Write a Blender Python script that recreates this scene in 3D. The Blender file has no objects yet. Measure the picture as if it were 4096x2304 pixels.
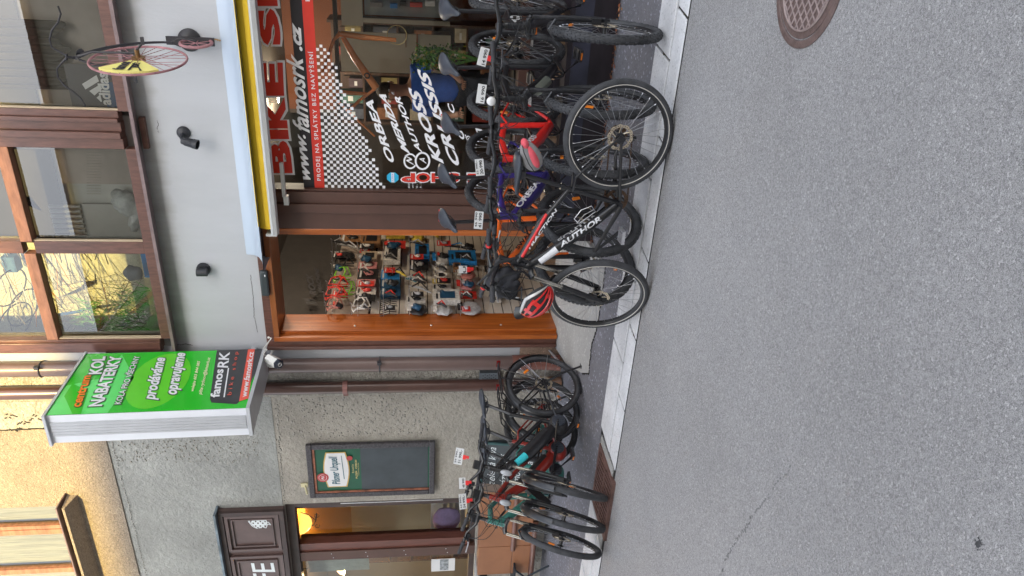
import bpy, math, random
from mathutils import Vector, Matrix
R = math.radians
V = Vector
scene = bpy.context.scene
COL = scene.collection
rnd = random.Random(7)

# ------------------------------------------------------------------ camera (portrait shot, so it is rolled by 90 degrees)
CAMH = 1.58
FPX, PITCH, ROLL, YAW = 2950.0, R(-7.2527), R(-0.0395), R(27.8926)
def _axes():
    fwd = V((-math.sin(YAW) * math.cos(PITCH), math.cos(YAW) * math.cos(PITCH), math.sin(PITCH)))
    right = V((math.cos(YAW), math.sin(YAW), 0))
    up = right.cross(fwd)
    c, s = math.cos(ROLL), math.sin(ROLL)
    return c * right + s * up, -s * right + c * up, fwd
CR, CU, CF = _axes()
CAMP = V((0, 0, CAMH))
cd = bpy.data.cameras.new('camera')
cd.sensor_width = 36
cd.lens = FPX / 4096 * 36
cd.clip_start = 0.05
cd.clip_end = 500
cam = bpy.data.objects.new('camera', cd)
COL.objects.link(cam)
m = Matrix((( -CU.x, CR.x, -CF.x, 0), (-CU.y, CR.y, -CF.y, 0), (-CU.z, CR.z, -CF.z, CAMH), (0, 0, 0, 1)))
cam.matrix_world = m
scene.camera = cam

# measurements: where a sight line (x, y of the 4096 px original) meets a plane of the real place
def ray(x, y):
    return (1152 - y) / FPX * CR - (x - 2048) / FPX * CU + CF
def atY(x, y, Y):
    d = ray(x, y); return CAMP + d * (Y / d.y)
def atX(x, y, X):
    d = ray(x, y); return CAMP + d * (X / d.x)
def atZ(x, y, Z=0.0):
    d = ray(x, y); return CAMP + d * ((Z - CAMH) / d.z)

# ------------------------------------------------------------------ light
SUN_EL, SUN_AZ = R(23), R(19)          # sun low behind the camera, a little to the right
w = bpy.data.worlds.new('World'); scene.world = w; w.use_nodes = True
nt = w.node_tree
sky = nt.nodes.new('ShaderNodeTexSky'); sky.sky_type = 'NISHITA'; sky.sun_disc = False
sky.sun_elevation = SUN_EL; sky.sun_rotation = R(180) - SUN_AZ
sky.air_density = 1.0; sky.dust_density = 2.0; sky.ozone_density = 1.0
bg = nt.nodes['Background']; bg.inputs['Strength'].default_value = 0.15
hs = nt.nodes.new('ShaderNodeHueSaturation'); hs.inputs['Saturation'].default_value = 0.42   # the camera's white balance for open shade
nt.links.new(sky.outputs['Color'], hs.inputs['Color']); nt.links.new(hs.outputs['Color'], bg.inputs['Color'])
sd = bpy.data.lights.new('sun', 'SUN'); sd.energy = 2.6; sd.angle = R(1.2); sd.color = (1.0, 0.72, 0.24)
sun = bpy.data.objects.new('sun', sd); COL.objects.link(sun)
sdir = V((math.sin(SUN_AZ) * math.cos(SUN_EL), -math.cos(SUN_AZ) * math.cos(SUN_EL), math.sin(SUN_EL)))  # towards the sun
sun.rotation_euler = sdir.to_track_quat('Z', 'Y').to_euler()
sun.location = sdir * 30
scene.view_settings.view_transform = 'Standard'
scene.view_settings.look = 'None'
scene.view_settings.gamma = 1
scene.view_settings.exposure = 2.12
scene.cycles.max_bounces = 8
scene.cycles.transparent_max_bounces = 16
scene.cycles.caustics_reflective = False
scene.cycles.caustics_refractive = False
scene.cycles.sample_clamp_indirect = 6

# ------------------------------------------------------------------ materials
MATS = {}
def srgb(r, g, b):
    f = lambda c: (c / 255 / 12.92) if c / 255 <= 0.04045 else ((c / 255 + 0.055) / 1.055) ** 2.4
    return (f(r), f(g), f(b))
def mat(name, col, rough=0.5, metal=0.0, var=0.12, vs=6.0, bump=0.0, bs=60.0, coat=0.0, grime=None, stretch=None, detail=4.0, trans=0.0, emit=None, es=0.0):
    if name in MATS: return MATS[name]
    M = bpy.data.materials.new(name); M.use_nodes = True
    n, l = M.node_tree.nodes, M.node_tree.links
    b = n['Principled BSDF']
    b.inputs['Roughness'].default_value = rough; b.inputs['Metallic'].default_value = metal
    if coat: b.inputs['Coat Weight'].default_value = coat; b.inputs['Coat Roughness'].default_value = 0.15
    if trans: b.inputs['Transmission Weight'].default_value = trans
    tc = n.new('ShaderNodeTexCoord'); vec = tc.outputs['Object']
    if stretch:
        mp = n.new('ShaderNodeMapping'); mp.inputs['Scale'].default_value = stretch
        l.new(vec, mp.inputs['Vector']); vec = mp.outputs['Vector']
    no = n.new('ShaderNodeTexNoise'); no.inputs['Scale'].default_value = vs; no.inputs['Detail'].default_value = detail
    no.inputs['Roughness'].default_value = 0.62
    l.new(vec, no.inputs['Vector'])
    cr = n.new('ShaderNodeValToRGB')
    lo = tuple(c * (1 - var) for c in col); hi = tuple(min(1, c * (1 + var)) for c in col)
    if grime: lo = tuple(c * g for c, g in zip(col, grime))
    cr.color_ramp.elements[0].position = 0.32; cr.color_ramp.elements[0].color = (*lo, 1)
    cr.color_ramp.elements[1].position = 0.66; cr.color_ramp.elements[1].color = (*hi, 1)
    l.new(no.outputs['Fac'], cr.inputs['Fac']); l.new(cr.outputs['Color'], b.inputs['Base Color'])
    if bump:
        nb = n.new('ShaderNodeTexNoise'); nb.inputs['Scale'].default_value = bs; nb.inputs['Detail'].default_value = 5
        l.new(vec, nb.inputs['Vector'])
        bp = n.new('ShaderNodeBump'); bp.inputs['Strength'].default_value = bump; bp.inputs['Distance'].default_value = 0.01
        l.new(nb.outputs['Fac'], bp.inputs['Height']); l.new(bp.outputs['Normal'], b.inputs['Normal'])
    if emit: b.inputs['Emission Color'].default_value = (*emit, 1); b.inputs['Emission Strength'].default_value = es
    MATS[name] = M
    return M
def stone_mat(name, base, spots, bumpd, scale, spotscale, spotamt=0.5, rough=0.9, blotch=0.15, big=1.2, bump=0.6, tint=None):
    """mineral surface: grains of several tones, large soft blotches, rough relief"""
    if name in MATS: return MATS[name]
    M = bpy.data.materials.new(name); M.use_nodes = True
    n, l = M.node_tree.nodes, M.node_tree.links
    b = n['Principled BSDF']; b.inputs['Roughness'].default_value = rough; b.inputs['Specular IOR Level'].default_value = 0.3
    tc = n.new('ShaderNodeTexCoord')
    def noise(s, d=3.0, r=0.6):
        q = n.new('ShaderNodeTexNoise'); q.inputs['Scale'].default_value = s; q.inputs['Detail'].default_value = d; q.inputs['Roughness'].default_value = r
        l.new(tc.outputs['Object'], q.inputs['Vector']); return q
    def ramp(src, stops):
        c = n.new('ShaderNodeValToRGB'); e = c.color_ramp.elements
        e[0].position, e[0].color = stops[0][0], (*stops[0][1], 1); e[1].position, e[1].color = stops[-1][0], (*stops[-1][1], 1)
        for p, cc in stops[1:-1]:
            k = e.new(p); k.color = (*cc, 1)
        l.new(src, c.inputs['Fac']); return c
    def mul(a, bb, mode='MULTIPLY', f=1.0):
        x = n.new('ShaderNodeMix'); x.data_type = 'RGBA'; x.blend_type = mode; x.inputs['Factor'].default_value = f
        l.new(a, x.inputs[6]); l.new(bb, x.inputs[7]); return x.outputs[2]
    g = noise(spotscale, 2.0, 0.7)
    k = spotamt
    grains = ramp(g.outputs['Fac'], [(0.30, (1 - k,) * 3), (0.5, (1, 1, 1)), (0.72, (1 + k * 0.9,) * 3)])
    vor = n.new('ShaderNodeTexVoronoi'); vor.inputs['Scale'].default_value = spotscale * 0.55
    l.new(tc.outputs['Object'], vor.inputs['Vector'])
    sep = n.new('ShaderNodeSeparateColor'); l.new(vor.outputs['Color'], sep.inputs['Color'])
    chips = ramp(sep.outputs['Red'], [(0.0, (1 - k * 0.55,) * 3), (0.5, (1, 1, 1)), (0.93, (1.05,) * 3), (0.96, spots)])
    bl = ramp(noise(big, 5.0, 0.6).outputs['Fac'], [(0.3, (1 - blotch,) * 3), (0.7, tint if tint else (1 + blotch,) * 3)])
    base_n = n.new('ShaderNodeRGB'); base_n.outputs[0].default_value = (*base, 1)
    c = mul(base_n.outputs[0], grains.outputs['Color']); c = mul(c, chips.outputs['Color']); c = mul(c, bl.outputs['Color'])
    l.new(c, b.inputs['Base Color'])
    hb = noise(scale, 4.0, 0.65)
    bp = n.new('ShaderNodeBump'); bp.inputs['Strength'].default_value = bump; bp.inputs['Distance'].default_value = bumpd
    l.new(hb.outputs['Fac'], bp.inputs['Height']); l.new(bp.outputs['Normal'], b.inputs['Normal'])
    MATS[name] = M; return M
def wood(name, col, dark, rough=0.45, axis=2, coat=0.0):
    if name in MATS: return MATS[name]
    M = bpy.data.materials.new(name); M.use_nodes = True
    n, l = M.node_tree.nodes, M.node_tree.links
    b = n['Principled BSDF']; b.inputs['Roughness'].default_value = rough
    if coat: b.inputs['Coat Weight'].default_value = coat
    tc = n.new('ShaderNodeTexCoord'); mp = n.new('ShaderNodeMapping')
    s = [14, 14, 14]; s[axis] = 0.9; mp.inputs['Scale'].default_value = s
    l.new(tc.outputs['Object'], mp.inputs['Vector'])
    no = n.new('ShaderNodeTexNoise'); no.inputs['Scale'].default_value = 2.2; no.inputs['Detail'].default_value = 6; no.inputs['Distortion'].default_value = 0.6
    l.new(mp.outputs['Vector'], no.inputs['Vector'])
    cr = n.new('ShaderNodeValToRGB'); cr.color_ramp.elements[0].position = 0.3; cr.color_ramp.elements[1].position = 0.7
    cr.color_ramp.elements[0].color = (*dark, 1); cr.color_ramp.elements[1].color = (*col, 1)
    l.new(no.outputs['Fac'], cr.inputs['Fac']); l.new(cr.outputs['Color'], b.inputs['Base Color'])
    bp = n.new('ShaderNodeBump'); bp.inputs['Strength'].default_value = 0.25; bp.inputs['Distance'].default_value = 0.004
    l.new(no.outputs['Fac'], bp.inputs['Height']); l.new(bp.outputs['Normal'], b.inputs['Normal'])
    MATS[name] = M; return M
def glass(name, tint=(0.92, 0.94, 0.93), refl=1.0, ior=1.5, rough=0.0):
    if name in MATS: return MATS[name]
    M = bpy.data.materials.new(name); M.use_nodes = True
    n, l = M.node_tree.nodes, M.node_tree.links
    n.remove(n['Principled BSDF'])
    t = n.new('ShaderNodeBsdfTransparent'); t.inputs['Color'].default_value = (*tint, 1)
    g = n.new('ShaderNodeBsdfGlossy'); g.inputs['Roughness'].default_value = rough
    f = n.new('ShaderNodeFresnel'); f.inputs['IOR'].default_value = ior
    mu = n.new('ShaderNodeMath'); mu.operation = 'MULTIPLY'; mu.inputs[1].default_value = refl; mu.use_clamp = True
    mx = n.new('ShaderNodeMixShader')
    l.new(f.outputs[0], mu.inputs[0]); l.new(mu.outputs[0], mx.inputs['Fac'])
    l.new(t.outputs[0], mx.inputs[1]); l.new(g.outputs[0], mx.inputs[2])
    l.new(mx.outputs[0], n['Material Output'].inputs['Surface'])
    MATS[name] = M; return M

BLACK = mat('black_paint', (0.012, 0.012, 0.014), 0.35, coat=0.4, var=0.3, vs=20)
BLACKM = mat('matte_black', (0.02, 0.02, 0.022), 0.55, var=0.3, vs=30)
RUBBER = mat('tyre_rubber', (0.045, 0.046, 0.050), 0.65, var=0.35, vs=14, bump=0.2, bs=200)
GRIP = mat('grip_rubber', (0.045, 0.045, 0.05), 0.7, var=0.2, vs=60, bump=0.5, bs=300)
STEEL = mat('steel', (0.55, 0.55, 0.56), 0.3, 0.95, var=0.15, vs=30)
SPOKE = mat('spoke_steel', (0.30, 0.30, 0.31), 0.35, 0.8, var=0.1)
DISC = mat('disc_steel', (0.62, 0.53, 0.40), 0.38, 0.75, var=0.2, vs=40)
SILVER = mat('silver_alloy', (0.62, 0.62, 0.64), 0.35, 0.8, var=0.1, vs=30)
DARKM = mat('dark_metal', (0.06, 0.06, 0.065), 0.4, 0.5, var=0.3, vs=40)
BROWNM = mat('rusty_chain', (0.12, 0.075, 0.05), 0.5, 0.6, var=0.4, vs=80)
WHITE = mat('white_vinyl', (0.78, 0.78, 0.80), 0.45, var=0.03)
PAPER = mat('white_paper', (0.66, 0.66, 0.65), 0.7, var=0.04)
INK = mat('black_ink', (0.015, 0.015, 0.02), 0.5, var=0.05)
ORANGE = mat('orange_reflector', (0.95, 0.25, 0.02), 0.3, var=0.1, coat=0.5)
REDP = mat('red_plastic', (0.72, 0.03, 0.03), 0.4, var=0.1)
SADDLE = mat('saddle_vinyl', (0.045, 0.052, 0.066), 0.42, var=0.15, vs=20)
REDV = mat('red_vinyl', (0.62, 0.035, 0.02), 0.4, var=0.05)
BLUEP = mat('blue_plastic', (0.02, 0.22, 0.62), 0.4)
TEAL = mat('teal_decal', (0.05, 0.62, 0.68), 0.4)

# ------------------------------------------------------------------ mesh helpers
class MB:
    def __init__(s): s.v, s.f, s.mi, s.ms, s.c = [], [], [], [], 0
    def use(s, m):
        if m not in s.ms: s.ms.append(m)
        s.c = s.ms.index(m); return s
    def add(s, vs, fs):
        o = len(s.v); s.v += [tuple(x) for x in vs]
        for f in fs: s.f.append(tuple(i + o for i in f)); s.mi.append(s.c)
        return s
    def box(s, c, d, M=None):
        c = V(c); h = V(d) / 2
        P = [V((x * h.x, y * h.y, z * h.z)) for x in (-1, 1) for y in (-1, 1) for z in (-1, 1)]
        if M is not None: P = [M @ p for p in P]
        s.add([c + p for p in P], [(0, 1, 3, 2), (4, 6, 7, 5), (0, 4, 5, 1), (2, 3, 7, 6), (0, 2, 6, 4), (1, 5, 7, 3)]); return s
    def bb(s, x0, x1, y0, y1, z0, z1):
        return s.box(((x0 + x1) / 2, (y0 + y1) / 2, (z0 + z1) / 2), (abs(x1 - x0), abs(y1 - y0), abs(z1 - z0)))
    def ring(s, c, t, r, n, ref=None, sx=1.0):
        t = V(t).normalized()
        u = (ref - t * ref.dot(t)).normalized() if ref is not None and abs(ref.normalized().dot(t)) < 0.98 else t.orthogonal().normalized()
        w_ = t.cross(u)
        return [V(c) + (u * math.cos(2 * math.pi * k / n) + w_ * math.sin(2 * math.pi * k / n) * sx) * r for k in range(n)]
    def path(s, pts, r, n=8, cap=True, closed=False, sx=1.0, ref=None):
        pts = [V(p) for p in pts]; N = len(pts)
        rs = r if isinstance(r, (list, tuple)) else [r] * N
        ref = ref or V((0, 0, 1)); rings = []
        for i in range(N):
            a = pts[(i - 1) % N] if (closed or i > 0) else pts[i]
            b = pts[(i + 1) % N] if (closed or i < N - 1) else pts[i]
            t = (b - a).normalized()
            if abs(t.dot(ref)) > 0.97: ref = t.orthogonal()
            u = (ref - t * ref.dot(t)).normalized(); w_ = t.cross(u)
            rings.append([pts[i] + (u * math.cos(2 * math.pi * k / n) + w_ * math.sin(2 * math.pi * k / n) * sx) * rs[i] for k in range(n)])
            ref = u
        vs = [p for q in rings for p in q]; fs = []
        for i in range(N if closed else N - 1):
            j = (i + 1) % N
            for k in range(n):
                fs.append((i * n + k, i * n + (k + 1) % n, j * n + (k + 1) % n, j * n + k))
        if cap and not closed: fs.append(tuple(range(n))[::-1]); fs.append(tuple((N - 1) * n + k for k in range(n)))
        return s.add(vs, fs)
    def tube(s, a, b, r, r2=None, n=8, sx=1.0, ref=None): return s.path([a, b], [r, r2 if r2 is not None else r], n, sx=sx, ref=ref)
    def lathe(s, c, axis, prof, n=24, M=None):
        """prof: (radius, height along axis)"""
        ax = V(axis).normalized(); c = V(c); vs, fs = [], []
        for (r, h) in prof: vs += s.ring(c + ax * h, ax, max(r, 1e-4), n, V((0.3, 1, 0.2)))
        for i in range(len(prof) - 1):
            for k in range(n): fs.append((i * n + k, i * n + (k + 1) % n, (i + 1) * n + (k + 1) % n, (i + 1) * n + k))
        return s.add(vs, fs)
    def torus(s, c, axis, Rr, r, n=48, m=8, flat=1.0):
        ax = V(axis).normalized(); c = V(c)
        u = ax.orthogonal().normalized(); w_ = ax.cross(u); vs, fs = [], []
        for i in range(n):
            a = 2 * math.pi * i / n; d = u * math.cos(a) + w_ * math.sin(a)
            for k in range(m):
                b = 2 * math.pi * k / m
                vs.append(c + d * (Rr + r * math.cos(b)) + ax * (r * flat * math.sin(b)))
        for i in range(n):
            for k in range(m): fs.append((i * m + k, ((i + 1) % n) * m + k, ((i + 1) % n) * m + (k + 1) % m, i * m + (k + 1) % m))
        return s.add(vs, fs)
    def poly(s, pts, th=None):
        """polygon (list of 3-D points), optional thickness vector"""
        n = len(pts); pts = [V(p) for p in pts]
        if th is None: return s.add(pts, [tuple(range(n))])
        th = V(th)
        return s.add(pts + [p + th for p in pts], [tuple(range(n)), tuple(range(2 * n - 1, n - 1, -1))] + [(i, n + i, n + (i + 1) % n, (i + 1) % n) for i in range(n)])
    def ell(s, c, rad, n=14, m=9, M=None, fn=None):
        vs, fs = [], []
        for i in range(m + 1):
            a = math.pi * i / m
            for k in range(n):
                b = 2 * math.pi * k / n
                p = V((rad[0] * math.sin(a) * math.cos(b), rad[1] * math.sin(a) * math.sin(b), rad[2] * math.cos(a)))
                if fn: p = fn(p)
                vs.append(V(c) + (M @ p if M is not None else p))
        for i in range(m):
            for k in range(n): fs.append((i * n + k, i * n + (k + 1) % n, (i + 1) * n + (k + 1) % n, (i + 1) * n + k))
        return s.add(vs, fs)
    def mesh(s, name, smooth=35):
        me = bpy.data.meshes.new(name); me.from_pydata(s.v, [], s.f)
        for m_ in s.ms: me.materials.append(m_)
        me.polygons.foreach_set('material_index', s.mi)
        me.validate(); 
        if smooth:
            me.polygons.foreach_set('use_smooth', [True] * len(me.polygons))
            me.set_sharp_from_angle(angle=R(smooth))
        me.update(); return me
def link(name, me, parent=None, M=None):
    o = bpy.data.objects.new(name, me); COL.objects.link(o)
    if parent is not None: o.parent = parent
    if M is not None: o.matrix_local = M
    return o
def obj(name, mb, parent=None, M=None, smooth=35): return link(name, mb.mesh(name, smooth), parent, M)
def tag(o, label=None, cat=None, group=None, kind=None):
    if label: o['label'] = label
    if cat: o['category'] = cat
    if group: o['group'] = group
    if kind: o['kind'] = kind
    return o
def thing(name, label, cat, loc=(0, 0, 0), group=None, M=None):
    o = bpy.data.objects.new(name, None); COL.objects.link(o); o.empty_display_size = 0.1
    if M is not None: o.matrix_world = M
    else: o.location = loc
    return tag(o, label, cat, group)
def struct(name, mb, smooth=35): return tag(obj(name, mb, smooth=smooth), kind='structure')
def chamfer(o, wd=0.003, seg=2):
    b = o.modifiers.new('bevel', 'BEVEL'); b.width = wd; b.segments = seg; b.limit_method = 'ANGLE'; b.angle_limit = R(40); return o

# lettering: glyph outlines as real mesh, mapped onto any surface
_TC = {}
def glyphs(sx, bold=0.0, shear=0.0, space=1.0):
    k = (sx, bold, shear, space)
    if k in _TC: return _TC[k]
    f = bpy.data.curves.new('t', 'FONT'); f.body = sx; f.offset = bold; f.shear = shear; f.space_character = space; f.resolution_u = 3
    o = bpy.data.objects.new('t', f); COL.objects.link(o)
    me = bpy.data.meshes.new_from_object(o.evaluated_get(bpy.context.evaluated_depsgraph_get()))
    vs = [(v.co.x, v.co.y) for v in me.vertices]; fs = [tuple(p.vertices) for p in me.polygons]
    bpy.data.objects.remove(o); bpy.data.curves.remove(f); bpy.data.meshes.remove(me)
    x0, x1 = min(v[0] for v in vs), max(v[0] for v in vs); y0, y1 = min(v[1] for v in vs), max(v[1] for v in vs)
    _TC[k] = ([((a - x0) / (x1 - x0), (b - y0) / (y1 - y0)) for a, b in vs], fs, (x1 - x0) / (y1 - y0))
    return _TC[k]
def text_quad(mb, m_, sx, p0, p1, up, off=V((0, 0, 0)), bold=0.0, shear=0.0, grow=0.0, space=1.0):
    """string filling the parallelogram p0 (baseline start), p1 (baseline end), p0 + up; all 3-D"""
    g = glyphs(sx, bold, shear, space); mb.use(m_)
    p0, p1, up = V(p0), V(p1), V(up); e = p1 - p0
    return mb.add([p0 + off + e * ((u - .5) * (1 + grow / e.length) + .5) + up * ((v - .5) * (1 + grow / up.length) + .5) for u, v in g[0]], g[1])
def text_Y(mb, m_, sx, a, b, upx, Y, off=0.0, **kw):
    """a, b: baseline ends, upx: offset to the cap line, all in px of the original; on the plane y = Y"""
    p0, p1 = atY(*a, Y), atY(*b, Y); p2 = atY(a[0] + upx[0], a[1] + upx[1], Y)
    return text_quad(mb, m_, sx, p0, p1, p2 - p0, V((0, -off, 0)), **kw)
def text_X(mb, m_, sx, a, b, upx, X, off=0.0, **kw):
    p0, p1 = atX(*a, X), atX(*b, X); p2 = atX(a[0] + upx[0], a[1] + upx[1], X)
    return text_quad(mb, m_, sx, p0, p1, p2 - p0, V((off, 0, 0)), **kw)

def root(name, label, cat, loc, group=None):
    t = thing(name, label, cat, loc, group); t['_l'] = list(loc); return t
def part(name, mb, parent, smooth=35, label=None):
    """mesh given in world coordinates, parented to a root placed elsewhere"""
    o = obj(name, mb, parent, smooth=smooth)
    if '_l' in parent: o.matrix_parent_inverse = Matrix.Translation(-V(parent['_l']))
    if label: o['label'] = label
    return o

# ------------------------------------------------------------------ ground
ROAD = stone_mat('asphalt_road', (0.365, 0.355, 0.35), (1.35, 1.35, 1.35), 0.008, 320, 280, 0.54, 0.88, 0.11, 0.7, bump=0.7)
PAVE = stone_mat('asphalt_pavement', (0.185, 0.183, 0.20), (1.9, 1.9, 2.0), 0.006, 160, 120, 0.20, 0.85, 0.16, 1.5, bump=0.35)
KERB = stone_mat('kerb_stone', (0.64, 0.64, 0.645), (0.78, 0.78, 0.78), 0.003, 90, 170, 0.08, 0.85, 0.15, 3.5, bump=0.35)
CONC = stone_mat('worn_concrete', (0.36, 0.355, 0.34), (1.3, 1.3, 1.3), 0.004, 90, 130, 0.10, 0.9, 0.12, 2.5, bump=0.35)
MORTAR = stone_mat('mossy_mortar', (0.10, 0.085, 0.06), (1.8, 2.1, 0.8), 0.01, 80, 60, 0.4, 0.95, 0.3, 4)
JOINT = mat('joint_dirt', (0.022, 0.020, 0.018), 0.95, var=0.4, vs=30)
SY0, SY1, SZ0, SZ1 = 4.92, 6.42, 0.022, 0.095      # pavement rises gently towards the house
def pz(y): return SZ0 + (SZ1 - SZ0) * max(0, (y - SY0)) / (SY1 - SY0)

b = MB().use(ROAD)                                  # road sheet, fine near the kerb
b.add([(-90, -60, 0), (90, -60, 0), (90, 4.44, 0), (-90, 4.44, 0)], [(0, 1, 2, 3)])
struct('road', b, 0)
b = MB().use(PAVE)
b.add([(-90, SY0 - .03, SZ0 - .0015), (90, SY0 - .03, SZ0 - .0015), (90, 9.0, pz(9.0)), (-90, 9.0, pz(9.0))], [(0, 1, 2, 3)])
struct('pavement', b, 0)
b = MB().use(ROAD)
b.add([(-90, 9, -.02), (90, 9, -.02), (90, 90, -.02), (-90, 90, -.02)], [(0, 1, 2, 3)]); struct('ground', b, 0)

# kerb: an outer and an inner row of pale stones laid with skewed joints
b = MB().use(JOINT); b.bb(-90, 90, 4.425, 4.925, -.05, 0.006)
def slab(x0, x1, y0, y1, sk, z0, z1, ch=0.008):
    g = 0.0085
    a = [(x0 + g + sk * 0, y0 + g), (x1 - g, y0 + g), (x1 - g - sk, y1 - g), (x0 + g - sk, y1 - g)]
    zt = [z0, z0, z1, z1]
    cx = sum(p[0] for p in a) / 4; cy = sum(p[1] for p in a) / 4
    top = [(p[0] + (ch if p[0] < cx else -ch), p[1] + (ch if p[1] < cy else -ch), z + rnd.uniform(-.001, .001)) for p, z in zip(a, zt)]
    bot = [(p[0], p[1], -.04) for p in a]; mid = [(p[0], p[1], z - ch * .7) for p, z in zip(a, zt)]
    b.add(top + mid + bot, [(0, 1, 2, 3)] + [(4 + i, 4 + (i + 1) % 4, (i + 1) % 4, i) for i in range(4)] + [(8 + i, 8 + (i + 1) % 4, 4 + (i + 1) % 4, 4 + i) for i in range(4)])
b.use(KERB)
xs = [-0.55, -1.34, -2.14, -2.93, -3.40, -3.86]
def row(y0, y1, xs_, sk, z0, z1):
    for i in range(len(xs_) - 1): slab(xs_[i + 1], xs_[i], y0, y1, sk, z0, z1)
right = [-0.55 + .8 * k for k in range(30)][::-1]
row(4.42, 4.605, right[:-1] + [-0.55, -1.35, -2.15, -2.78, -3.42, -4.02], -0.04, 0.012, 0.020)
row(4.61, 4.92, [p - .28 for p in right[:-1]] + [-0.83, -1.62, -2.40, -3.10, -3.99], -0.05, 0.021, 0.027)
row(4.42, 4.605, [-4.92 - .8 * k for k in range(30)], -0.04, 0.012, 0.020)
row(4.61, 4.92, [-4.80 - .8 * k for k in range(30)], -0.05, 0.021, 0.027)
struct('kerb', b, 0)
b = MB().use(MORTAR)                                # moss and earth in the wide joint
for (x, y, z, s) in [(-0.825, 4.76, .022, .022), (-0.550, 4.52, .014, .012), (-1.35, 4.52, .014, .010), (-2.78, 4.52, .014, .012)]:
    for k in range(20):
        t = rnd.uniform(-1, 1); yy = y + t * (.12 if z > .025 else .055)
        b.ell((x - t * .022 + rnd.gauss(0, s * .35), yy, z - .005), (rnd.uniform(.003, .008), rnd.uniform(.004, .010), rnd.uniform(.002, .005)), 5, 3)
tag(obj('moss', b), 'moss and earth filling the open joints between the pale kerb stones', 'moss', kind='stuff')
# gravelly speckles on the tarmac: loose grit along the kerb
b = MB().use(mat('grit', (0.33, 0.32, 0.30), 0.9, var=0.4, vs=5))
for k in range(900):
    x = rnd.uniform(-6.5, 1.5); y = 4.40 - abs(rnd.gauss(0, .10)); r_ = rnd.uniform(.0018, .0045)
    b.ell((x, y, r_ * .4), (r_, r_ * rnd.uniform(.6, 1), r_ * .6), 5, 3)
for k in range(160):
    x = rnd.uniform(-6.5, 1.0); y = rnd.uniform(4.95, 6.0); r_ = rnd.uniform(.0015, .0035)
    b.ell((x, y, pz(y) + r_ * .4), (r_, r_, r_ * .6), 5, 3)
tag(obj('grit', b), 'loose grit lying along the kerb edge and on the tarmac', 'grit', kind='stuff')

# manhole cover, right edge of the road
IRON = mat('rusty_cast_iron', (0.165, 0.115, 0.105), 0.6, 0.35, var=0.2, vs=25, bump=0.4, bs=120)
IRONL = mat('worn_iron_ribs', (0.34, 0.265, 0.25), 0.5, 0.4, var=0.15, vs=30)
mc = V((-0.205, 3.08, 0))
t = root('manhole_cover', 'round rusty cast iron manhole cover with a diamond rib pattern set in the road', 'manhole cover', mc)
b = MB().use(IRON); b.lathe(mc, (0, 0, 1), [(.275, -.02), (.275, .004), (.268, .008), (.246, .008), (.242, .002), (.242, -.02)], 72); part('rim', b, t)
b = MB().use(IRON); b.lathe(mc, (0, 0, 1), [(.001, .003), (.236, .003), (.240, -.01)], 72); pl = part('cover_plate', b, t)
b = MB().use(IRONL)
b.torus(mc + V((0, 0, .006)), (0, 0, 1), .205, .005, 72, 6)
for ang in (R(52), R(-28)):
    d = V((math.cos(ang), math.sin(ang), 0)); nn = V((-d.y, d.x, 0))
    for k in range(-5, 6):
        o_ = k * .038; h = math.sqrt(max(0, .203 ** 2 - o_ * o_))
        if h > .02: b.tube(mc + nn * o_ - d * h + V((0, 0, .005)), mc + nn * o_ + d * h + V((0, 0, .005)), .0042, n=6)
part('ribs', b, pl)
# storm drain grate in the kerb
gx0, gx1, gy0, gy1 = -4.72, -4.12, 4.40, 4.86
t = root('drain_grate', 'rust brown cast iron storm drain grate with slanted slots let into the kerb', 'drain grate', (-4.4, 4.63, 0))
b = MB().use(CONC); b.bb(-4.93, -4.02, 4.46, 4.915, -.04, .014); part('surround', b, t)
b = MB().use(JOINT); b.bb(gx0, gx1, gy0, gy1, -.03, .016); part('pit', b, t)
GR = mat('grate_iron', (0.17, 0.095, 0.08), 0.6, 0.3, var=0.25, vs=20, bump=0.4, bs=150)
b = MB().use(GR)
for (x0, x1, y0, y1) in [(gx0 - .02, gx1 + .02, gy0 - .02, gy0 + .02), (gx0 - .02, gx1 + .02, gy1 - .02, gy1 + .02), (gx0 - .02, gx0 + .02, gy0 + .02, gy1 - .02), (gx1 - .02, gx1 + .02, gy0 + .02, gy1 - .02), (gx0 + .02, gx1 - .02, 4.615, 4.645)]:
    b.bb(x0, x1, y0, y1, -.02, .026)
for k in range(12):
    x = gx0 + .045 + k * .046
    for (ya, yb) in ((gy0 + .02, 4.615), (4.645, gy1 - .02)):
        b.box((x, (ya + yb) / 2, .008), (.026, (yb - ya) * 1.04, .034), Matrix.Rotation(R(9), 3, 'Z'))
part('grate', b, t)

# long hairline crack in the road
b = MB().use(mat('tar_crack', (0.20, 0.198, 0.195), 0.9, var=0.3))
px_ = [(2880, 2304), (2905, 2240), (2930, 2190), (2945, 2160), (2975, 2125), (3010, 2060), (3060, 2000), (3110, 1930), (3180, 1850)]
for (a_, c_) in zip(px_[:-1], px_[1:]):
    A_, C_ = atZ(*a_), atZ(*c_)
    for k in range(14):
        if rnd.random() < .35: continue
        p = A_.lerp(C_, k / 14) + V((rnd.gauss(0, .006), rnd.gauss(0, .006), 0))
        b.box((p.x, p.y, .0015), (rnd.uniform(.003, .008), rnd.uniform(.004, .015), .002), Matrix.Rotation(rnd.uniform(0, 3), 3, 'Z'))
struct('road_crack', b, 0)

b = MB().use(mat('tar_spot', (.06, .06, .062), .8, var=.3, vs=40))
c = atZ(3915, 2175)
for k in range(90):
    r_ = abs(rnd.gauss(0, .011)); a = rnd.uniform(0, 6.3); q = rnd.uniform(.0015, .0035); b.ell((c.x + r_ * math.cos(a), c.y + r_ * .7 * math.sin(a), .0005), (q, q, .0012), 5, 3)
struct('tar_spots', b, 0)

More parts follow.
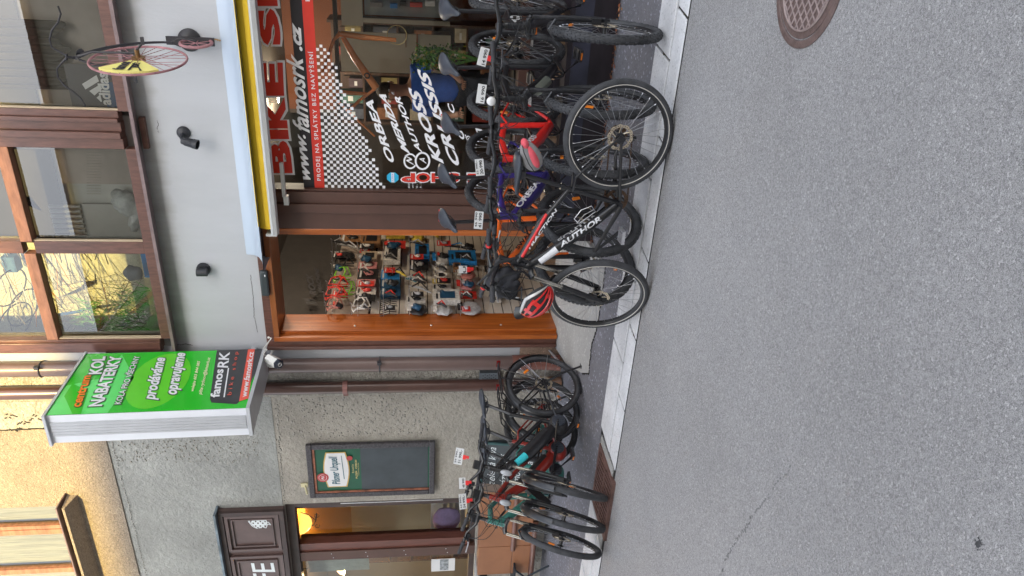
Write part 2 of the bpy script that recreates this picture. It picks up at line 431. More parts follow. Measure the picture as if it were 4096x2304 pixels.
# ------------------------------------------------------------------ the bicycle shop house
YW, YC = 6.30, 6.36           # faces of the white wall and of the cafe wall
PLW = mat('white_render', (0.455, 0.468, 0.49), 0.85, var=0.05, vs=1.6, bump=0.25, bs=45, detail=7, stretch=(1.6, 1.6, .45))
_n, _l = PLW.node_tree.nodes, PLW.node_tree.links       # brown rain dirt below the window sill, with its soft shadow painted in
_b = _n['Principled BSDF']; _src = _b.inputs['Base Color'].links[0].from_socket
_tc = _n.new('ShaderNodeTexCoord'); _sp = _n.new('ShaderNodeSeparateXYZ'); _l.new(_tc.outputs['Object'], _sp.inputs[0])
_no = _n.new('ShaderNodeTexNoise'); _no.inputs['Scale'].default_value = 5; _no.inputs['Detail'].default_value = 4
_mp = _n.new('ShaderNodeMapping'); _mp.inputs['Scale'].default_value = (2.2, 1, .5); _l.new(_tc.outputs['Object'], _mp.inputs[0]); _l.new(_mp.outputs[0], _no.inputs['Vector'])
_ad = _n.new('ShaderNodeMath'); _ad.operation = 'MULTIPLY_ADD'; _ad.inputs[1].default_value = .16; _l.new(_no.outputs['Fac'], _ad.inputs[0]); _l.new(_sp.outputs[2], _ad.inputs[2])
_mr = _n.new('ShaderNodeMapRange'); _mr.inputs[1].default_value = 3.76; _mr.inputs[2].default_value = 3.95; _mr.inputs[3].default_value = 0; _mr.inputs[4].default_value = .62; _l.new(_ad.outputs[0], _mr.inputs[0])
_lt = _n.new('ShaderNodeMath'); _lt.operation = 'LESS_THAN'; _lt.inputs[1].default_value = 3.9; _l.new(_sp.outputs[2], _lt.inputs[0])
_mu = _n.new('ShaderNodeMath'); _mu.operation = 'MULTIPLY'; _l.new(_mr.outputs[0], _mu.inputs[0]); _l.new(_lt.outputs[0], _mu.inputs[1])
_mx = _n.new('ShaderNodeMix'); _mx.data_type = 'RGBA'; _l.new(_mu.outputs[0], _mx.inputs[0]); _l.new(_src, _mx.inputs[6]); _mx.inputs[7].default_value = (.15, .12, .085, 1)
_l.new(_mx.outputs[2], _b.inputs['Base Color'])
PLK = stone_mat('pink_roughcast', (0.33, 0.235, 0.175), (1.4, 1.35, 1.3), 0.012, 110, 90, 0.25, 0.95, 0.1, 3)
BRW = mat('brown_frame_paint', (0.115, 0.050, 0.036), 0.42, var=0.28, vs=7, stretch=(6, 6, 1), coat=0.15)
BRW2 = mat('brown_panel', (0.080, 0.037, 0.026), 0.5, var=0.12, vs=4)
BRWL = mat('sun_tinted_brown_wood', (0.30, 0.135, 0.08), 0.55, var=0.3, vs=5, stretch=(1, 5, 5), bump=0.2, bs=40)  # brown wood; the transom's orange sunlight is put into this colour
WOODH = wood('varnished_wood_across', (0.34, 0.115, 0.030), (0.20, 0.055, 0.013), 0.35, 0, 0.3)
WOODV = wood('varnished_wood_upright', (0.46, 0.125, 0.022), (0.26, 0.060, 0.010), 0.35, 2, 0.3)
GLS = glass('window_glass', (0.90, 0.93, 0.92), 1.0)
GLU = glass('old_window_glass', (0.86, 0.88, 0.86), 2.6, 1.5)
LEAD = mat('sill_sheet_metal', (0.20, 0.145, 0.145), 0.45, 0.3, var=0.2, vs=8)

def wall_holes(b, x0, x1, z0, z1, Y, holes, depth=.30):
    xs = sorted({x0, x1, *[h[0] for h in holes], *[h[1] for h in holes]}); zs = sorted({z0, z1, *[h[2] for h in holes], *[h[3] for h in holes]})
    xs = [x for x in xs if x0 <= x <= x1]; zs = [z for z in zs if z0 <= z <= z1]
    for i in range(len(xs) - 1):
        for j in range(len(zs) - 1):
            cx, cz = (xs[i] + xs[i + 1]) / 2, (zs[j] + zs[j + 1]) / 2
            if any(h[0] < cx < h[1] and h[2] < cz < h[3] for h in holes): continue
            b.bb(xs[i], xs[i + 1], Y, Y + depth, zs[j], zs[j + 1])
    return b
SH = root('bike_shop_building', 'white rendered shop house with brown timber windows and a varnished wooden doorway', 'building', (-1.5, 6.3, 0))
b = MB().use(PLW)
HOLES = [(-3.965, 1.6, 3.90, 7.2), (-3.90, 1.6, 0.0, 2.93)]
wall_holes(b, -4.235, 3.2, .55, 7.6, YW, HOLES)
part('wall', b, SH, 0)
b = MB().use(PLK); b.bb(-4.235, -3.93, YW + .004, YW + .3, 0, .549); part('plinth', b, SH, 0)

b = MB().use(mat('hairline_crack', (.10, .09, .085), .9))
for pts in ([(700, 1376), (722, 1379), (745, 1376), (770, 1381)], [(628, 482), (634, 500), (628, 512), (636, 532)], [(1002, 1100), (1012, 1180), (1016, 1260), (1030, 1330)]):
    ps = [atY(x_, y_, 6.2985) for x_, y_ in pts]
    for A_, C_ in zip(ps[:-1], ps[1:]):
        for j in range(7):
            p = A_.lerp(C_, j / 7); q = A_.lerp(C_, (j + 1) / 7) + V((rnd.gauss(0, .003), 0, rnd.gauss(0, .003))); b.tube(p, q, .0018 if pts[0][0] != 700 else .004, n=4)
part('wall_crack', b, SH, 0)
# upper storey windows --------------------------------------------------
b = MB().use(BRW)
b.bb(-3.985, -3.845, 6.235, 6.34, 3.995, 7.2)           # left outer post
b.bb(-3.95, -3.87, 6.215, 6.2345, 3.995, 7.2)
b.bb(-3.845, -2.005, 6.245, 6.335, 3.90, 3.985)         # bottom rail left window
b.bb(-2.965, -2.850, 6.25, 6.335, 3.9855, 4.887)        # mullion
b.bb(-2.965, -2.850, 6.25, 6.335, 4.9855, 7.2)
b.bb(-1.69, 1.6, 6.245, 6.335, 3.90, 3.985)
b.bb(-2.005, -1.915, 6.24, 6.335, 3.9855, 7.2); b.bb(-1.9145, -1.86, 6.215, 6.335, 3.99, 7.2)
b.bb(-1.8595, -1.78, 6.25, 6.335, 3.9855, 7.2); b.bb(-1.7795, -1.745, 6.215, 6.335, 3.99, 7.2); b.bb(-1.7445, -1.685, 6.24, 6.335, 3.9855, 7.2)
UW = part('upper_window', b, SH); chamfer(UW, .004)
b = MB().use(BRWL); b.bb(-3.8445, -2.9655, 6.24, 6.335, 4.888, 4.985); b.bb(-2.8495, -2.0055, 6.24, 6.335, 4.888, 4.985); chamfer(part('transom', b, UW), .004)
b = MB().use(LEAD)
b.add([(-4.02, 6.16, 3.845), (1.6, 6.16, 3.845), (1.6, 6.16, 3.872), (-4.02, 6.16, 3.872), (-4.02, 6.3, 3.902), (1.6, 6.3, 3.902), (-4.02, 6.3, 3.868), (1.6, 6.3, 3.868)],
      [(0, 1, 2, 3), (3, 2, 5, 4), (0, 6, 7, 1), (0, 3, 4, 6)])
part('window_sill', b, UW, 0)
SUNW = mat('pale_bead', (0.50, 0.40, 0.27), 0.5, var=0.1)
b = MB().use(SUNW)
b.bb(-3.8445, -3.832, 6.255, 6.29, 3.9855, 4.887); b.bb(-1.6845, -1.674, 6.255, 6.29, 3.9855, 7.2); b.bb(-2.849, -2.838, 6.26, 6.29, 3.9855, 4.887)
part('glazing_bead', b, UW)
for (x0, x1, z0, z1) in [(-3.8445, -2.9655, 3.9855, 4.887), (-2.8495, -2.0055, 3.9855, 4.887), (-3.8445, -2.9655, 4.9855, 7.2), (-2.8495, -2.0055, 4.9855, 7.2), (-1.6845, 1.6, 3.9855, 7.2)]:
    b = MB().use(GLU); b.add([(x0, 6.31, z0), (x1, 6.31, z0), (x1, 6.31, z1), (x0, 6.31, z1)], [(0, 1, 2, 3)]); part('pane', b, UW, 0)
b = MB().use(BRW); b.bb(-2.0, -1.74, 6.255, 6.30, 3.80, 3.843); part('sill_bracket', b, UW)

# upper room: floor, side walls, back wall, no roof light other than the sky
INT = mat('upper_room_wall', (0.27, 0.245, 0.225), 0.9, var=0.08, vs=1.5)
b = MB().use(INT); b.bb(-5.7, 3, 8.2, 8.3, 3.5, 7.2); b.bb(-5.7, -5.6, 6.75, 8.2, 3.5, 7.2); b.bb(-2.05, -1.75, 6.345, 8.2, 3.5, 7.2); part('upper_room', b, SH, 0)
b = MB().use(mat('upper_floor', (0.16, 0.12, 0.09), 0.8)); b.bb(-5.7, 3, 6.75, 8.3, 3.6, 3.72); b.bb(-4.0, 3, 6.6, 6.75, 3.6, 3.72); part('upper_floor', b, SH, 0)

# shop front -------------------------------------------------------------
b = MB().use(BRW2)
b.bb(-2.700, -2.535, 6.235, 6.42, .48, 2.93); b.bb(-2.5345, -2.455, 6.205, 6.42, .48, 2.93); b.bb(-2.4545, -2.350, 6.23, 6.42, .48, 2.93)
b.bb(-2.3495, -2.335, 6.255, 6.42, .74, 2.93)
PIL = part('pillar', b, SH); chamfer(PIL, .003)
b = MB().use(BRW2)
b.bb(-2.335, 1.6, 6.25, 6.42, .66, .745)
b.bb(1.5, 1.6, 6.25, 6.42, .746, 2.93)
SWN = part('shop_window', b, SH)
b = MB().use(GLS); b.add([(-2.335, 6.312, .745), (1.5, 6.312, .745), (1.5, 6.312, 2.93), (-2.335, 6.312, 2.93)], [(0, 1, 2, 3)]); PANE = part('pane', b, SWN, 0)
DK = mat('dark_plinth_board', (0.022, 0.018, 0.022), 0.5, var=0.3, vs=3)
b = MB().use(DK); b.bb(-2.70, 1.6, 6.28, 6.4, 0.0, .659); part('stall_riser', b, SH, 0)

# vinyl lettering on the shop window
YL = 6.306
b = MB()
def lY(sx, p0, p1, up, m_=WHITE, off=0.0, **kw): return text_Y(b, m_, sx, p0, p1, up, YL, off, **kw)
big = [('B', (1171, 692), (1158, 563), (-84, 0)), ('I', (1157, 556), (1152, 518), (-80, 0)), ('K', (1152, 514), (1138, 388), (-86, 0)),
       ('E', (1137, 383), (1131, 250), (-86, 0)), ('S', (1130, 180), (1107, 34), (-84, 0)), ('H', (1112, 24), (1095, -110), (-84, 0))]
for ch, p0, p1, up in big: lY(ch, p0, p1, up, WHITE, 0.0, bold=0.09, grow=0.035)
for ch, p0, p1, up in big: lY(ch, p0, p1, up, REDV, 0.003, bold=0.055)
part('shop_name_lettering', b, SWN, 0)
b = MB().use(mat('black_vinyl', (0.012, 0.010, 0.014), 0.35, var=0.1))
b.add([(-2.335, YL, 2.483), (1.5, YL, 2.483), (1.5, YL, 2.575), (-2.335, YL, 2.575)], [(0, 1, 2, 3)])
b.use(REDV); b.add([(-2.335, YL, 2.398), (1.5, YL, 2.398), (1.5, YL, 2.4829), (-2.335, YL, 2.4829)], [(0, 1, 2, 3)])
lY('www.', (1243, 722), (1222, 540), (-30, -5), off=.003, bold=.03, shear=.35)
lY('famosrk', (1240, 532), (1211, 222), (-66, -10), off=.003, bold=.02, shear=.35)
lY('.cz', (1211, 205), (1203, 95), (-34, -5), off=.003, bold=.045, shear=.35)
lY('PRODEJ NA SPLÁTKY BEZ NAVÝŠENÍ', (1289, 722), (1257, 206), (-24, 0), off=.003, bold=.012, space=1.25)
lY('P', (1240, 5), (1238, -12), (-18, 0), off=.003, bold=.012)
part('website_band', b, SWN, 0)
b = MB().use(WHITE)
cs = .0278
for i in range(44):
    n_ = 18 - i * .36 + (1 if i < 3 else 0)
    for j in range(22):
        if (i + j) % 2 or j > n_ + rnd.uniform(-.8, .8): continue
        x = -2.333 + i * cs; z = 2.396 - j * cs; q = cs * .93 * (1 if i < 34 else .85)
        b.add([(x, YL, z - q), (x + q, YL, z - q), (x + q, YL, z), (x, YL, z)], [(0, 1, 2, 3)])
part('chequered_pattern', b, SWN, 0)
b = MB()
lY('ORBEA', (1583, 655), (1491, 398), (-36, -13), bold=.03)
lY('MERIDA', (1640, 616), (1543, 378), (-31, -12), bold=.035, shear=.2)
lY('AUTHOR', (1690, 611), (1600, 385), (-27, -10), bold=.03)
lY('®', (1577, 380), (1573, 370), (-9, -3))
lY('KROSS', (1776, 655), (1678, 365), (-45, -14), bold=.035, shear=.15)
lY('BICYCLES', (1714, 476), (1666, 364), (-8, -2), bold=.01, space=1.4)
lY('CRUSSIS', (1844, 667), (1712, 290), (-43, -14), bold=.035, shear=.15)
lY('C', (1823, 455), (1812, 418), (-24, -6), bold=.03); lY('G', (1862, 560), (1850, 525), (-24, -6), bold=.03); lY('T', (1935, 540), (1922, 505), (-26, -6), bold=.03)
lY('BIKES', (1900, 600), (1880, 545), (-22, -8), bold=.02)
for (cx, cy, r1) in [(1690, 644, .083), (1641, 645, .072)]:            # round emblem with an A, crossed emblem
    c = atY(cx, cy, YL); ring_ = []
    for k in range(32):
        a = 2 * math.pi * k / 32
        ring_ += [(c.x + r1 * math.cos(a), YL, c.z + r1 * .82 * math.sin(a)), (c.x + r1 * .8 * math.cos(a), YL, c.z + r1 * .62 * math.sin(a))]
    b.use(WHITE).add(ring_, [(2 * k, 2 * ((k + 1) % 32), 2 * ((k + 1) % 32) + 1, 2 * k + 1) for k in range(0, 32) if not (cx == 1641 and 20 < k < 27)])
lY('A', (1706, 655), (1698, 632), (-24, -8), bold=.02)
lY('N', (1655, 660), (1645, 628), (-26, -8), bold=.02, shear=.3)
part('brand_list_lettering', b, SWN, 0)
b = MB()
for ch, p0, p1, up in [('S', (1836, 692), (1786, 692), (0, 36)), ('H', (1782, 692), (1726, 692), (0, 36)), ('O', (1720, 692), (1664, 692), (0, 36)), ('P', (1660, 692), (1606, 692), (0, 36)), ('E', (1906, 694), (1870, 694), (0, 36))]:
    lY(ch, p0, p1, up, WHITE, 0, bold=.05, grow=.02)
    lY(ch, p0, p1, up, REDV, .003, bold=.03)
part('vertical_shop_lettering', b, SWN, 0)
b = MB().use(mat('cyan_sticker', (0.03, 0.42, 0.66), 0.4, var=.05)); c = atY(1571, 710, YL)
b.add([(c.x + .05 * math.cos(R(22.5 + 45 * k)), YL, c.z + .055 * math.sin(R(22.5 + 45 * k))) for k in range(8)], [tuple(range(8))])
b.use(WHITE).add([(c.x - .044, YL - .002, c.z - .012), (c.x + .044, YL - .002, c.z - .012), (c.x + .044, YL - .002, c.z + .012), (c.x - .044, YL - .002, c.z + .012)], [(0, 1, 2, 3)])
text_quad(b, BLUEP, '24 HOUR', (c.x - .038, YL - .004, c.z - .006), (c.x + .038, YL - .004, c.z - .006), (0, 0, .013))
part('round_sticker', b, SWN, 0)
b = MB()
for k, s_ in enumerate(['603 844 085', 'info@', '13 - 17', '9 - 12']): lY(s_, (1640 + k * 16, 752), (1638 + k * 16, 735 - 6 * len(s_) // 3), (-8, 0), bold=.01)
part('opening_hours_lettering', b, SWN, 0)

# doorway ----------------------------------------------------------------
b = MB().use(BRW); b.bb(-3.985, -3.885, 6.262, 6.42, .19, 3.03); b.bb(-3.8845, -2.70, 6.262, 6.42, 2.955, 3.03); b.bb(-3.985, -3.95, 6.24, 6.2615, .19, 3.03)
DR = part('doorway', b, SH); chamfer(DR, .003)
b = MB().use(WOODV)
b.bb(-3.8845, -3.835, 6.235, 6.44, .19, 2.954); b.bb(-3.8345, -3.80, 6.30, 6.62, .19, 2.90); b.bb(-2.758, -2.7005, 6.235, 6.62, .19, 2.90)
o = part('wooden_jamb', b, DR); chamfer(o, .004)
b = MB().use(WOODH); b.bb(-3.8345, -2.7005, 6.235, 6.62, 2.9005, 2.954); chamfer(part('wooden_lintel', b, DR), .004)
b = MB().use(SILVER)
for z in (.75, 1.45, 2.2): b.ell((-3.798, 6.38, z), (.008, .012, .012), 8, 6)
part('screw_cap', b, DR)
b = MB().use(mat('door_closer_plastic', (0.035, 0.045, 0.05), 0.4, var=.1))
c0, c1 = atY(1058, 1185, 6.2), atY(1058, 1085, 6.2)
b.box(((c0.x + c1.x) / 2, 6.215, (c0.z + c1.z) / 2), (abs(c1.x - c0.x), .05, .075)); o = part('door_closer', b, DR); chamfer(o, .018, 3)
b = MB().use(WHITE); b.bb(c1.x - .05, c1.x - .03, 6.186, 6.189, c1.z - .006, c1.z + .004); part('door_closer_mark', b, o)

# concrete ramp up to the door, with a cracked edge
b = MB().use(CONC)
rp = [(-4.06, 6.62, .20), (-4.02, 6.30, .19), (-3.98, 5.95, .145), (-3.86, 5.60, .075), (-3.74, 5.42, .052), (-3.45, 5.44, .052), (-3.25, 5.36, .048), (-2.95, 5.33, .048), (-2.62, 5.34, .05), (-2.60, 5.8, .12), (-2.60, 6.28, .19), (-2.60, 6.62, .20)]
b.add(rp + [(p[0], p[1], -.03) for p in rp] + [(-3.3, 5.9, .14), (-3.3, 6.4, .197)], [(0, 1, 13 + 12, ), (1, 2, 24, 25), (2, 3, 24), (3, 4, 5), (3, 5, 24), (5, 6, 24), (6, 7, 24), (7, 8, 9), (7, 9, 24), (9, 10, 25, 24), (10, 11, 25), (11, 0, 25)] + [(i, 12 + i, 12 + (i + 1) % 12, (i + 1) % 12) for i in range(12)])
struct('door_ramp', b, 60)
b = MB().use(JOINT)
for k in range(3, 8):
    A_, C_ = V(rp[k]), V(rp[k + 1])
    for j in range(12):
        p = A_.lerp(C_, j / 12) + V((rnd.gauss(0, .006), -.006 + rnd.gauss(0, .006), 0)); b.box((p.x, p.y, pz(p.y) + .003), (rnd.uniform(.015, .04), rnd.uniform(.004, .012), .006), Matrix.Rotation(rnd.uniform(-.5, .5), 3, 'Z'))
struct('ramp_crack', b, 0)
b = MB().use(SILVER); b.path([(-4.04, 6.27, .25), (-4.05, 6.10, .19), (-4.06, 5.95, .13), (-4.05, 5.85, .10)], .012, 8)
tag(obj('edge_trim', b), 'bent bare metal edge strip beside the concrete door ramp', 'metal strip')

# interior of the shop ---------------------------------------------------
OR = mat('orange_brown_wall', (0.20, 0.058, 0.018), 0.7, var=.1, vs=1.5)
CREAM = mat('cream_panel', (0.50, 0.46, 0.37), 0.7, var=.06, vs=2)
FLOORM = wood('shop_floor_boards', (0.16, 0.10, 0.06), (0.10, 0.06, 0.035), .5, 1)
b = MB().use(FLOORM); b.bb(-3.95, 1.6, 6.62, 11, .1, .2); part('shop_floor', b, SH, 0)
b = MB().use(mat('shop_ceiling', (0.10, 0.085, 0.07), 0.9)); b.bb(-4.1, 1.7, 6.6, 11, 3.2, 3.3); part('shop_ceiling', b, SH, 0)
b = MB().use(OR); b.bb(-2.5, 1.6, 9.6, 9.7, .2, 3.2); b.bb(1.6, 1.7, 6.6, 9.7, .2, 3.2)
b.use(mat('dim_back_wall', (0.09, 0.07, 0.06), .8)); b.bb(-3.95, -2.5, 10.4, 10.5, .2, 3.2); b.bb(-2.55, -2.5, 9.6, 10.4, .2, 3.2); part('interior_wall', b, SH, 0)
SLATW = wood('pale_slatwall', (0.66, 0.61, 0.54), (0.58, 0.53, 0.46), .6, 1)
XS = -3.83
b = MB().use(SLATW); zz = .2; k = 0
while zz < 2.06:
    b.bb(XS - .02, XS, 6.45, 9.9, zz + .005, zz + .0935); zz += .0985
b.use(JOINT); b.bb(XS - .03, XS - .021, 6.45, 9.9, .2, 2.1)
SL = part('slat_wall', b, SH, 0)
b = MB().use(mat('beige_header_panel', (0.36, 0.30, 0.25), .6, var=.05)); b.add([(XS - .01, 6.45, 2.09), (XS - .01, 9.9, 2.09), (XS + .02, 9.9, 2.50), (XS + .02, 6.45, 2.50)], [(0, 1, 2, 3)])
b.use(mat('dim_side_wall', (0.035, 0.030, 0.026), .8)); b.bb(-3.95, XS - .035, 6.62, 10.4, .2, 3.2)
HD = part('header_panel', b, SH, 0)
b = MB(); XH = XS + .012
text_X(b, INK, 'ROCK', (1268, 1192), (1250, 1108), (-28, -4), XH, .03, bold=.03, shear=.2)
text_X(b, INK, 'MACHINE', (1292, 1180), (1274, 1082), (-18, -3), XH, .03, bold=.03, shear=.2)
text_X(b, INK, 'RM', (1272, 1228), (1258, 1208), (-46, -4), XH, .03, bold=.02)
part('header_lettering', b, HD, 0)

# ------------------------------------------------------------------ cafe house to the left
STL = stone_mat('grey_roughcast', (0.30, 0.305, 0.285), (1.1, 1.1, 1.1), 0.028, 24, 60, 0.08, 0.95, 0.16, 1.6, bump=0.8)
STU = stone_mat('tan_roughcast', (0.36, 0.30, 0.235), (1.2, 1.2, 1.15), 0.03, 60, 95, 0.30, 0.95, 0.10, 1.8, bump=1.0)
STR = stone_mat('crumbling_render', (0.35, 0.33, 0.29), (1.15, 1.15, 1.15), 0.06, 12, 40, 0.14, 0.95, 0.22, 2.4, bump=1.0)
CH = root('cafe_building', 'grey and tan roughcast cafe house with brown timber shopfront beside the bicycle shop', 'building', (-7, 6.36, 0))
b = MB().use(STL)
CW = [(-10.2, -6.09, .90, 3.06)]
b.bb(-30, -4.60, YC - .006, YC + .34, 3.0755, 4.745)
STW = stone_mat('warm_roughcast', (0.335, 0.312, 0.268), (1.1, 1.1, 1.1), 0.028, 24, 60, 0.08, 0.95, 0.18, 1.6, bump=0.8)
b.use(STW); wall_holes(b, -30, -4.60, .05, 3.075, YC, CW, .34)
part('wall', b, CH, 0)
b = MB().use(STU); wall_holes(b, -30, -4.94, 4.7455, 9.0, YC - .02, [(-9.0, -5.98, 5.27, 7.4)], .36); part('upper_wall', b, CH, 0)
b = MB().use(STR); b.bb(-4.935, -4.60, YC - .035, YC + .3, 4.60, 9.0); b.bb(-4.599, -4.236, YC - .03, YC + .25, .0, 9.0); part('patched_strip', b, CH, 0)
b = MB().use(JOINT)
z = 4.62
while z < 8.5:
    b.box((-4.937 + rnd.gauss(0, .004), YC - .030, z), (.012 + rnd.random() * .008, .014, .09), Matrix.Rotation(rnd.uniform(-.1, .1), 3, 'Y')); z += .07
for (px0, py0) in [(20, 1660), (70, 1690), (120, 1672), (40, 1720)]:
    p = atY(px0, py0, YC - .035)
    for k in range(6): b.box((p.x + rnd.gauss(0, .02), YC - .036, p.z - k * .02), (.012, .006, .024), Matrix.Rotation(rnd.uniform(-1, 1), 3, 'Y'))
part('render_crack', b, CH, 0)
b = MB().use(stone_mat('render_relief', (0.33, 0.315, 0.28), (1.1,) * 3, .02, 60, 60, .1, .95, .15, 2))
def lump_line(pts, n, s, Y):
    for (A_, C_) in zip(pts[:-1], pts[1:]):
        for k in range(n):
            p = A_.lerp(C_, k / n); b.ell((p.x + rnd.gauss(0, s * .3), Y, p.z + rnd.gauss(0, s * .5)), (s * rnd.uniform(.8, 2), s * .6, s * rnd.uniform(.5, 1)), 6, 4)
lump_line([atY(1110, 1620, YC), atY(1118, 1800, YC), atY(1138, 2008, YC)], 26, .012, YC)
lump_line([atY(442, 1735, YC), atY(589, 2304, YC)], 60, .008, YC - .015)
rr = random.Random(3)
for k in range(330):                                 # crumbly patch near the downpipe
    u = rr.random(); v = rr.random(); p = atY(1100 + 620 * u, 1600 + 170 * v - 40 * u, YC)
    s = rr.uniform(.005, .014); b.ell((p.x, YC, p.z), (s * rr.uniform(.8, 1.8), s * .7, s), 6, 4)
for k in range(200):
    p = atY(430 + 600 * rr.random(), 1760 + 90 * rr.random(), YC - .012); s = rr.uniform(.004, .010); b.ell((p.x, YC - .012, p.z), (s * 1.4, s * .7, s), 6, 4)
part('render_lumps', b, CH, 60)['kind'] = 'stuff'
# bottom plinth, worn
b = MB().use(STR); b.bb(-30, -4.60, YC - .05, YC - .0005, 0, .22); part('plinth', b, CH, 0)
# upper window of the cafe with its ledge
WSH = mat('ribbed_curtain', (0.30, 0.31, 0.28), .8, var=.25, vs=9, stretch=(14, 1, .3))
b = MB().use(BRWL)
for x0, x1 in ((-6.50, -6.43), (-6.42, -6.37), (-7.10, -7.03), (-7.95, -7.88)): b.bb(x0, x1, 6.46, 6.52, 5.275, 7.4)
b.bb(-9, -5.985, 6.45, 6.52, 5.235, 5.2745)
UC = part('upper_window', b, CH)
b = MB().use(GLU); b.add([(-9, 6.50, 5.27), (-5.98, 6.50, 5.27), (-5.98, 6.50, 7.4), (-9, 6.50, 7.4)], [(0, 1, 2, 3)]); part('pane', b, UC, 0)
b = MB().use(WSH); x = -9
vs = []; 
while x < -6.0: vs.append((x, 6.60 + .02 * math.sin(x * 60), 5.2)); x += .02
n_ = len(vs); b.add(vs + [(p[0], p[1], 7.4) for p in vs], [(i, i + 1, n_ + i + 1, n_ + i) for i in range(n_ - 1)]); part('curtain', b, UC, 0)
b = MB().use(STU)
b.add([(-9.2, 6.14, 5.215), (-5.83, 6.14, 5.215), (-5.83, 6.14, 5.24), (-9.2, 6.14, 5.24), (-9.2, 6.36, 5.27), (-5.83, 6.36, 5.27), (-9.2, 6.36, 5.16), (-5.83, 6.36, 5.16)],
      [(0, 1, 2, 3), (3, 2, 5, 4), (0, 6, 7, 1), (1, 7, 5, 2)])
b.use(LEAD); b.bb(-9.25, -5.80, 6.11, 6.36, 5.272, 5.284); part('window_ledge', b, UC, 0)

# cafe shopfront
SGB = mat('cafe_brown_paint', (0.092, 0.058, 0.052), .45, var=.15, vs=5, coat=.1)
SGD = mat('cafe_brown_dark', (0.045, 0.026, 0.022), .45, var=.3, vs=6)
b = MB().use(SGB); b.bb(-9.8, -6.10, 6.30, 6.345, 3.06, 3.76)
SG = part('fascia_board', b, CH, 0)
b = MB().use(SGD)
def frame(x0, x1, z0, z1, w_, Y0, Y1):
    b.bb(x0, x1, Y0, Y1, z0, z0 + w_); b.bb(x0, x1, Y0, Y1, z1 - w_, z1); b.bb(x0, x0 + w_, Y0 + .0006, Y1, z0 + w_ + .0003, z1 - w_ - .0003); b.bb(x1 - w_, x1, Y0 + .0006, Y1, z0 + w_ + .0003, z1 - w_ - .0003)
frame(-9.8, -6.10, 3.06, 3.76, .05, 6.262, 6.2995)
b.use(SGB); frame(-6.70, -6.16, 3.12, 3.70, .035, 6.27, 6.2992); frame(-6.64, -6.22, 3.19, 3.64, .018, 6.28, 6.299)
frame(-9.6, -6.78, 3.12, 3.70, .035, 6.27, 6.2992); frame(-9.5, -6.86, 3.19, 3.64, .018, 6.28, 6.299)
part('fascia_moulding', b, SG)
b = MB().use(mat('flashing', (0.16, 0.20, 0.23), .5, .4, var=.4, vs=8)); b.bb(-9.9, -6.07, 6.20, 6.36, 3.762, 3.785); part('flashing', b, SG, 0)
CHALK = mat('pale_sign_paint', (0.66, 0.70, 0.70), .6, var=.05)
b = MB()
def lC(sx, p0, p1, up, Y=6.297, **kw): text_Y(b, CHALK, sx, p0, p1, up, Y, 0, **kw)
lC('E', (1101, 2288), (1094, 2252), (-90, 0), bold=.005); lC('F', (1112, 2332), (1104, 2294), (-92, 0), bold=.005); lC('F', (1116, 2370), (1110, 2338), (-92, 0), bold=.005)
lC('A', (1122, 2420), (1118, 2376), (-94, 0), bold=.005); lC('C', (1130, 2465), (1124, 2428), (-96, 0), bold=.005)
for s_ in (((1000, 2249), (1015, 2262)),): pass
part('cafe_lettering', b, SG, 0)
b = MB().use(CHALK)
b.add([atY(1038 + 31 * math.cos(2 * math.pi * k / 24), 2091 + 22 * math.sin(2 * math.pi * k / 24), 6.298) for k in range(24)], [tuple(range(24))])
b.use(SGD)                                             # emblem: a hop cone made of little plates with two leaves
cc = atY(1040, 2090, 6.297)
ol = [(.085, -.0), (.07, .045), (.03, .062), (-.03, .06), (-.075, .03), (-.09, -.01), (-.07, -.05), (-.02, -.065), (.04, -.06), (.075, -.035)]
Cn = MB()
def emb(px, py): return atY(px, py, 6.2965)
for i in range(6):
    for j in range(5):
        x_ = 1010 + i * 9.5; y_ = 2072 + j * 9 + (i % 2) * 2
        if (x_ - 1036) ** 2 / 34 ** 2 + (y_ - 2092) ** 2 / 25 ** 2 > 1 or (i + j) % 2: continue
        b.add([emb(x_, y_), emb(x_ + 6, y_ + 1), emb(x_ + 6, y_ + 6), emb(x_, y_ + 5)], [(0, 1, 2, 3)])
b.use(CHALK)
def stroke(pts, wd):
    pts = [emb(*p) for p in pts]
    for A_, C_ in zip(pts[:-1], pts[1:]):
        d = (C_ - A_); n__ = V((-d.z, 0, d.x)).normalized() * wd; b.add([A_ - n__, C_ - n__, C_ + n__, A_ + n__], [(0, 1, 2, 3)])
stroke([(1005, 2090), (1012, 2075), (1030, 2068), (1050, 2072), (1062, 2085)], .004); stroke([(1005, 2090), (1010, 2106), (1028, 2114), (1048, 2108), (1062, 2085)], .004)
stroke([(1008, 2104), (995, 2088), (985, 2066), (984, 2052), (990, 2056), (992, 2075), (1003, 2095)], .004)
stroke([(1000, 2085), (996, 2076), (1005, 2064), (1004, 2076), (998, 2086)], .003)
stroke([(1052, 2108), (1064, 2112), (1070, 2096), (1084, 2100), (1072, 2088), (1055, 2096)], .005)
part('hop_cone_emblem', b, SG, 0)
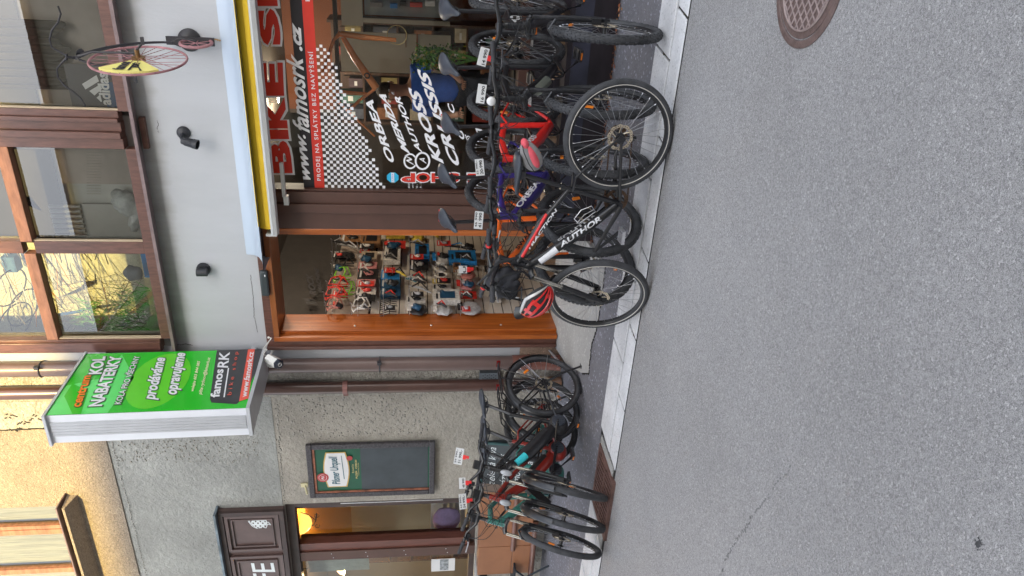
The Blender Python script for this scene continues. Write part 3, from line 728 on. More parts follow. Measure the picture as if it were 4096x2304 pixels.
# window and door timber below the fascia
b = MB().use(SGD)
b.bb(-10.2, -6.09, 6.40, 6.52, 2.96, 3.06); b.bb(-6.16, -6.0905, 6.38, 6.70, .90, 2.9595); b.bb(-6.30, -6.1605, 6.50, 6.66, .90, 2.9595)
b.bb(-10.2, -6.3005, 6.48, 6.60, .90, .965)
b.use(mat('cafe_red_brown', (0.12, 0.042, 0.03), .4, var=.2, vs=5, stretch=(6, 6, 1))); b.bb(-6.92, -6.80, 6.44, 6.60, .966, 2.9595)
b.use(BRW2); b.bb(-7.06, -6.921, 6.42, 6.58, .90, 2.9595)
CWN = part('cafe_window', b, CH); chamfer(CWN, .003)
b = MB().use(SILVER)
for z in (1.25, 1.75, 2.2, 2.6):
    b.ell((-6.955, 6.418, z), (.006, .004, .006), 8, 5); b.ell((-7.02, 6.418, z - .02), (.006, .004, .006), 8, 5)
part('screws', b, CWN)
b = MB().use(GLS); b.add([(-6.80, 6.55, .965), (-6.30, 6.55, .965), (-6.30, 6.55, 2.96), (-6.80, 6.55, 2.96)], [(0, 1, 2, 3)]); part('pane', b, CWN, 0)
b = MB().use(GLS); b.add([(-10.2, 6.55, .965), (-7.06, 6.55, .965), (-7.06, 6.55, 2.96), (-10.2, 6.55, 2.96)], [(0, 1, 2, 3)]); part('pane', b, CWN, 0)
b = MB().use(CONC); b.bb(-10.2, -7.03, 6.20, 6.45, .86, .899); part('outer_sill', b, CWN, 0)
BEI = mat('cafe_inner_wall', (0.40, 0.33, 0.23), .85, var=.05, vs=2); OCH = mat('ochre_wall', (0.34, 0.19, 0.045), .8, var=.05, vs=2)
b = MB().use(BEI); b.bb(-7.6, -6.05, 7.30, 7.4, .1, 2.45); b.bb(-6.10, -6.05, 6.75, 7.3, .1, 3.2); b.bb(-14, -6.05, 6.72, 10.5, 3.2, 3.3); b.bb(-14, -7.6, 9.6, 9.7, .1, 3.2)
b.bb(-14, -6.05, 6.72, 10.5, .0, .1)
IR = part('interior', b, CH, 0)
b = MB().use(OCH); b.bb(-7.6, -6.05, 7.30, 7.4, 2.4501, 3.2); part('ochre_wall', b, IR, 0)
# lit wall lamp inside
lp = atY(1205, 2098, 7.10); lp = V((lp.x, 7.12, lp.z))
t = root('cafe_wall_lamp', 'lit amber glass bowl wall lamp on curled iron bracket seen through the cafe window', 'wall lamp', lp)
b = MB().use(mat('amber_glass_lit', (0.9, 0.5, 0.1), .4, emit=(1.0, 0.50, 0.10), es=0.55, var=.2, vs=20))
b.lathe(lp - V((0, 0, .13)), (0, 0, 1), [(.004, 0), (.05, .012), (.10, .05), (.13, .10), (.14, .135)], 28); part('glass_bowl', b, t)
b = MB().use(mat('iron', (.03, .022, .018), .5))
b.path([lp + V((.16, .04, .02)), lp + V((.11, .03, -.09)), lp + V((.02, .03, -.17)), lp + V((-.06, .03, -.15)), lp + V((-.12, .04, -.06))], .006, 6)
for s_ in (-1, 1): b.path([lp + V((s_ * .09 + .03 * math.cos(a), .03, -.19 + .03 * math.sin(a))) for a in [k * .5 for k in range(12)]], .004, 5)
b.path([lp + V((0, .02, -.17)), lp + V((0, .16, -.17))], .01, 6); part('bracket', b, t)
ld = bpy.data.lights.new('lamp_light', 'POINT'); ld.energy = 5; ld.color = (1, .56, .18); ld.shadow_soft_size = .04
lo = bpy.data.objects.new('lamp_light', ld); COL.objects.link(lo); lo.parent = t; lo.location = (0, -.02, .10)
# bench, cushion and shelf behind the narrow pane
PALE = mat('pale_bench_paint', (0.62, 0.65, 0.65), .6, var=.06)
t = root('cafe_bench', 'pale grey slatted bench behind the narrow cafe pane under a purple cushion', 'bench', (-6.55, 6.95, .1))
b = MB().use(PALE); b.bb(-7.2, -6.15, 6.80, 7.25, .93, .97); part('seat', b, t)
b = MB().use(PALE)
for k in range(6): b.bb(-7.2, -6.15, 6.86, 6.88, 1.0 + k * .075, 1.05 + k * .075)
for x in (-7.18, -6.17): b.bb(x, x + .05, 6.832, 7.2, .1, .929)
part('slats', b, t)
b = MB().use(PALE); b.bb(-7.2, -6.15, 7.21, 7.25, .97, 1.38); b.bb(-7.2, -6.15, 7.15, 7.2095, 1.34, 1.38); part('backrest', b, t)
b = MB().use(mat('purple_cushion_cloth', (0.42, 0.31, 0.66), .9, var=.2, vs=8, bump=.3, bs=90))
cq = atY(1787, 2080, 6.72)
def pil(p):
    e = max(abs(p.x) / .20, abs(p.z) / .19); return V((p.x * (1 + .22 * (abs(p.z) / .19) ** 3), p.y * (1 - .5 * e * e) + .006 * math.sin(p.x * 60), p.z * (1 + .2 * (abs(p.x) / .2) ** 3)))
b.ell((cq.x, 6.74, cq.z), (.18, .085, .17), 28, 18, Matrix.Rotation(R(8), 3, 'Y'), pil)
tag(obj('cushion', b, smooth=60), 'crumpled purple cushion standing on the pale bench behind the cafe window', 'cushion')
# things behind the left pane of the cafe
t = root('cafe_curtain', 'pale drawn curtain strips hanging in the leftmost cafe window', 'curtain', (-7.5, 6.8, 2.9))
b = MB().use(mat('pale_curtain', (.42, .45, .42), .9, var=.15)); vs = [(-7.07 - k * .01, 6.78 + .02 * math.sin(k * .9), 2.2) for k in range(60)]
b.add(vs + [(p[0], p[1], 2.96) for p in vs], [(i, i + 1, 61 + i, 60 + i) for i in range(59)]); part('cloth', b, t, 60)
t = root('menu_card', 'white menu card with a grey photograph taped low inside the leftmost cafe pane', 'menu card', (-7.25, 6.54, 1.0))
m0, m1 = atY(1725, 2285, 6.54), atY(1820, 2232, 6.54)
b = MB().use(PAPER); b.bb(m0.x, m1.x, 6.535, 6.54, m1.z, m0.z); part('card', b, t, 0)
b = MB().use(mat('grey_photo', (.25, .27, .28), .6, var=.6, vs=30)); b.bb(m0.x + .02, m1.x - .01, 6.531, 6.5345, m1.z + .08, (m0.z + m1.z) / 2 + .04); part('photo', b, t, 0)
BOT = mat('bar_bottle_glass', (.25, .16, .05), .2, var=.5, vs=10); 
t = root('bar_shelves', 'wooden back bar shelves in the cafe behind the leftmost pane', 'shelves', (-8.4, 8.9, .1))
b = MB().use(wood('bar_wood', (.16, .085, .04), (.07, .035, .018), .5, 0))
for z in (1.0, 1.35, 1.7, 2.05): b.bb(-9.8, -7.7, 8.8, 9.1, z, z + .03)
for x in (-9.8, -9.1, -8.4, -7.73): b.bb(x, x + .03, 8.81, 9.09, .1, 2.4)
part('shelf_frame', b, t)
for k in range(16):
    x = -9.6 + k * .118 + rnd.uniform(-.02, .02); z = (1.03, 1.38, 1.73)[k % 3]; h = rnd.uniform(.16, .26)
    b = MB().use([BOT, WHITE, SILVER, mat('green_glass', (.05, .15, .06), .2), mat('yellow_box', (.5, .38, .1), .5)][k % 5])
    b.lathe((x, 8.93, z), (0, 0, 1), [(.001, 0), (.035, 0), (.036, h * .6), (.012, h * .78), (.013, h), (.001, h)], 12)
    tag(obj('bottle', b), ('tall ' if k < 5 else 'slim ' if k < 10 else 'short ' if k < 15 else 'small ') + ['brown', 'white', 'silver', 'green', 'yellow'][k % 5] + ' ' + ['lowest', 'middle', 'upper'][k % 3] + ' shelf bottle in the cafe back bar, number %d from the left' % (k + 1), 'bottle', 'bottles on the cafe back bar')
t = root('bar_pendant_lamp', 'lit warm pendant lamp over the cafe bar inside the leftmost window', 'pendant lamp', (-8.5, 7.6, 3.2))
b = MB().use(mat('pendant_glass_lit', (1, .8, .5), .4, emit=(1, .62, .28), es=1.2)); b.lathe((-8.5, 7.6, 2.62), (0, 0, 1), [(.12, 0), (.10, .06), (.04, .12), (.001, .13)], 20); part('shade', b, t)
b = MB().use(BLACKM); b.tube((-8.5, 7.6, 2.74), (-8.5, 7.6, 3.2), .004, n=6); part('cord', b, t)
l2 = bpy.data.lights.new('pendant_light', 'POINT'); l2.energy = 26; l2.color = (1, .66, .32); l2.shadow_soft_size = .08
o2 = bpy.data.objects.new('pendant_light', l2); COL.objects.link(o2); o2.parent = t; o2.location = (0, 0, -.64)
# grille shutter rod beside the cafe window
b = MB().use(SILVER); b.bb(-6.128, -6.118, 6.372, 6.379, 1.3, 2.45); tag(obj('shutter_rail', b), 'thin pale shutter guide rail in the dark timber right of the narrow cafe pane', 'rail')

# tiled block below the cafe window
TER = mat('terracotta_tile', (0.30, 0.125, 0.055), .45, var=.1, vs=3, coat=.2); TERD = mat('glazed_nosing', (0.16, 0.070, 0.045), .35, var=.2, vs=4, coat=.3); GRT = mat('tile_grout', (.30, .22, .17), .9)
t = root('tiled_plinth', 'terracotta tiled ledge with dark rounded nosings under the cafe window', 'tiled ledge', (-6.4, 6.2, 0))
b = MB().use(GRT); b.bb(-7.03, -5.75, 6.075, 6.308, .24, .89); part('core', b, t, 0)
b = MB().use(TER)
for (x0, x1) in ((-5.752, -6.12), (-6.128, -6.575), (-6.583, -7.03)):
    b.bb(x1, x0, 6.066, 6.20, .50, .893); b.bb(x1, x0, 6.066, 6.20, .285, .494)
o = part('tiles', b, t); chamfer(o, .003)
b = MB().use(TERD)
b.path([(-6.62, 6.05, .50), (-5.74, 6.05, .50)], .03, 12); b.path([(-7.04, 6.05, .262), (-6.2, 6.05, .262)], .034, 12); b.bb(-6.62, -5.74, 6.05, 6.3, .475, .4999); b.bb(-7.04, -6.2, 6.05, 6.3, .235, .284)
part('nosing', b, t)

# downpipes between the houses
PIPE = mat('brown_pipe_paint', (0.125, 0.082, 0.072), .42, .1, var=.15, vs=3, coat=.2); PIPE2 = mat('dark_brown_pipe', (0.075, 0.036, 0.028), .32, .1, var=.2, vs=3, coat=.3)
t = root('drainpipe', 'wide dull brown drainpipe with dented red-brown foot beside the white shop wall', 'drainpipe', (-4.17, 6.24, .1))
b = MB().use(PIPE); b.path([(-4.165, 6.24, .62), (-4.165, 6.24, 3.0), (-4.165, 6.24, 8.2)], .072, 20); part('pipe', b, t)
b = MB().use(mat('red_brown_pipe_foot', (0.19, 0.075, 0.055), .5, .1, var=.2, vs=4))
b.path([(-4.16, 6.22, .14), (-4.165, 6.225, .22), (-4.17, 6.235, .36), (-4.165, 6.24, .50), (-4.165, 6.24, .63)], [.085, .078, .066, .082, .078], 16); b.torus((-4.165, 6.24, .46), (0, 0, 1), .078, .012, 24, 6); part('pipe_foot', b, t)
b = MB().use(DARKM)
for z in (1.96, 5.1): b.torus((-4.165, 6.24, z), (0, 0, 1), .075, .007, 24, 6); b.bb(-4.11, -4.08, 6.14, 6.18, z - .02, z + .02)
part('pipe_clip', b, t)
t = root('drainpipe', 'glossy dark brown drainpipe held by a red-brown strap next to the grey cafe wall', 'drainpipe', (-4.45, 6.24, .1))
b = MB().use(PIPE2); b.path([(-4.45, 6.26, .30), (-4.45, 6.26, 8.2)], .064, 20); part('pipe', b, t)
b = MB().use(mat('strap_brown', (.22, .10, .085), .5)); zc = atY(1380, 1565, 6.2).z; b.lathe((-4.45, 6.26, zc - .025), (0, 0, 1), [(.066, 0), (.07, .004), (.07, .046), (.066, .05)], 24); b.bb(-4.55, -4.51, 6.25, 6.262, zc - .025, zc + .025); part('strap', b, t)
b = MB().use(mat('worn_pipe_foot', (.27, .15, .09), .8, var=.4, vs=8)); b.path([(-4.45, 6.25, .10), (-4.45, 6.255, .2), (-4.45, 6.26, .32)], [.08, .082, .072], 12); part('pipe_foot', b, t)
BOXG = mat('grey_vent_box', (.13, .15, .17), .5, .3)
t = root('vent_box', 'grey perforated metal box on the strip between the two brown drainpipes', 'box', (-4.3, 6.28, .75))
p0, p1 = atY(1917, 1532, 6.28), atY(1995, 1490, 6.28)
b = MB().use(BOXG); b.bb(p0.x, p1.x, 6.27, 6.33, p1.z, p0.z); part('housing', b, t)
b = MB().use(INK)
for i in range(7):
    for j in range(3): b.ell((p0.x + .025 + j * .035 + (i % 2) * .012, 6.27, p1.z + .03 + i * .022), (.007, .003, .007), 8, 4)
part('holes', b, t)

# ------------------------------------------------------------------ awning and its cover
CVM = mat('pale_blue_sheet', (0.44, 0.51, 0.60), .38, .15, var=.03, vs=1)
t = root('awning', 'rolled yellow awning under a light blue metal cover above the shop window', 'awning', (-1, 6.1, 2.9))
b = MB().use(CVM); prof = [(6.298, 3.13), (6.285, 3.06), (6.24, 3.01), (6.15, 2.965), (6.04, 2.935), (5.925, 2.912)]
x0, x1 = -2.985, 1.8
b.add([(x0, y, z) for y, z in prof] + [(x1, y, z) for y, z in prof], [(i, i + 1, 7 + i, 6 + i) for i in range(5)])
b.add([(x0, y, z) for y, z in prof] + [(x0, 6.298, 2.915)], [(6, 0, 1), (6, 1, 2), (6, 2, 3), (6, 3, 4), (6, 4, 5)]); b.add([(x0, y + .006, z - .006) for y, z in prof] + [(x1, y + .006, z - .006) for y, z in prof], [(i, i + 1, 7 + i, 6 + i) for i in range(5)])
part('cover', b, t, 50)
YEL = mat('yellow_awning_cloth', (0.72, 0.48, 0.02), .7, var=.06, vs=4, bump=.1, bs=200)
b = MB().use(YEL); b.path([(-2.60, 6.08, 2.865), (1.7, 6.08, 2.865)], .085, 20); b.bb(-2.60, 1.7, 5.985, 6.05, 2.829, 2.868); part('cloth_roll', b, t)
BARM = mat('cassette_grey', (0.52, 0.53, 0.52), .4, .2, var=.05)
b = MB().use(BARM); prof = [(5.975, 2.828), (5.955, 2.822), (5.945, 2.805), (5.955, 2.772), (5.985, 2.760), (6.03, 2.768), (6.04, 2.828)]
for xa, xb in ((-2.64, 1.7),):
    b.add([(xa, y, z) for y, z in prof] + [(xb, y, z) for y, z in prof], [(i, (i + 1) % 7, 7 + (i + 1) % 7, 7 + i) for i in range(7)] + [tuple(range(7)), tuple(range(13, 6, -1))])
o = part('front_bar', b, t, 30)
b = MB().use(BARM); b.bb(-2.66, -2.641, 5.97, 6.10, 2.78, 2.87); b.bb(-2.35, -2.05, 6.10, 6.14, 2.70, 2.73); b.bb(-2.42, -2.34, 6.09, 6.14, 2.68, 2.72); part('folding_arm', b, t)

# ------------------------------------------------------------------ projecting green light box sign
p = atX(294, 1420, -3.92); XSG = -3.92
GREEN = mat('green_sign_film', (0.02, 0.50, 0.02), .25, var=.05, coat=.5); GR2 = mat('lime_sign_film', (0.12, 0.62, 0.03), .25, var=.05, coat=.5); GR3 = mat('light_green_film', (0.10, 0.72, 0.14), .25, var=.05, coat=.5)
ALU = mat('sign_aluminium', (0.50, 0.51, 0.53), .4, .25, var=.05); SGW = mat('sign_white_profile', (0.70, 0.72, 0.76), .4, var=.03)
t = root('light_box_sign', 'tall green light box sign with white lettering projecting from the wall between the two houses', 'sign', (-4.05, 5.7, 2.95))
# the box stands square to the wall: near edge at yn, wall side at yf
yn, yf, zt, zb, th = 5.20, 6.12, 4.60, 3.04, .285
b = MB().use(SGW); b.bb(XSG - th, XSG - .004, yn, yf, zb, zt); BOX = part('housing', b, t, 0)
b = MB().use(ALU)
b.bb(XSG - th + .07, XSG - .075, yn - .006, yn - .0005, zb + .01, zt - .01)
for k in range(5): b.bb(XSG - th + .082 + k * .028, XSG - th + .088 + k * .028, yn - .011, yn - .0062, zb + .01, zt - .01)
b.bb(XSG - th - .012, XSG + .012, yn - .03, yf + .02, zt, zt + .022); b.bb(XSG - th - .005, XSG + .006, yn - .01, yf + .01, zb - .03, zb - .0005)
part('edge_profile', b, BOX)
b = MB().use(GREEN); b.add([(XSG, yn, zb), (XSG, yf, zb), (XSG, yf, zt), (XSG, yn, zt)], [(0, 1, 2, 3)])
def sgp(u, v, o=.0015): return (XSG + o, yn + (yf - yn) * u, zb + (zt - zb) * v)   # u: towards the wall, v: up
b.use(GR3); b.add([sgp(0, .70), sgp(.55, .66), sgp(.97, .80), sgp(.55, .84), sgp(.45, .995), sgp(0, .995)], [tuple(range(6))])
b.use(GREEN); b.add([sgp(0, .83, .003), sgp(.35, .86, .003), sgp(.48, .97, .003), sgp(.28, .97, .003), sgp(.0, .87, .003)], [tuple(range(5))])
b.use(GR2); b.add([sgp(.5 + .46 * math.cos(a), .52 + .16 * math.sin(a)) for a in [2 * math.pi * k / 28 for k in range(28)]], [tuple(range(28))])
FACE = part('front_film', b, BOX, 0)
# lettering, laid out on the face in face units (u, v) measured from the photograph
def P(px, py): return atX(px, py, XSG)
b = MB(); SHD = mat('sign_text_outline', (.02, .10, .02), .4); ORT = mat('sign_orange_text', (.85, .22, .03), .4); PEA = mat('sign_pale_text', (.75, .72, .45), .4)
def face_text(sx, u0, u1, v0, v1, m_=WHITE, slope=0.0, outline=True, **kw):
    p0, p1, up = V(sgp(u0, v0)), V(sgp(u1, v0 + slope)), V((0, 0, (v1 - v0) * (zt - zb)))
    kw2 = dict(kw); kw2['bold'] = kw.get('bold', 0) + .035
    if outline: text_quad(b, SHD, sx, p0, p1, up, V((.003, 0, 0)), grow=.022, **kw2)
    text_quad(b, m_, sx, p0, p1, up, V((.006, 0, 0)), **kw)
face_text('centrum', .10, .60, .850, .893, ORT, .045, bold=.03)
face_text('KOL', .62, .93, .845, .915, WHITE, .035, bold=.03)
face_text('NABATERKY', .10, .93, .745, .812, WHITE, .045, bold=.03)
face_text('KOLA PRO VŠECHNY', .12, .92, .655, .695, WHITE, .035, bold=.01)
face_text('prodáváme', .16, .88, .470, .555, WHITE, .05, bold=.03, shear=.3)
face_text('opravujeme', .24, .96, .368, .450, WHITE, .05, bold=.03, shear=.3)
face_text('volejte 603 844 085', .28, .80, .300, .322, PEA, .03, outline=False, bold=.02, shear=.3)
face_text('pište rychnov@famosrk.cz', .22, .86, .250, .275, PEA, .03, outline=False, bold=.02, shear=.3)
BLKF = mat('sign_black_film', (.03, .03, .035), .3, coat=.3)
b.use(BLKF); b.add([sgp(.06, .055, .002), sgp(.11, .04, .002), sgp(.55, 0.0, .002), sgp(1, 0, .002), sgp(1, .265, .002), sgp(.93, .262, .002), sgp(.16, .205, .002), sgp(.10, .19, .002)], [tuple(range(8))])
REDF = mat('sign_red_film', (.75, .10, .06), .3); b.use(REDF); b.add([sgp(.10, .045, .004), sgp(1, .085, .004), sgp(1, .045, .004), sgp(.14, .0, .004)], [(0, 1, 2, 3)])
face_text('famos', .17, .64, .155, .205, WHITE, .03, outline=False, bold=.03); face_text('RK', .66, .95, .165, .225, WHITE, .02, outline=False, bold=.02, shear=.1)
b.use(WHITE).add([sgp(.17, .135, .006), sgp(.66, .165, .006), sgp(.66, .158, .006), sgp(.17, .128, .006)], [(0, 1, 2, 3)])
face_text('bike shop', .20, .95, .090, .118, REDF, .04, outline=False, space=1.6)
face_text('www.famosrk.cz', .16, .94, .010, .042, WHITE, .035, outline=False, bold=.02)
part('sign_lettering', b, FACE, 0)
b = MB().use(ALU)
for z in (zt - .12, zb + .08): b.bb(XSG - .13, XSG - .06, yf, 6.30, z, z + .05); b.bb(XSG - .16, XSG - .03, 6.285, 6.299, z - .03, z + .08)
part('wall_bracket', b, t)
t.rotation_euler = (R(1.7), 0, 0); t.location.y += .045

# security camera under the sign
cp = atY(1104, 1450, 5.95)
t = root('security_camera', 'white security camera with black face and loose cable beside the green sign', 'camera', cp)
WPL = mat('white_plastic', (.72, .72, .68), .35, var=.03)
cx_ = V((.05, -.62, -.62)).normalized()
b = MB().use(WPL); b.path([cp - cx_ * .125, cp - cx_ * .115, cp + cx_ * .03], [.034, .047, .050], 6, ref=V((1, 0, 0))); BD = part('housing', b, t)
b = MB().use(mat('camera_face', (.02, .025, .04), .15, coat=.5)); b.path([cp + cx_ * .030, cp + cx_ * .055, cp + cx_ * .070], [.051, .050, .030], 6, ref=V((1, 0, 0))); part('front_face', b, BD)
b = MB().use(WPL); q = cp + cx_ * .068 + V((.006, -.004, .004)); b.torus(q, cx_, .017, .0035, 20, 6); part('lens_ring', b, BD)
b = MB().use(WPL); a_ = cp + V((-.06, .05, .09)); b.tube(cp - cx_ * .02 + V((-.035, .01, 0)), a_ + V((-.01, 0, 0)), .009); b.tube(cp - cx_ * .0 + V((-.045, .0, -.01)), a_ + V((-.02, 0, -.015)), .009); b.tube(a_, V((a_.x, 6.30, a_.z)), .012); b.lathe((a_.x, 6.299, a_.z), (0, -1, 0), [(.001, .02), (.03, .018), (.032, 0)], 20); part('bracket', b, t)
b = MB().use(WPL); e_ = atY(1074, 1350, 6.21)
b.path([cp - cx_ * .08, cp - cx_ * .12 + V((0, .02, 0)), cp + V((.03, .1, .13)), cp + V((.055, .14, .10)), cp + V((.05, .16, .14)), e_ + V((.0, -.01, -.03)), e_], .005, 6)
b.path([cp - cx_ * .08, cp + V((-.02, .06, .12)), cp + V((.0, .1, .155)), e_ + V((-.01, 0, -.02)), e_], .0035, 6); b.ell(e_, (.011, .011, .011), 10, 6); part('cable', b, t)
# intercom
i0, i1 = atY(1690, 1388, 6.28), atY(1724, 1352, 6.28)
t = root('doorbell_box', 'small pale doorbell box on the white wall left of the shop doorway', 'doorbell', (i0.x, 6.29, i1.z))
b = MB().use(WPL); b.bb(i0.x, i1.x, 6.272, 6.2995, i1.z, i0.z); chamfer(part('housing', b, t), .004)
b = MB().use(DARKM); mx_ = (i0.x + i1.x) / 2; b.torus((mx_, 6.271, (i0.z + i1.z) / 2 + .01), (0, 1, 0), .012, .002, 16, 5); b.bb(mx_ - .018, mx_ + .018, 6.269, 6.2718, i1.z + .018, i1.z + .022); part('button', b, t)

# black spot lamp and round wall lamp on the white wall
LMP = mat('lamp_black', (.020, .021, .026), .5, var=.2, vs=30)
sp = atY(735, 530, 6.30)
t = root('spot_lamp', 'black adjustable spot lamp on the white wall above the awning, pointing down', 'wall lamp', (sp.x, 6.3, sp.z))
b = MB().use(LMP); b.lathe((sp.x, 6.299, sp.z), (0, -1, 0), [(.055, 0), (.055, .012), (.045, .03), (.02, .042), (.001, .043)], 28); part('wall_plate', b, t)
b = MB().use(LMP); h0 = V((sp.x, 6.26, sp.z)); h1 = V((sp.x - .035, 6.17, sp.z - .03)); b.path([h0, h0 + V((-.02, -.045, .0)), h1], .014, 8); part('arm', b, t)
ax = V((-.18, -.18, -.95)).normalized()
b = MB().use(LMP); b.lathe(h1 - ax * .02, ax, [(.001, 0), (.026, .004), (.030, .03), (.033, .09), (.040, .10), (.041, .135), (.036, .135), (.034, .10), (.001, .095)], 24)
for k in range(12):
    a = 2 * math.pi * k / 12; u = ax.orthogonal().normalized(); w_ = ax.cross(u); d = u * math.cos(a) + w_ * math.sin(a); b.tube(h1 + ax * .01 + d * .031, h1 + ax * .07 + d * .034, .003, n=5)
part('lamp_head', b, t)
sp = atY(815, 1075, 6.30)
t = root('bulkhead_lamp', 'round black wall lamp with a curved hood on the white wall near the window corner', 'wall lamp', (sp.x, 6.3, sp.z))
b = MB().use(LMP); b.lathe((sp.x, 6.299, sp.z), (0, -1, 0), [(.062, 0), (.062, .02), (.056, .032), (.001, .034)], 36); part('wall_plate', b, t)
b = MB().use(LMP); b.path([(sp.x, 6.225, sp.z + .042), (sp.x, 6.225, sp.z - .048)], .036, 20); b.bb(sp.x - .03, sp.x + .03, 6.225, 6.27, sp.z - .04, sp.z + .035); part('lamp_head', b, t)
b = MB().use(LMP); b.ell((sp.x + .045, 6.27, sp.z - .05), (.006, .006, .012), 8, 5); part('sensor', b, t)

# ------------------------------------------------------------------ penny-farthing trade sign
PK = mat('faded_pink_paint', (0.33, 0.155, 0.165), .6, var=.3, vs=12); IRB = mat('sign_iron', (.022, .02, .024), .5, var=.3, vs=20)
xp = -1.105
wp = atY(775, 160, 6.30)
t = root('penny_farthing_sign', 'small penny farthing trade sign with faded pink wheels hung over the awning', 'sign', (xp, 6.3, wp.z))
b = MB().use(IRB); b.lathe((wp.x, 6.299, wp.z + .03), (0, -1, 0), [(.088, 0), (.088, .012), (.07, .035), (.03, .05), (.001, .05)], 32); b.bb(wp.x - .032, wp.x + .032, 6.235, 6.252, wp.z - .17, wp.z + .19); part('wall_plate', b, t)
wc = V((atY(555, 241, 5.52).x, 5.52, atY(555, 241, 5.52).z)); RW = .312
wd = V((math.sin(R(6.5)), math.cos(R(6.5)), 0)); wax = wd.cross(V((0, 0, 1)))
b = MB().use(PK); b.torus(wc, wax, RW, .0085, 64, 8); BW = part('big_wheel', b, t)
b = MB().use(PK)
for k in range(26):
    a = 2 * math.pi * (k + .5) / 26; d = wd * math.cos(a) + V((0, 0, 1)) * math.sin(a)
    a2 = a + (.35 if k % 2 else -.35); d2 = wd * math.cos(a2) + V((0, 0, 1)) * math.sin(a2)
    b.tube(wc + d2 * .03 + wax * (.02 if k % 4 < 2 else -.02), wc + d * RW, .0022, n=5)
part('spokes', b, BW)
b = MB().use(mat('worn_brass', (.25, .14, .06), .5, .5, var=.4, vs=30)); b.tube(wc - wax * .07, wc + wax * .07, .016, n=12); b.lathe(wc - wax * .022, wax, [(.001, 0), (.045, 0), (.045, .044), (.001, .044)], 20); part('hub', b, BW)
b = MB().use(IRB)
for s_ in (-1, 1): b.path([wc + wax * s_ * .07, wc + wax * s_ * .12 + V((0, 0, -.05 * s_))], .007, 6); b.box(wc + wax * s_ * .135 + V((0, 0, -.05 * s_)), (.05, .022, .018))
part('pedals', b, BW)
YB = mat('yellow_disc_paint', (.80, .72, .22), .5, var=.04)
b = MB().use(YB); sec = [wc + (wd * math.cos(a) + V((0, 0, 1)) * math.sin(a)) * .285 for a in [R(180 + 42 - 84 * k / 16) for k in range(17)]]
ins = [wc + (wd * math.cos(a) + V((0, 0, 1)) * math.sin(a)) * .05 for a in [R(180 - 42 + 84 * k / 6) for k in range(7)]]
b.poly([p + wax * .012 for p in sec + ins], wax * -.024)
DS = part('name_plate', b, BW, 0)
b = MB(); o_ = wax * .016
def wpnt(r_, z_): return wc - wd * r_ + V((0, 0, z_)) + o_
text_quad(b, INK, 'famos', wpnt(.255, .02), wpnt(.085, .02), V((0, 0, .075)), bold=.05)
text_quad(b, INK, 'RK', wpnt(.20, -.055), wpnt(.10, -.045), V((0, 0, .05)), bold=.06)
b.use(INK).add([wpnt(.26, -.10), wpnt(.10, -.012), wpnt(.085, -.005), wpnt(.255, -.005), wpnt(.255, -.02), wpnt(.13, -.02), wpnt(.26, -.085)], [(0, 1, 6), (1, 2, 3, 4, 5)])
part('name_lettering', b, DS, 0)
hb_ = wc + V((0, 0, RW + .10))                       # steering head above the wheel
b = MB().use(IRB)
for s_ in (-1, 1): b.path([wc + wax * s_ * .05, wc + wax * s_ * .045 + V((0, 0, RW - .02)), hb_ + V((0, 0, -.02)) + wax * s_ * .012], .008, 8)
FK = part('fork', b, t)
b = MB().use(IRB)
bb_ = [hb_]; tgt = V((wp.x, 6.16, wp.z + .13))
for k in range(1, 13):
    a = k / 12 * math.pi * .5; bb_.append(V((hb_.x + (tgt.x - hb_.x) * math.sin(a), hb_.y + (tgt.y - hb_.y) * math.sin(a), tgt.z + (hb_.z - tgt.z) * math.cos(a))))
b.path(bb_, [.013 - .0004 * k for k in range(13)], 10)
for s_ in (-1, 1): b.path([tgt, tgt + V((s_ * .03, .01, -.06)), V((wp.x + s_ * .02, 6.17, wp.z - .04))], .006, 6)
b.path([hb_ + V((0, .08, .0)), hb_ + V((0, .16, .02))], .008, 6); b.ell(hb_ + V((0, .17, .035)), (.03, .07, .012), 10, 6)
part('backbone', b, t)
b = MB().use(PK); sw = V((wp.x, 6.17, wp.z - .05)); b.torus(sw, wax, .115, .012, 32, 8)
for k in range(7): a = 2 * math.pi * k / 7; b.tube(sw, sw + (wd * math.cos(a) + V((0, 0, 1)) * math.sin(a)) * .11, .003, n=5)
part('small_wheel', b, t)
b = MB().use(IRB)
hx = atY(265, 220, 5.5)
def H(px, py): return atY(px, py, 5.5)
hp = [H(232, 24), H(243, 55), H(232, 90), H(208, 120), H(198, 158), H(208, 190), H(245, 210), H(266, 224)]
hp2 = [H(266, 232), H(250, 248), H(228, 275), H(232, 308), H(255, 340), H(290, 365), H(322, 392), H(343, 425)]
b.path(hp, .0062, 8); b.path(hp2, .0062, 8)
hq = hb_ + V((0, 0, .01)); b.tube(hq, H(266, 228), .010); b.tube(H(266, 216), H(266, 240), .009)
part('handlebar', b, t)
b = MB().use(mat('rust_stain', (.50, .30, .12), .9, var=.2))
for k in range(5):
    p = atY(850 + k * 9, 157 + rnd.uniform(-5, 5), 6.299); b.add([(p.x - .008, 6.2985, p.z), (p.x + .006, 6.2985, p.z + .004), (p.x + .003, 6.2985, p.z - .03)], [(0, 1, 2)])
part('rust_stain', b, SH, 0)

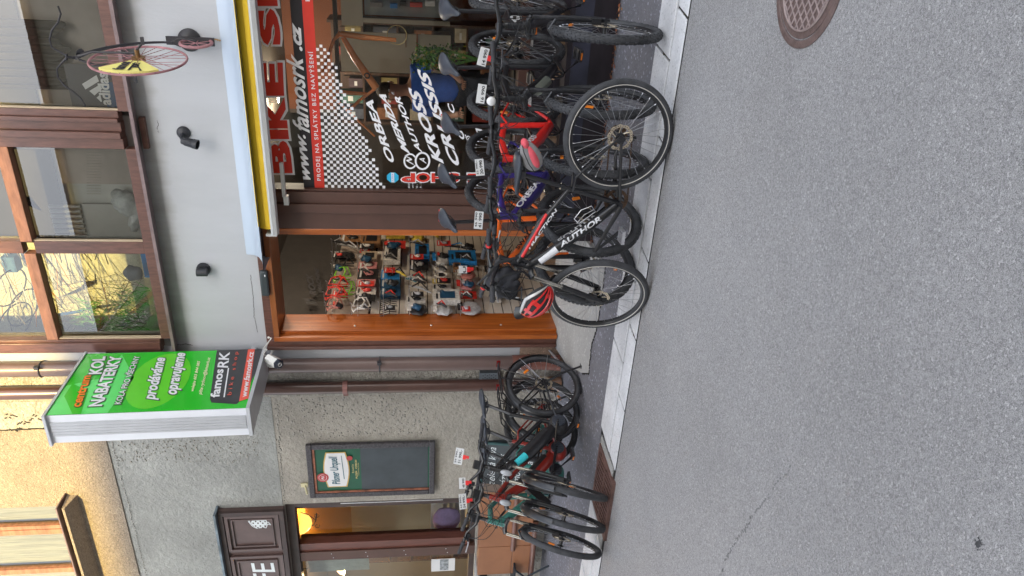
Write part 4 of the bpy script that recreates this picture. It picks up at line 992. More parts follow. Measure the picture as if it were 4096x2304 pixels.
# ------------------------------------------------------------------ framed beer chalkboard on the cafe wall
t = root('beer_chalkboard', 'framed green beer chalkboard with a blank slate hanging on the grey cafe wall', 'chalkboard', (-5.6, 6.33, 1.38))
x0, x1, z0, z1 = -5.955, -5.215, 1.40, 2.765; ya = 6.335
FRW = mat('distressed_black_frame', (.055, .05, .055), .55, var=.5, vs=8, stretch=(6, 6, 6), grime=(.3, .3, .3)); FRI = mat('worn_red_inner_frame', (.25, .09, .05), .6, var=.5, vs=10)
b = MB().use(FRW)
for (a0, a1, c0, c1) in ((x0, x1, z0, z0 + .06), (x0, x1, z1 - .06, z1), (x0, x0 + .06, z0 + .0605, z1 - .0605), (x1 - .06, x1, z0 + .0605, z1 - .0605)): b.bb(a0, a1, ya - .045, ya, c0, c1)
chamfer(part('frame', b, t), .008, 2)
b = MB().use(FRI)
for (a0, a1, c0, c1) in ((x0 + .061, x1 - .061, z1 - .085, z1 - .061), (x0 + .061, x0 + .082, z0 + .061, z1 - .086)): b.bb(a0, a1, ya - .032, ya, c0, c1)
part('inner_frame', b, t)
b = MB().use(mat('bottle_green_board', (.010, .085, .045), .4, var=.1)); b.bb(x0 + .06, x1 - .06, ya - .018, ya - .002, z0 + .06, z1 - .06); BDP = part('board', b, t)
b = MB().use(mat('blank_slate', (.050, .060, .066), .7, var=.18, vs=3)); b.bb(x0 + .085, x1 - .075, ya - .022, ya - .0185, z0 + .075, z0 + .80); part('slate', b, BDP)
yl = ya - .028; xm = (x0 + x1) / 2 + .015
def arc(w2, h2, dz, o_=0): return [(xm + w2 * math.cos(a), yl - o_, z1 - .29 + dz + h2 * math.sin(a)) for a in [2 * math.pi * k / 30 for k in range(30)]]
def lab(inset, o_):
    k = 12; top = [(xm - (.245 - inset) + (.49 - 2 * inset) * i / k, yl - o_, z1 - .20 - inset + .035 * math.sin(math.pi * i / k)) for i in range(k + 1)]
    bot = [(xm + (.245 - inset) - (.49 - 2 * inset) * i / k, yl - o_, z1 - .41 + inset - .035 * math.cos(math.pi * (i / k - .5)) ** 1) for i in range(k + 1)]
    return top + bot
b = MB().use(mat('gold_edge', (.55, .38, .12), .4, .3)); b.add(lab(0, 0), [tuple(range(26))]); b.use(PAPER); b.add(lab(.012, .002), [tuple(range(26))])
SEAL = mat('seal_red', (.42, .05, .05), .4)
cs_ = V((xm - .10, yl - .004, z1 - .155)); b.use(SEAL).add([cs_ + V((.062 * (1 + .05 * math.sin(k * 3)) * math.cos(2 * math.pi * k / 30), 0, .062 * (1 + .05 * math.sin(k * 3)) * math.sin(2 * math.pi * k / 30))) for k in range(30)], [tuple(range(30))])
b.use(PAPER).torus(cs_ + V((0, -.001, 0)), (0, 1, 0), .042, .002, 30, 4); text_quad(b, PAPER, 'PU', cs_ + V((-.022, -.003, -.015)), cs_ + V((.022, -.003, -.015)), V((0, 0, .03)), bold=.03)
NAVY = mat('label_blue_green', (.01, .10, .14), .4)
text_quad(b, NAVY, 'Pilsner Urquell', (xm - .20, yl - .004, z1 - .365), (xm + .19, yl - .004, z1 - .345), (0, 0, .115), bold=.02, shear=.15)
b.use(NAVY).add([(xm - .13, yl - .004, z1 - .378), (xm + .20, yl - .004, z1 - .362), (xm + .20, yl - .004, z1 - .368), (xm - .13, yl - .004, z1 - .386)], [(0, 1, 2, 3)])
GLD = mat('gold_lettering', (.62, .50, .20), .4)
text_quad(b, GLD, 'Brewed in', (xm - .05, yl, z1 - .49), (xm + .07, yl, z1 - .49), (0, 0, .022)); text_quad(b, GLD, 'PLZEŇ . CZECH', (xm - .13, yl, z1 - .525), (xm + .13, yl, z1 - .525), (0, 0, .026), bold=.02); text_quad(b, GLD, 'THE ORIGINAL PILSNER', (xm - .09, yl, z1 - .545), (xm + .09, yl, z1 - .545), (0, 0, .010))
cs_ = V((xm + .16, yl - .005, z1 - .45)); b.use(SEAL).add([cs_ + V((.032 * math.cos(2 * math.pi * k / 20), 0, .032 * math.sin(2 * math.pi * k / 20))) for k in range(20)], [tuple(range(20))])
part('label', b, BDP, 0)
p = atY(1220, 1945, 6.33)
t = root('wall_hook', 'pale cream metal bracket above the left corner of the beer chalkboard', 'bracket', (p.x, 6.33, p.z))
b = MB().use(mat('cream_bracket', (.55, .50, .30), .5)); b.bb(p.x - .02, p.x + .035, 6.335, 6.347, p.z - .03, p.z + .045); part('plate', b, t)
b = MB().use(MATS['cream_bracket']); b.tube((p.x, 6.34, p.z - .0), (p.x - .045, 6.25, p.z - .03), .011, n=12); part('spout', b, t)

# sandwich board with chalk writing behind the e-bikes
s0 = atY(1925, 1985, 6.12); s1 = atY(2190, 1800, 6.12)
xa, xb = s0.x, atY(1925, 1795, 6.12).x
t = root('sandwich_board', 'dark teal sandwich board with chalk handwriting standing behind the e-bikes', 'sandwich board', ((xa + xb) / 2, 6.12, .08))
SLT = mat('sandwich_slate', (.055, .064, .068), .7, var=.2, vs=4); TLF = mat('teal_board_frame', (.03, .085, .085), .5)
zb_, zt_ = .13, s0.z
b = MB().use(SLT); b.add([(xa, 6.10, zb_), (xb, 6.10, zb_), (xb, 6.22, zt_), (xa, 6.22, zt_), (xa, 6.115, zb_), (xb, 6.115, zb_), (xb, 6.235, zt_), (xa, 6.235, zt_)], [(0, 1, 2, 3), (7, 6, 5, 4), (0, 3, 7, 4), (1, 5, 6, 2), (3, 2, 6, 7), (0, 4, 5, 1)]); SBP = part('front_panel', b, t, 0)
b = MB().use(TLF)
def sbp(u, v, o=.004): return V((xa + (xb - xa) * u, 6.10 + .12 * v - o, zb_ + (zt_ - zb_) * v))
for (u0, v0, u1, v1) in ((0, 0, 1, 0), (1, 0, 1, 1), (1, 1, 0, 1), (0, 1, 0, 0)): b.tube(sbp(u0, v0), sbp(u1, v1), .014, n=4)
part('frame', b, t)
b = MB()
for k, (s_, u0, u1, v0) in enumerate([('zelená', .12, .62, .80), ('káva', .66, .92, .80), ('zázvorová', .1, .8, .62), ('limonáda', .14, .78, .44), ('točená', .2, .7, .27)]):
    text_quad(b, CHALK, s_, sbp(u0, v0, .002), sbp(u1, v0 + .01, .002), sbp(0, .11) - sbp(0, 0), shear=.3)
part('chalk_writing', b, SBP, 0)
b = MB().use(SLT); b.add([(xa, 6.33, .1), (xb, 6.33, .1), (xb, 6.24, zt_), (xa, 6.24, zt_)], [(0, 1, 2, 3)]); part('rear_panel', b, t, 0)

# ------------------------------------------------------------------ opposite side of the street (keeps the lower storeys in shade)
OPF = stone_mat('opposite_facade', (0.50, 0.45, 0.36), (1.1,) * 3, .01, 40, 60, .08, .95, .08, 1.5)
YO = -12.0; HO = 4.97 + (6.3 - YO) / math.cos(SUN_AZ) * math.tan(SUN_EL)
OB = root('opposite_building', 'long ochre rendered house across the street behind the viewer', 'building', (0, YO, 0))
b = MB().use(OPF); oh = [(-24 + 3 * k, -22.7 + 3 * k, z, z + 1.6) for k in range(16) for z in (1.2, 4.4, 7.4) if z + 1.6 < HO - .3]
wall_holes(b, -26, 26, 0, HO - .25, YO - .35, oh, .35); part('wall', b, OB, 0)
b = MB().use(mat('roof_tiles', (.20, .08, .05), .8, var=.3, vs=8)); b.add([(-26, YO + .2, HO - .06), (26, YO + .2, HO - .06), (26, YO - 6, HO - .3 + 1.5), (-26, YO - 6, HO - .3 + 1.5)], [(0, 1, 2, 3)]); b.bb(-26, 26, YO - .34, YO + .2, HO - .25, HO - .061); part('roof', b, OB, 0)
b = MB().use(mat('opposite_glass', (.05, .06, .07), .1, var=.1))
b.bb(-26, 26, YO - .5, YO - .45, 0, HO - .3); part('windows', b, OB, 0)

# ------------------------------------------------------------------ bicycles
_WC = {}
def wheel_meshes(r, tr, knob, rimh, nsp, key, disc=True, striped=False, rimm=None):
    """tyre, rim, spokes, hub, brake disc built round the origin, axle along Y"""
    k = (r, tr, knob, rimh, nsp, key, disc, striped)
    if k in _WC: return _WC[k]
    Rc = r - tr; res = {}
    b = MB().use(RUBBER)
    b.torus((0, 0, 0), (0, 1, 0), Rc, tr * (.93 if knob else 1), 72, 12)
    if knob:
        n = 76
        for i in range(n):
            a = 2 * math.pi * i / n
            for j, ph in enumerate((-62, -27, 27, 62) if i % 2 else (-48, 0, 48)):
                p = R(ph); rr_ = Rc + tr * .97 * math.cos(p); yy = tr * .97 * math.sin(p)
                M = Matrix.Rotation(-a, 3, 'Y') @ Matrix.Rotation(p, 3, 'Z')
                b.box(Matrix.Rotation(-a, 3, 'Y') @ V((rr_, yy, 0)), (tr * .16, tr * .34, 2 * math.pi * r / n * .62), M)
    else:
        n = 100
        for i in range(n):
            a = 2 * math.pi * i / n
            for ph in (-38, 38):
                p = R(ph); M = Matrix.Rotation(-a, 3, 'Y') @ Matrix.Rotation(p, 3, 'Z')
                b.box(Matrix.Rotation(-a, 3, 'Y') @ V((Rc + tr * .985 * math.cos(p), tr * .985 * math.sin(p), 0)), (tr * .05, tr * .55, .008), M @ Matrix.Rotation(R(35 if ph > 0 else -35), 3, 'X'))
    if striped:
        b.use(mat('reflective_tyre_stripe', (.62, .58, .52), .4, .2))
        for s_ in (-1, 1): b.torus((0, s_ * tr * .90, 0), (0, 1, 0), Rc - tr * .42, .0028, 72, 6)
    res['tyre'] = b.mesh('tyre')
    Rr = r - 2 * tr + .004
    b = MB().use(rimm or BLACK)
    b.path([V((math.cos(2 * math.pi * i / 72), 0, math.sin(2 * math.pi * i / 72))) * (Rr - rimh * .3) for i in range(72)], rimh * .62, 8, closed=True, sx=.75 if False else 1.0, ref=V((0, 1, 0)))
    b.torus((0, .011, 0), (0, 1, 0), Rr + .002, .006, 72, 6); b.torus((0, -.011, 0), (0, 1, 0), Rr + .002, .006, 72, 6)
    res['rim'] = b.mesh('rim')
    b = MB().use(SPOKE)
    for i in range(nsp):
        a = 2 * math.pi * i / nsp; s_ = 1 if i % 2 else -1; a2 = a + (.55 if (i // 2) % 2 else -.55)
        b.tube((.022 * math.cos(a2), s_ * .030, .022 * math.sin(a2)), ((Rr - rimh * .8) * math.cos(a), s_ * .003, (Rr - rimh * .8) * math.sin(a)), .00125, n=4)
    b.use(SILVER)
    for i in range(nsp):
        a = 2 * math.pi * i / nsp; d = V((math.cos(a), 0, math.sin(a))); b.tube(d * (Rr - rimh * .9), d * (Rr - rimh * .9 - .012), .0022, n=4)
    res['spokes'] = b.mesh('spokes')
    b = MB().use(BLACK); b.lathe((0, -.05, 0), (0, 1, 0), [(.001, 0), (.010, 0), (.012, .012), (.030, .016), (.030, .022), (.016, .03), (.016, .07), (.030, .078), (.030, .084), (.012, .088), (.010, .1), (.001, .1)], 16)
    res['hub'] = b.mesh('hub')
    if disc:
        b = MB().use(DISC); n = 48; vs = []
        for s_ in (.0295, .0315):
            for i in range(n):
                a = 2 * math.pi * i / n; ro = .080 + .0035 * math.sin(a * 10); vs += [(ro * math.cos(a), s_, ro * math.sin(a)), (.063 * math.cos(a), s_, .063 * math.sin(a))]
        fs = []
        for i in range(n):
            j = (i + 1) % n
            fs += [(2 * i, 2 * j, 2 * j + 1, 2 * i + 1), (2 * n + 2 * i, 2 * n + 2 * i + 1, 2 * n + 2 * j + 1, 2 * n + 2 * j), (2 * i, 2 * n + 2 * i, 2 * n + 2 * j, 2 * j), (2 * i + 1, 2 * j + 1, 2 * n + 2 * j + 1, 2 * n + 2 * i + 1)]
        b.add(vs, fs)
        for i in range(6):
            a = 2 * math.pi * i / 6; b.path([(.024 * math.cos(a), .0305, .024 * math.sin(a)), (.045 * math.cos(a + .35), .0305, .045 * math.sin(a + .35)), (.066 * math.cos(a + .5), .0305, .066 * math.sin(a + .5))], .003, 4)
        b.use(INK)
        for i in range(30): a = 2 * math.pi * i / 30; b.box((.0715 * math.cos(a), .0305, .0715 * math.sin(a)), (.005, .0026, .005))
        res['brake_disc'] = b.mesh('brake_disc')
    _WC[k] = res; return res
_PED = []
def wrap_text(mb, m_, sx, A, B_, rad, h, u0, u1, side=1, **kw):
    """lettering wrapped round the tube A..B (text reads from A to B), on the +Y side when side=1; h = letter height"""
    g = glyphs(sx, kw.get('bold', .02), kw.get('shear', 0)); mb.use(m_)
    A, B_ = V(A), V(B_); e = B_ - A; ax = e.normalized(); n1 = V((0, side, 0)); n1 = (n1 - ax * n1.dot(ax)).normalized(); n2 = ax.cross(n1)
    if n2.z < 0: n2 = -n2
    out = []
    for (u, v) in g[0]:
        th = (v - .5) * h / rad; out.append(A + e * (u0 + (u1 - u0) * u) + (n1 * math.cos(th) + n2 * math.sin(th)) * (rad + .0018))
    mb.add(out, g[1])

def saddle_mesh(b, c, s=1.0, m_=SADDLE, red=False):
    prof = [(-.135, .030, .000, .015), (-.125, .066, .006, .022), (-.09, .078, .008, .030), (-.045, .068, .004, .032), (0, .045, -.002, .030), (.05, .026, -.003, .026), (.10, .020, -.002, .022), (.128, .015, -.006, .018), (.138, .006, -.014, .008)]
    b.use(m_); n = 14; vs = []
    for (x, wd_, z, th_) in prof:
        for k in range(n):
            a = 2 * math.pi * k / n; yy = wd_ * math.cos(a); zz = math.sin(a)
            top = zz > 0; zc = z + (th_ * .45 * zz if top else th_ * zz) - (abs(yy) / .078) ** 2 * .014 + (.004 * math.exp(-(yy / .012) ** 2) * -1 if top else 0)
            vs.append((c[0] + x * s, c[1] + yy * s, c[2] + zc * s))
    m = len(prof); b.add(vs, [(i * n + k, i * n + (k + 1) % n, (i + 1) * n + (k + 1) % n, (i + 1) * n + k) for i in range(m - 1) for k in range(n)] + [tuple(range(n))[::-1], tuple((m - 1) * n + k for k in range(n))])
    if red: b.use(REDP).box((c[0] - .125, c[1], c[2] + .004), (.018, .10, .010))

def make_bike(label, cat, front, heading, rise=0.0, steer=0.0, lean=0.0, frame=BLACK, r=.37, tr=.031, knob=True, style='mtb', decals=(), group=None,
              saddle_up=0.0, bar=.36, rims=None, striped=False, grips=GRIP, saddle_red=False, stem_up=0.0, guards=False, rack=False, kick=False, light=False,
              bottle=False, reflect=True, pedals=DARKM, ends=(), flap=False, crank_a=-35, susp=DARKM, motor=False, name='bicycle', wb=1.10, fork_up=0.0, tk=1.0, lower_decal=None, accent=None):
    """front: ground contact of the front wheel; heading: world angle of the bike's nose; rise: how much higher the rear wheel stands"""
    L = wb; ps = math.asin(rise / L)
    rot = Matrix.Rotation(heading, 4, 'Z') @ Matrix.Rotation(lean, 4, 'X') @ Matrix.Rotation(ps, 4, 'Y')
    fa = V((L, 0, r)); fw = V((front[0], front[1], front[2] + r)) + (Matrix.Rotation(heading, 4, 'Z') @ Matrix.Rotation(lean, 4, 'X') @ V((0, 0, r)) - V((0, 0, r)))
    T = Matrix.Translation(fw - rot @ fa) @ rot
    t = thing(name, label, cat, M=T, group=group)
    eb = style.startswith('e')
    RA, FA = V((0, 0, r)), V((L, 0, r))
    BB = V((.445, 0, r - .055)); d = V((-.358, 0, .934)); A = FA - .045 * V((.934, 0, .358))
    hl = .15 if eb else .125
    crown, h0 = A + d * (.485 + fork_up), A + d * (.50 + fork_up); h1 = h0 + d * hl; st = h1 + d * (.035 + stem_up)
    sdir_ = V((-.292, 0, .956)); STt = BB + sdir_ * (.40 if not eb else .42); SP = BB + sdir_ * (.665 + saddle_up) + V((-.05 if eb else 0, 0, -.02 if eb else 0))
    # frame --------------------------------------------------------------
    b = MB().use(frame)
    if style == 'mtb':
        b.path([h0 + d * .03 + V((.004, 0, 0)), BB.lerp(h0, .45) + V((.01, 0, -.008)), BB + V((.012, 0, .012))], [.036 * tk, .040 * tk, .034 * tk], 14, sx=.9)
        b.path([h1 - d * .03, (h1 - d * .03).lerp(STt, .5) + V((0, 0, .004)), STt - sdir_ * .05], [.029 * tk, .025 * tk, .020 * tk], 12)
        b.tube(BB, STt, .021 * tk, .020 * tk, 12)
    elif style == 'ecity':                                # deep battery tube, low entry
        b.path([h0 + d * .05, h0.lerp(BB, .35) + V((.0, 0, -.035)), BB.lerp(h0, .18) + V((0, 0, -.02)), BB], [.035, .048, .052, .05], 16, sx=.72)
        b.path([h1 - d * .05 + V((-.005, 0, 0)), h1.lerp(BB, .40) + V((-.03, 0, .03)), BB + sdir_ * .14], [.022, .020, .018], 12)
        b.tube(BB, STt, .019, .017, 12)
    elif style == 'ering':                                # loop shaped low entry frame
        b.path([h0 + d * .05, h0.lerp(BB, .5) + V((0, 0, -.04)), BB + V((.02, 0, .01))], [.035, .040, .042], 16, sx=.72)
        b.path([h1 - d * .02, h1 + V((-.12, 0, -.03)), h1 + V((-.20, 0, -.12)), h1 + V((-.20, 0, -.24)), h0.lerp(BB, .55) + V((0, 0, .05))], [.024, .024, .022, .022, .024], 12)
        b.tube(BB, STt, .019, .017, 12)
    b.path([h0, h0 + d * .02, h1 - d * .02, h1], [.0265, .024, .024, .0265], 14)
    for s_ in (-1, 1):
        cs0 = BB + V((-.035, s_ * .030, 0)); b.path([cs0, RA.lerp(BB, .72) + V((0, s_ * .045, .004)), RA + V((.02, s_ * .066, 0))], [.012, .0105, .009], 8)
        b.path([STt - sdir_ * .07 + V((0, s_ * .018, 0)), RA.lerp(STt, .78) + V((0, s_ * .040, 0)), RA + V((-.004, s_ * .066, .02))], [.008, .0078, .0075], 8)
        b.box(RA + V((.008, s_ * .066, .004)), (.05, .007, .045), Matrix.Rotation(R(-30), 3, 'Y'))
    b.tube(BB + V((0, -.036, 0)), BB + V((0, .036, 0)), .021, n=14)
    if frame is BLACK: b.use(BLACK)
    F = obj('frame', b, t)
    if decals:
        b = MB()
        for (s_, where, m_, h_, u0, u1, sh) in decals:
            a0, a1, rad = {'down': (h0 + d * .03, BB, .0395 * tk if not eb else .038), 'top': (h1 - d * .03, STt - sdir_ * .05, .0265 * tk), 'seat': (BB, STt, .018)}[where]
            wrap_text(b, m_, s_, a0, a1, rad, h_, u0, u1, 1, shear=sh, bold=.03); 
            if where == 'down' and not eb: wrap_text(b, m_, s_, a1, a0, rad, h_, 1 - u1, 1 - u0, -1, shear=sh, bold=.03)
        if len(b.v): obj('frame_lettering', b, F)
    if accent:                                            # coloured flashes on the tubes
        b = MB().use(accent)
        if style == 'mtb': b.path([(h1 - d * .03).lerp(STt, .10) + V((0, .015, 0)), (h1 - d * .03).lerp(STt, .66) + V((0, .012, .002))], [.0125, .0105], 10); b.use(WHITE).path([h0.lerp(BB, .12) + V((.004, .010, .010)), h0.lerp(BB, .32) + V((.006, .011, .009))], [.0265, .0272], 12)
        else: b.path([h0.lerp(BB, .15) + V((0, .014, -.005)), h0.lerp(BB, .30) + V((0, .02, -.02))], [.030, .034], 10)
        obj('frame_flash', b, F)
    if eb:
        b = MB().use(BLACKM)
        if style == 'ecity': b.path([h0.lerp(BB, .30) + V((-.012, 0, .012)), h0.lerp(BB, .82) + V((-.012, 0, .012))], [.042, .046], 6, sx=.8)
        else: b.box(h0.lerp(BB, .55) + V((0, 0, -.03)), (.30, .07, .07), Matrix.Rotation(R(40), 3, 'Y'))
        obj('battery', b, t, smooth=30)
        b = MB().use(BLACKM if frame is BLACK else frame); b.ell(BB + V((.01, 0, -.01)), (.105, .062, .085), 20, 12); b.use(SADDLE)
        for s_ in (-1, 1): b.lathe(BB + V((.01, s_ * .056, -.005)), (0, s_, 0), [(.062, 0), (.058, .012), (.03, .016), (.001, .016)], 20)
        for k in range(4): b.box(BB + V((-.02 + k * .022, .066, -.01)), (.006, .02, .07))
        obj('motor', b, t)
    # seat ----------------------------------------------------------------
    b = MB().use(BLACK); b.tube(STt - sdir_ * .03, SP - sdir_ * .03, .0145, n=12); b.lathe(STt, -sdir_, [(.001, -.012), (.022, -.012), (.022, .014), (.001, .014)], 14)
    SPo = obj('seatpost', b, t)
    b = MB().use(DARKM); b.box(SP - sdir_ * .025, (.05, .035, .03))
    for s_ in (-1, 1): b.path([SP + V((-.09, s_ * .03, -.008)), SP + V((-.05, s_ * .022, -.034)), SP + V((.04, s_ * .02, -.034)), SP + V((.10, s_ * .008, -.012))], .0035, 6)
    obj('saddle_rails', b, SPo)
    b = MB(); saddle_mesh(b, SP + V((.005, 0, .018)), 1.02 if not eb else 1.08, SADDLE, saddle_red); obj('saddle', b, t, smooth=60)
    # wheels --------------------------------------------------------------
    S = Matrix.Translation(A) @ Matrix.Rotation(steer, 4, d) @ Matrix.Translation(-A)
    wm = wheel_meshes(r, tr, knob, .016, 32, 0, True, striped, rims)
    for nm, c, M0 in (('rear_wheel', RA, Matrix.Identity(4)), ('front_wheel', FA, S)):
        M = M0 @ Matrix.Translation(c) @ Matrix.Rotation(rnd.uniform(0, 6), 4, 'Y')
        wo = link('wheel', wm['rim'], t, M)
        for q in ('tyre', 'spokes', 'hub', 'brake_disc'): link(q, wm[q], wo)
        if reflect:
            for a in (0.4,):
                b = MB().use(ORANGE); rr_ = (r - 2 * tr) * .72; b.box((rr_ * math.cos(a), .012, rr_ * math.sin(a)), (.022, .012, .055), Matrix.Rotation(-a, 3, 'Y')); o_ = obj('spoke_reflector', b, wo)
    # fork ------------------------------------------------------------------
    b = MB().use(BLACK); ox = V((.934, 0, .358)) * .0
    for s_ in (-1, 1):
        off = V((0, s_ * .062, 0)); lo = FA + off + d * .02 - V((.934, 0, .358)) * .018; b.path([lo - d * .02, lo + d * .05, A + d * .30 + off + V((.934, 0, .358)) * .018], [.014, .0185, .020], 12)
        b.box(FA + off, (.035, .016, .045))
    b.path([A + d * .26 + V((.03, .062, 0)), A + d * .33 + V((.055, .055, .02)), A + d * .365 + V((.06, 0, .03)), A + d * .33 + V((.055, -.055, .02)), A + d * .26 + V((.03, -.062, 0))], .012, 8)
    FKo = obj('fork', b, t, S)
    for s_ in (-1, 1):
        b = MB().use(susp); b.tube(A + d * .29 + V((.018, s_ * .062, .0)), A + d * (.475 + fork_up) + V((.018, s_ * .062, 0)), .0145, n=12); obj('stanchion', b, FKo)
    b = MB().use(BLACK); b.path([crown + V((.017, -.066, -.006)), crown + V((.01, -.045, .008)), crown + V((0, 0, .012)), crown + V((.01, .045, .008)), crown + V((.017, .066, -.006))], .020, 10)
    obj('fork_crown', b, FKo)
    if lower_decal:
        b = MB().use(lower_decal); a0 = A + d * .25 + V((.018, .062, 0)); a1 = A + d * .13 + V((.010, .062, 0)); b.path([a0 + V((0, .004, 0)), a1 + V((0, .004, 0))], [.0195, .0175], 10); obj('fork_flash', b, FKo)
    b = MB().use(BLACK); b.box(FA + V((-.03, .052, .052)), (.045, .035, .06), Matrix.Rotation(R(-25), 3, 'Y')); b.path([FA + V((-.03, .062, .09)), A + d * .2 + V((0, .08, 0)), A + d * .4 + V((.02, .07, 0)), st + V((.08, .05, .03))], .0026, 6)
    obj('brake_caliper', b, FKo)
    # cockpit ---------------------------------------------------------------
    fwd = V((.934, 0, .358)); bc = st + fwd * (.065 if not eb else .05) + V((0, 0, .005)); rs = .022 if not eb else .055
    b = MB().use(BLACK); b.tube(h1 - d * .004, h1 + d * .015, .025, .022, 14); b.tube(h1 + d * .015, st + d * .018, .017, n=12); b.path([st - d * .0, st.lerp(bc, .5), bc], [.021, .017, .020], 12); b.tube(bc + V((0, -.026, 0)), bc + V((0, .026, 0)), .021, n=14)
    obj('stem', b, t, S)
    sw_ = .04 if not eb else .085
    BP = [V((bc.x + (-sw_ if abs(y) > .9 * bar else -sw_ * max(0, (abs(y) - .05) / bar)), y, bc.z + rs * min(1, max(0, abs(y) - .045) / .09))) for y in (-bar, -bar * .62, -.135, -.09, -.045, 0, .045, .09, .135, bar * .62, bar)]
    BP[0].x = BP[-1].x = bc.x - sw_ * 1.15
    b = MB().use(BLACK); b.path(BP, [.0095, .0105, .0115, .013, .0155, .0155, .0155, .013, .0115, .0105, .0095], 10); HB = obj('handlebar', b, t, S)
    for s_ in (0, 1):
        e0, e1 = (BP[0], BP[1]) if s_ == 0 else (BP[-1], BP[-2]); dr = (e1 - e0).normalized()
        b = MB().use(grips); b.path([e0 - dr * .004, e0, e0 + dr * .01, e0 + dr * .06, e0 + dr * .115, e0 + dr * .125], [.010, .0165, .0170, .0155, .0165, .0175], 12)
        if 'red_rings' in ends: b.use(REDP).path([e0 + dr * .126, e0 + dr * .142], .021, 12)
        for k in range(9): b.use(grips).torus(e0 + dr * (.02 + k * .011), dr, .0158, .0014, 12, 4)
        obj('grip', b, HB)
        b = MB().use(BLACK); q = e0 + dr * .165; b.lathe(q - dr * .012, dr, [(.012, 0), (.018, 0), (.018, .024), (.012, .024)], 12); b.box(q + V((.028, 0, -.014)), (.05, .022, .022)); obj('brake_mount', b, HB)
        b = MB().use(SILVER if 'silver_levers' in ends else DARKM); b.path([q + V((.048, 0, -.018)), q - dr * .03 + V((.062, 0, -.026)), q - dr * .09 + V((.055, 0, -.034)), q - dr * .125 + V((.048, 0, -.040))], [.007, .006, .005, .006], 8, sx=.6); obj('brake_lever', b, HB)
        b = MB().use(BLACKM); q2 = e0 + dr * .20; b.box(q2 + V((.004, 0, -.022)), (.036, .032, .026)); b.tube(q2 + V((-.005, 0, -.03)), q2 - dr * .03 + V((-.022, 0, -.035)), .004, n=6); obj('shifter', b, HB)
    if eb: b = MB().use(BLACKM); b.box(bc + V((-.015, 0, .035)), (.04, .07, .06)); obj('display', b, HB)
    # crank set ---------------------------------------------------------------
    b = MB().use(DARKM if not striped else BROWNM); y0 = -.052
    nT = 36; rC = .078 if not eb else .070; vs = []
    for yy in (y0 - .002, y0 + .002):
        for i in range(nT * 2): a = math.pi * i / nT; q = rC + (.004 if i % 2 else -.002); vs += [(BB.x + q * math.cos(a), yy, BB.z + q * math.sin(a)), (BB.x + (rC - .02) * math.cos(a), yy, BB.z + (rC - .02) * math.sin(a))]
    N2 = nT * 2; fs = []
    for i in range(N2):
        j = (i + 1) % N2; fs += [(2 * i, 2 * j, 2 * j + 1, 2 * i + 1), (2 * N2 + 2 * i + 1, 2 * N2 + 2 * j + 1, 2 * N2 + 2 * j, 2 * N2 + 2 * i), (2 * i, 2 * N2 + 2 * i, 2 * N2 + 2 * j, 2 * j)]
    b.add(vs, fs)
    for k in range(5): a = R(crank_a) + 2 * math.pi * k / 5; b.tube(BB + V((0, y0, 0)), BB + V(((rC - .015) * math.cos(a), y0, (rC - .015) * math.sin(a))), .009, n=6)
    CK = obj('chainring', b, t)
    ca = R(crank_a)
    for s_, yy in ((1, .075), (-1, -.075)):
        e_ = BB + V((s_ * .17 * math.cos(ca), yy, s_ * .17 * math.sin(ca)))
        b = MB().use(BLACK); b.path([BB + V((0, yy * .82, 0)), BB + V((0, yy, 0)) .lerp(e_, .5), e_], [.017, .0125, .014], 10, sx=.75); cko = obj('crank_arm', b, t)
        b = MB().use(pedals); pc = e_ + V((0, (.055 if yy > 0 else -.055), 0)); b.tube(e_, pc, .007, n=8)
        for q in (-1, 1): b.box(pc + V((q * .040, 0, 0)), (.010, .085, .022)); b.box(pc + V((0, q * .038, 0)), (.082, .008, .020))
        b.box(pc, (.03, .07, .018)); b.box(pc + V((.02, 0, 0)), (.006, .08, .026)); b.box(pc + V((-.02, 0, 0)), (.006, .08, .026))
        po = obj('pedal', b, t)
        b = MB().use(ORANGE); b.box(pc + V((.046, 0, 0)), (.003, .05, .012)); obj('pedal_reflector', b, po)
    # drivetrain --------------------------------------------------------------
    b = MB().use(DARKM if not striped else BROWNM)
    for k in range(6): b.lathe(RA + V((0, -.030 - k * .0045, 0)), (0, -1, 0), [(.012, 0), (.060 - k * .007, 0), (.062 - k * .007, .0012), (.060 - k * .007, .0024), (.012, .0024)], 26)
    obj('cassette', b, t)
    b = MB().use(BROWNM if striped else DARKM); c0 = RA + V((0, -.045, .040)); c1 = BB + V((0, y0, rC)); c2 = BB + V((0, y0, -rC)); c3 = RA + V((.03, -.05, -.105))
    for (u, v_) in ((c0, c1), (c2, c3)):
        n_ = 30
        for k in range(n_): p = u.lerp(v_, (k + .5) / n_); b.box(p, ((v_ - u).length / n_ * .85, .0065, .0085), Matrix.Rotation(math.atan2((u - v_).z, (v_ - u).x), 3, 'Y'))
    b.path([BB + V((rC * math.sin(a), y0, rC * math.cos(a))) for a in [math.pi * k / 12 for k in range(13)]], .004, 5)
    b.path([c3, RA + V((.01, -.05, -.115)), RA + V((-.01, -.05, -.09)), RA + V((.02, -.048, -.06)), RA + V((.0, -.046, -.034))], .004, 5)
    obj('chain', b, t)
    b = MB().use(BLACK); b.tube(RA + V((0, -.07, -.005)), RA + V((.012, -.06, -.06)), .013, n=8); b.tube(RA + V((.02, -.055, -.05)), RA + V((.028, -.055, -.125)), .008, n=8)
    for q in (RA + V((.02, -.052, -.062)), RA + V((.028, -.052, -.12))): b.lathe(q, (0, -1, 0), [(.001, 0), (.016, 0), (.016, .006), (.001, .006)], 12)
    obj('derailleur', b, t)
    # cables ------------------------------------------------------------------
    b = MB().use(BLACKM); Sv = S
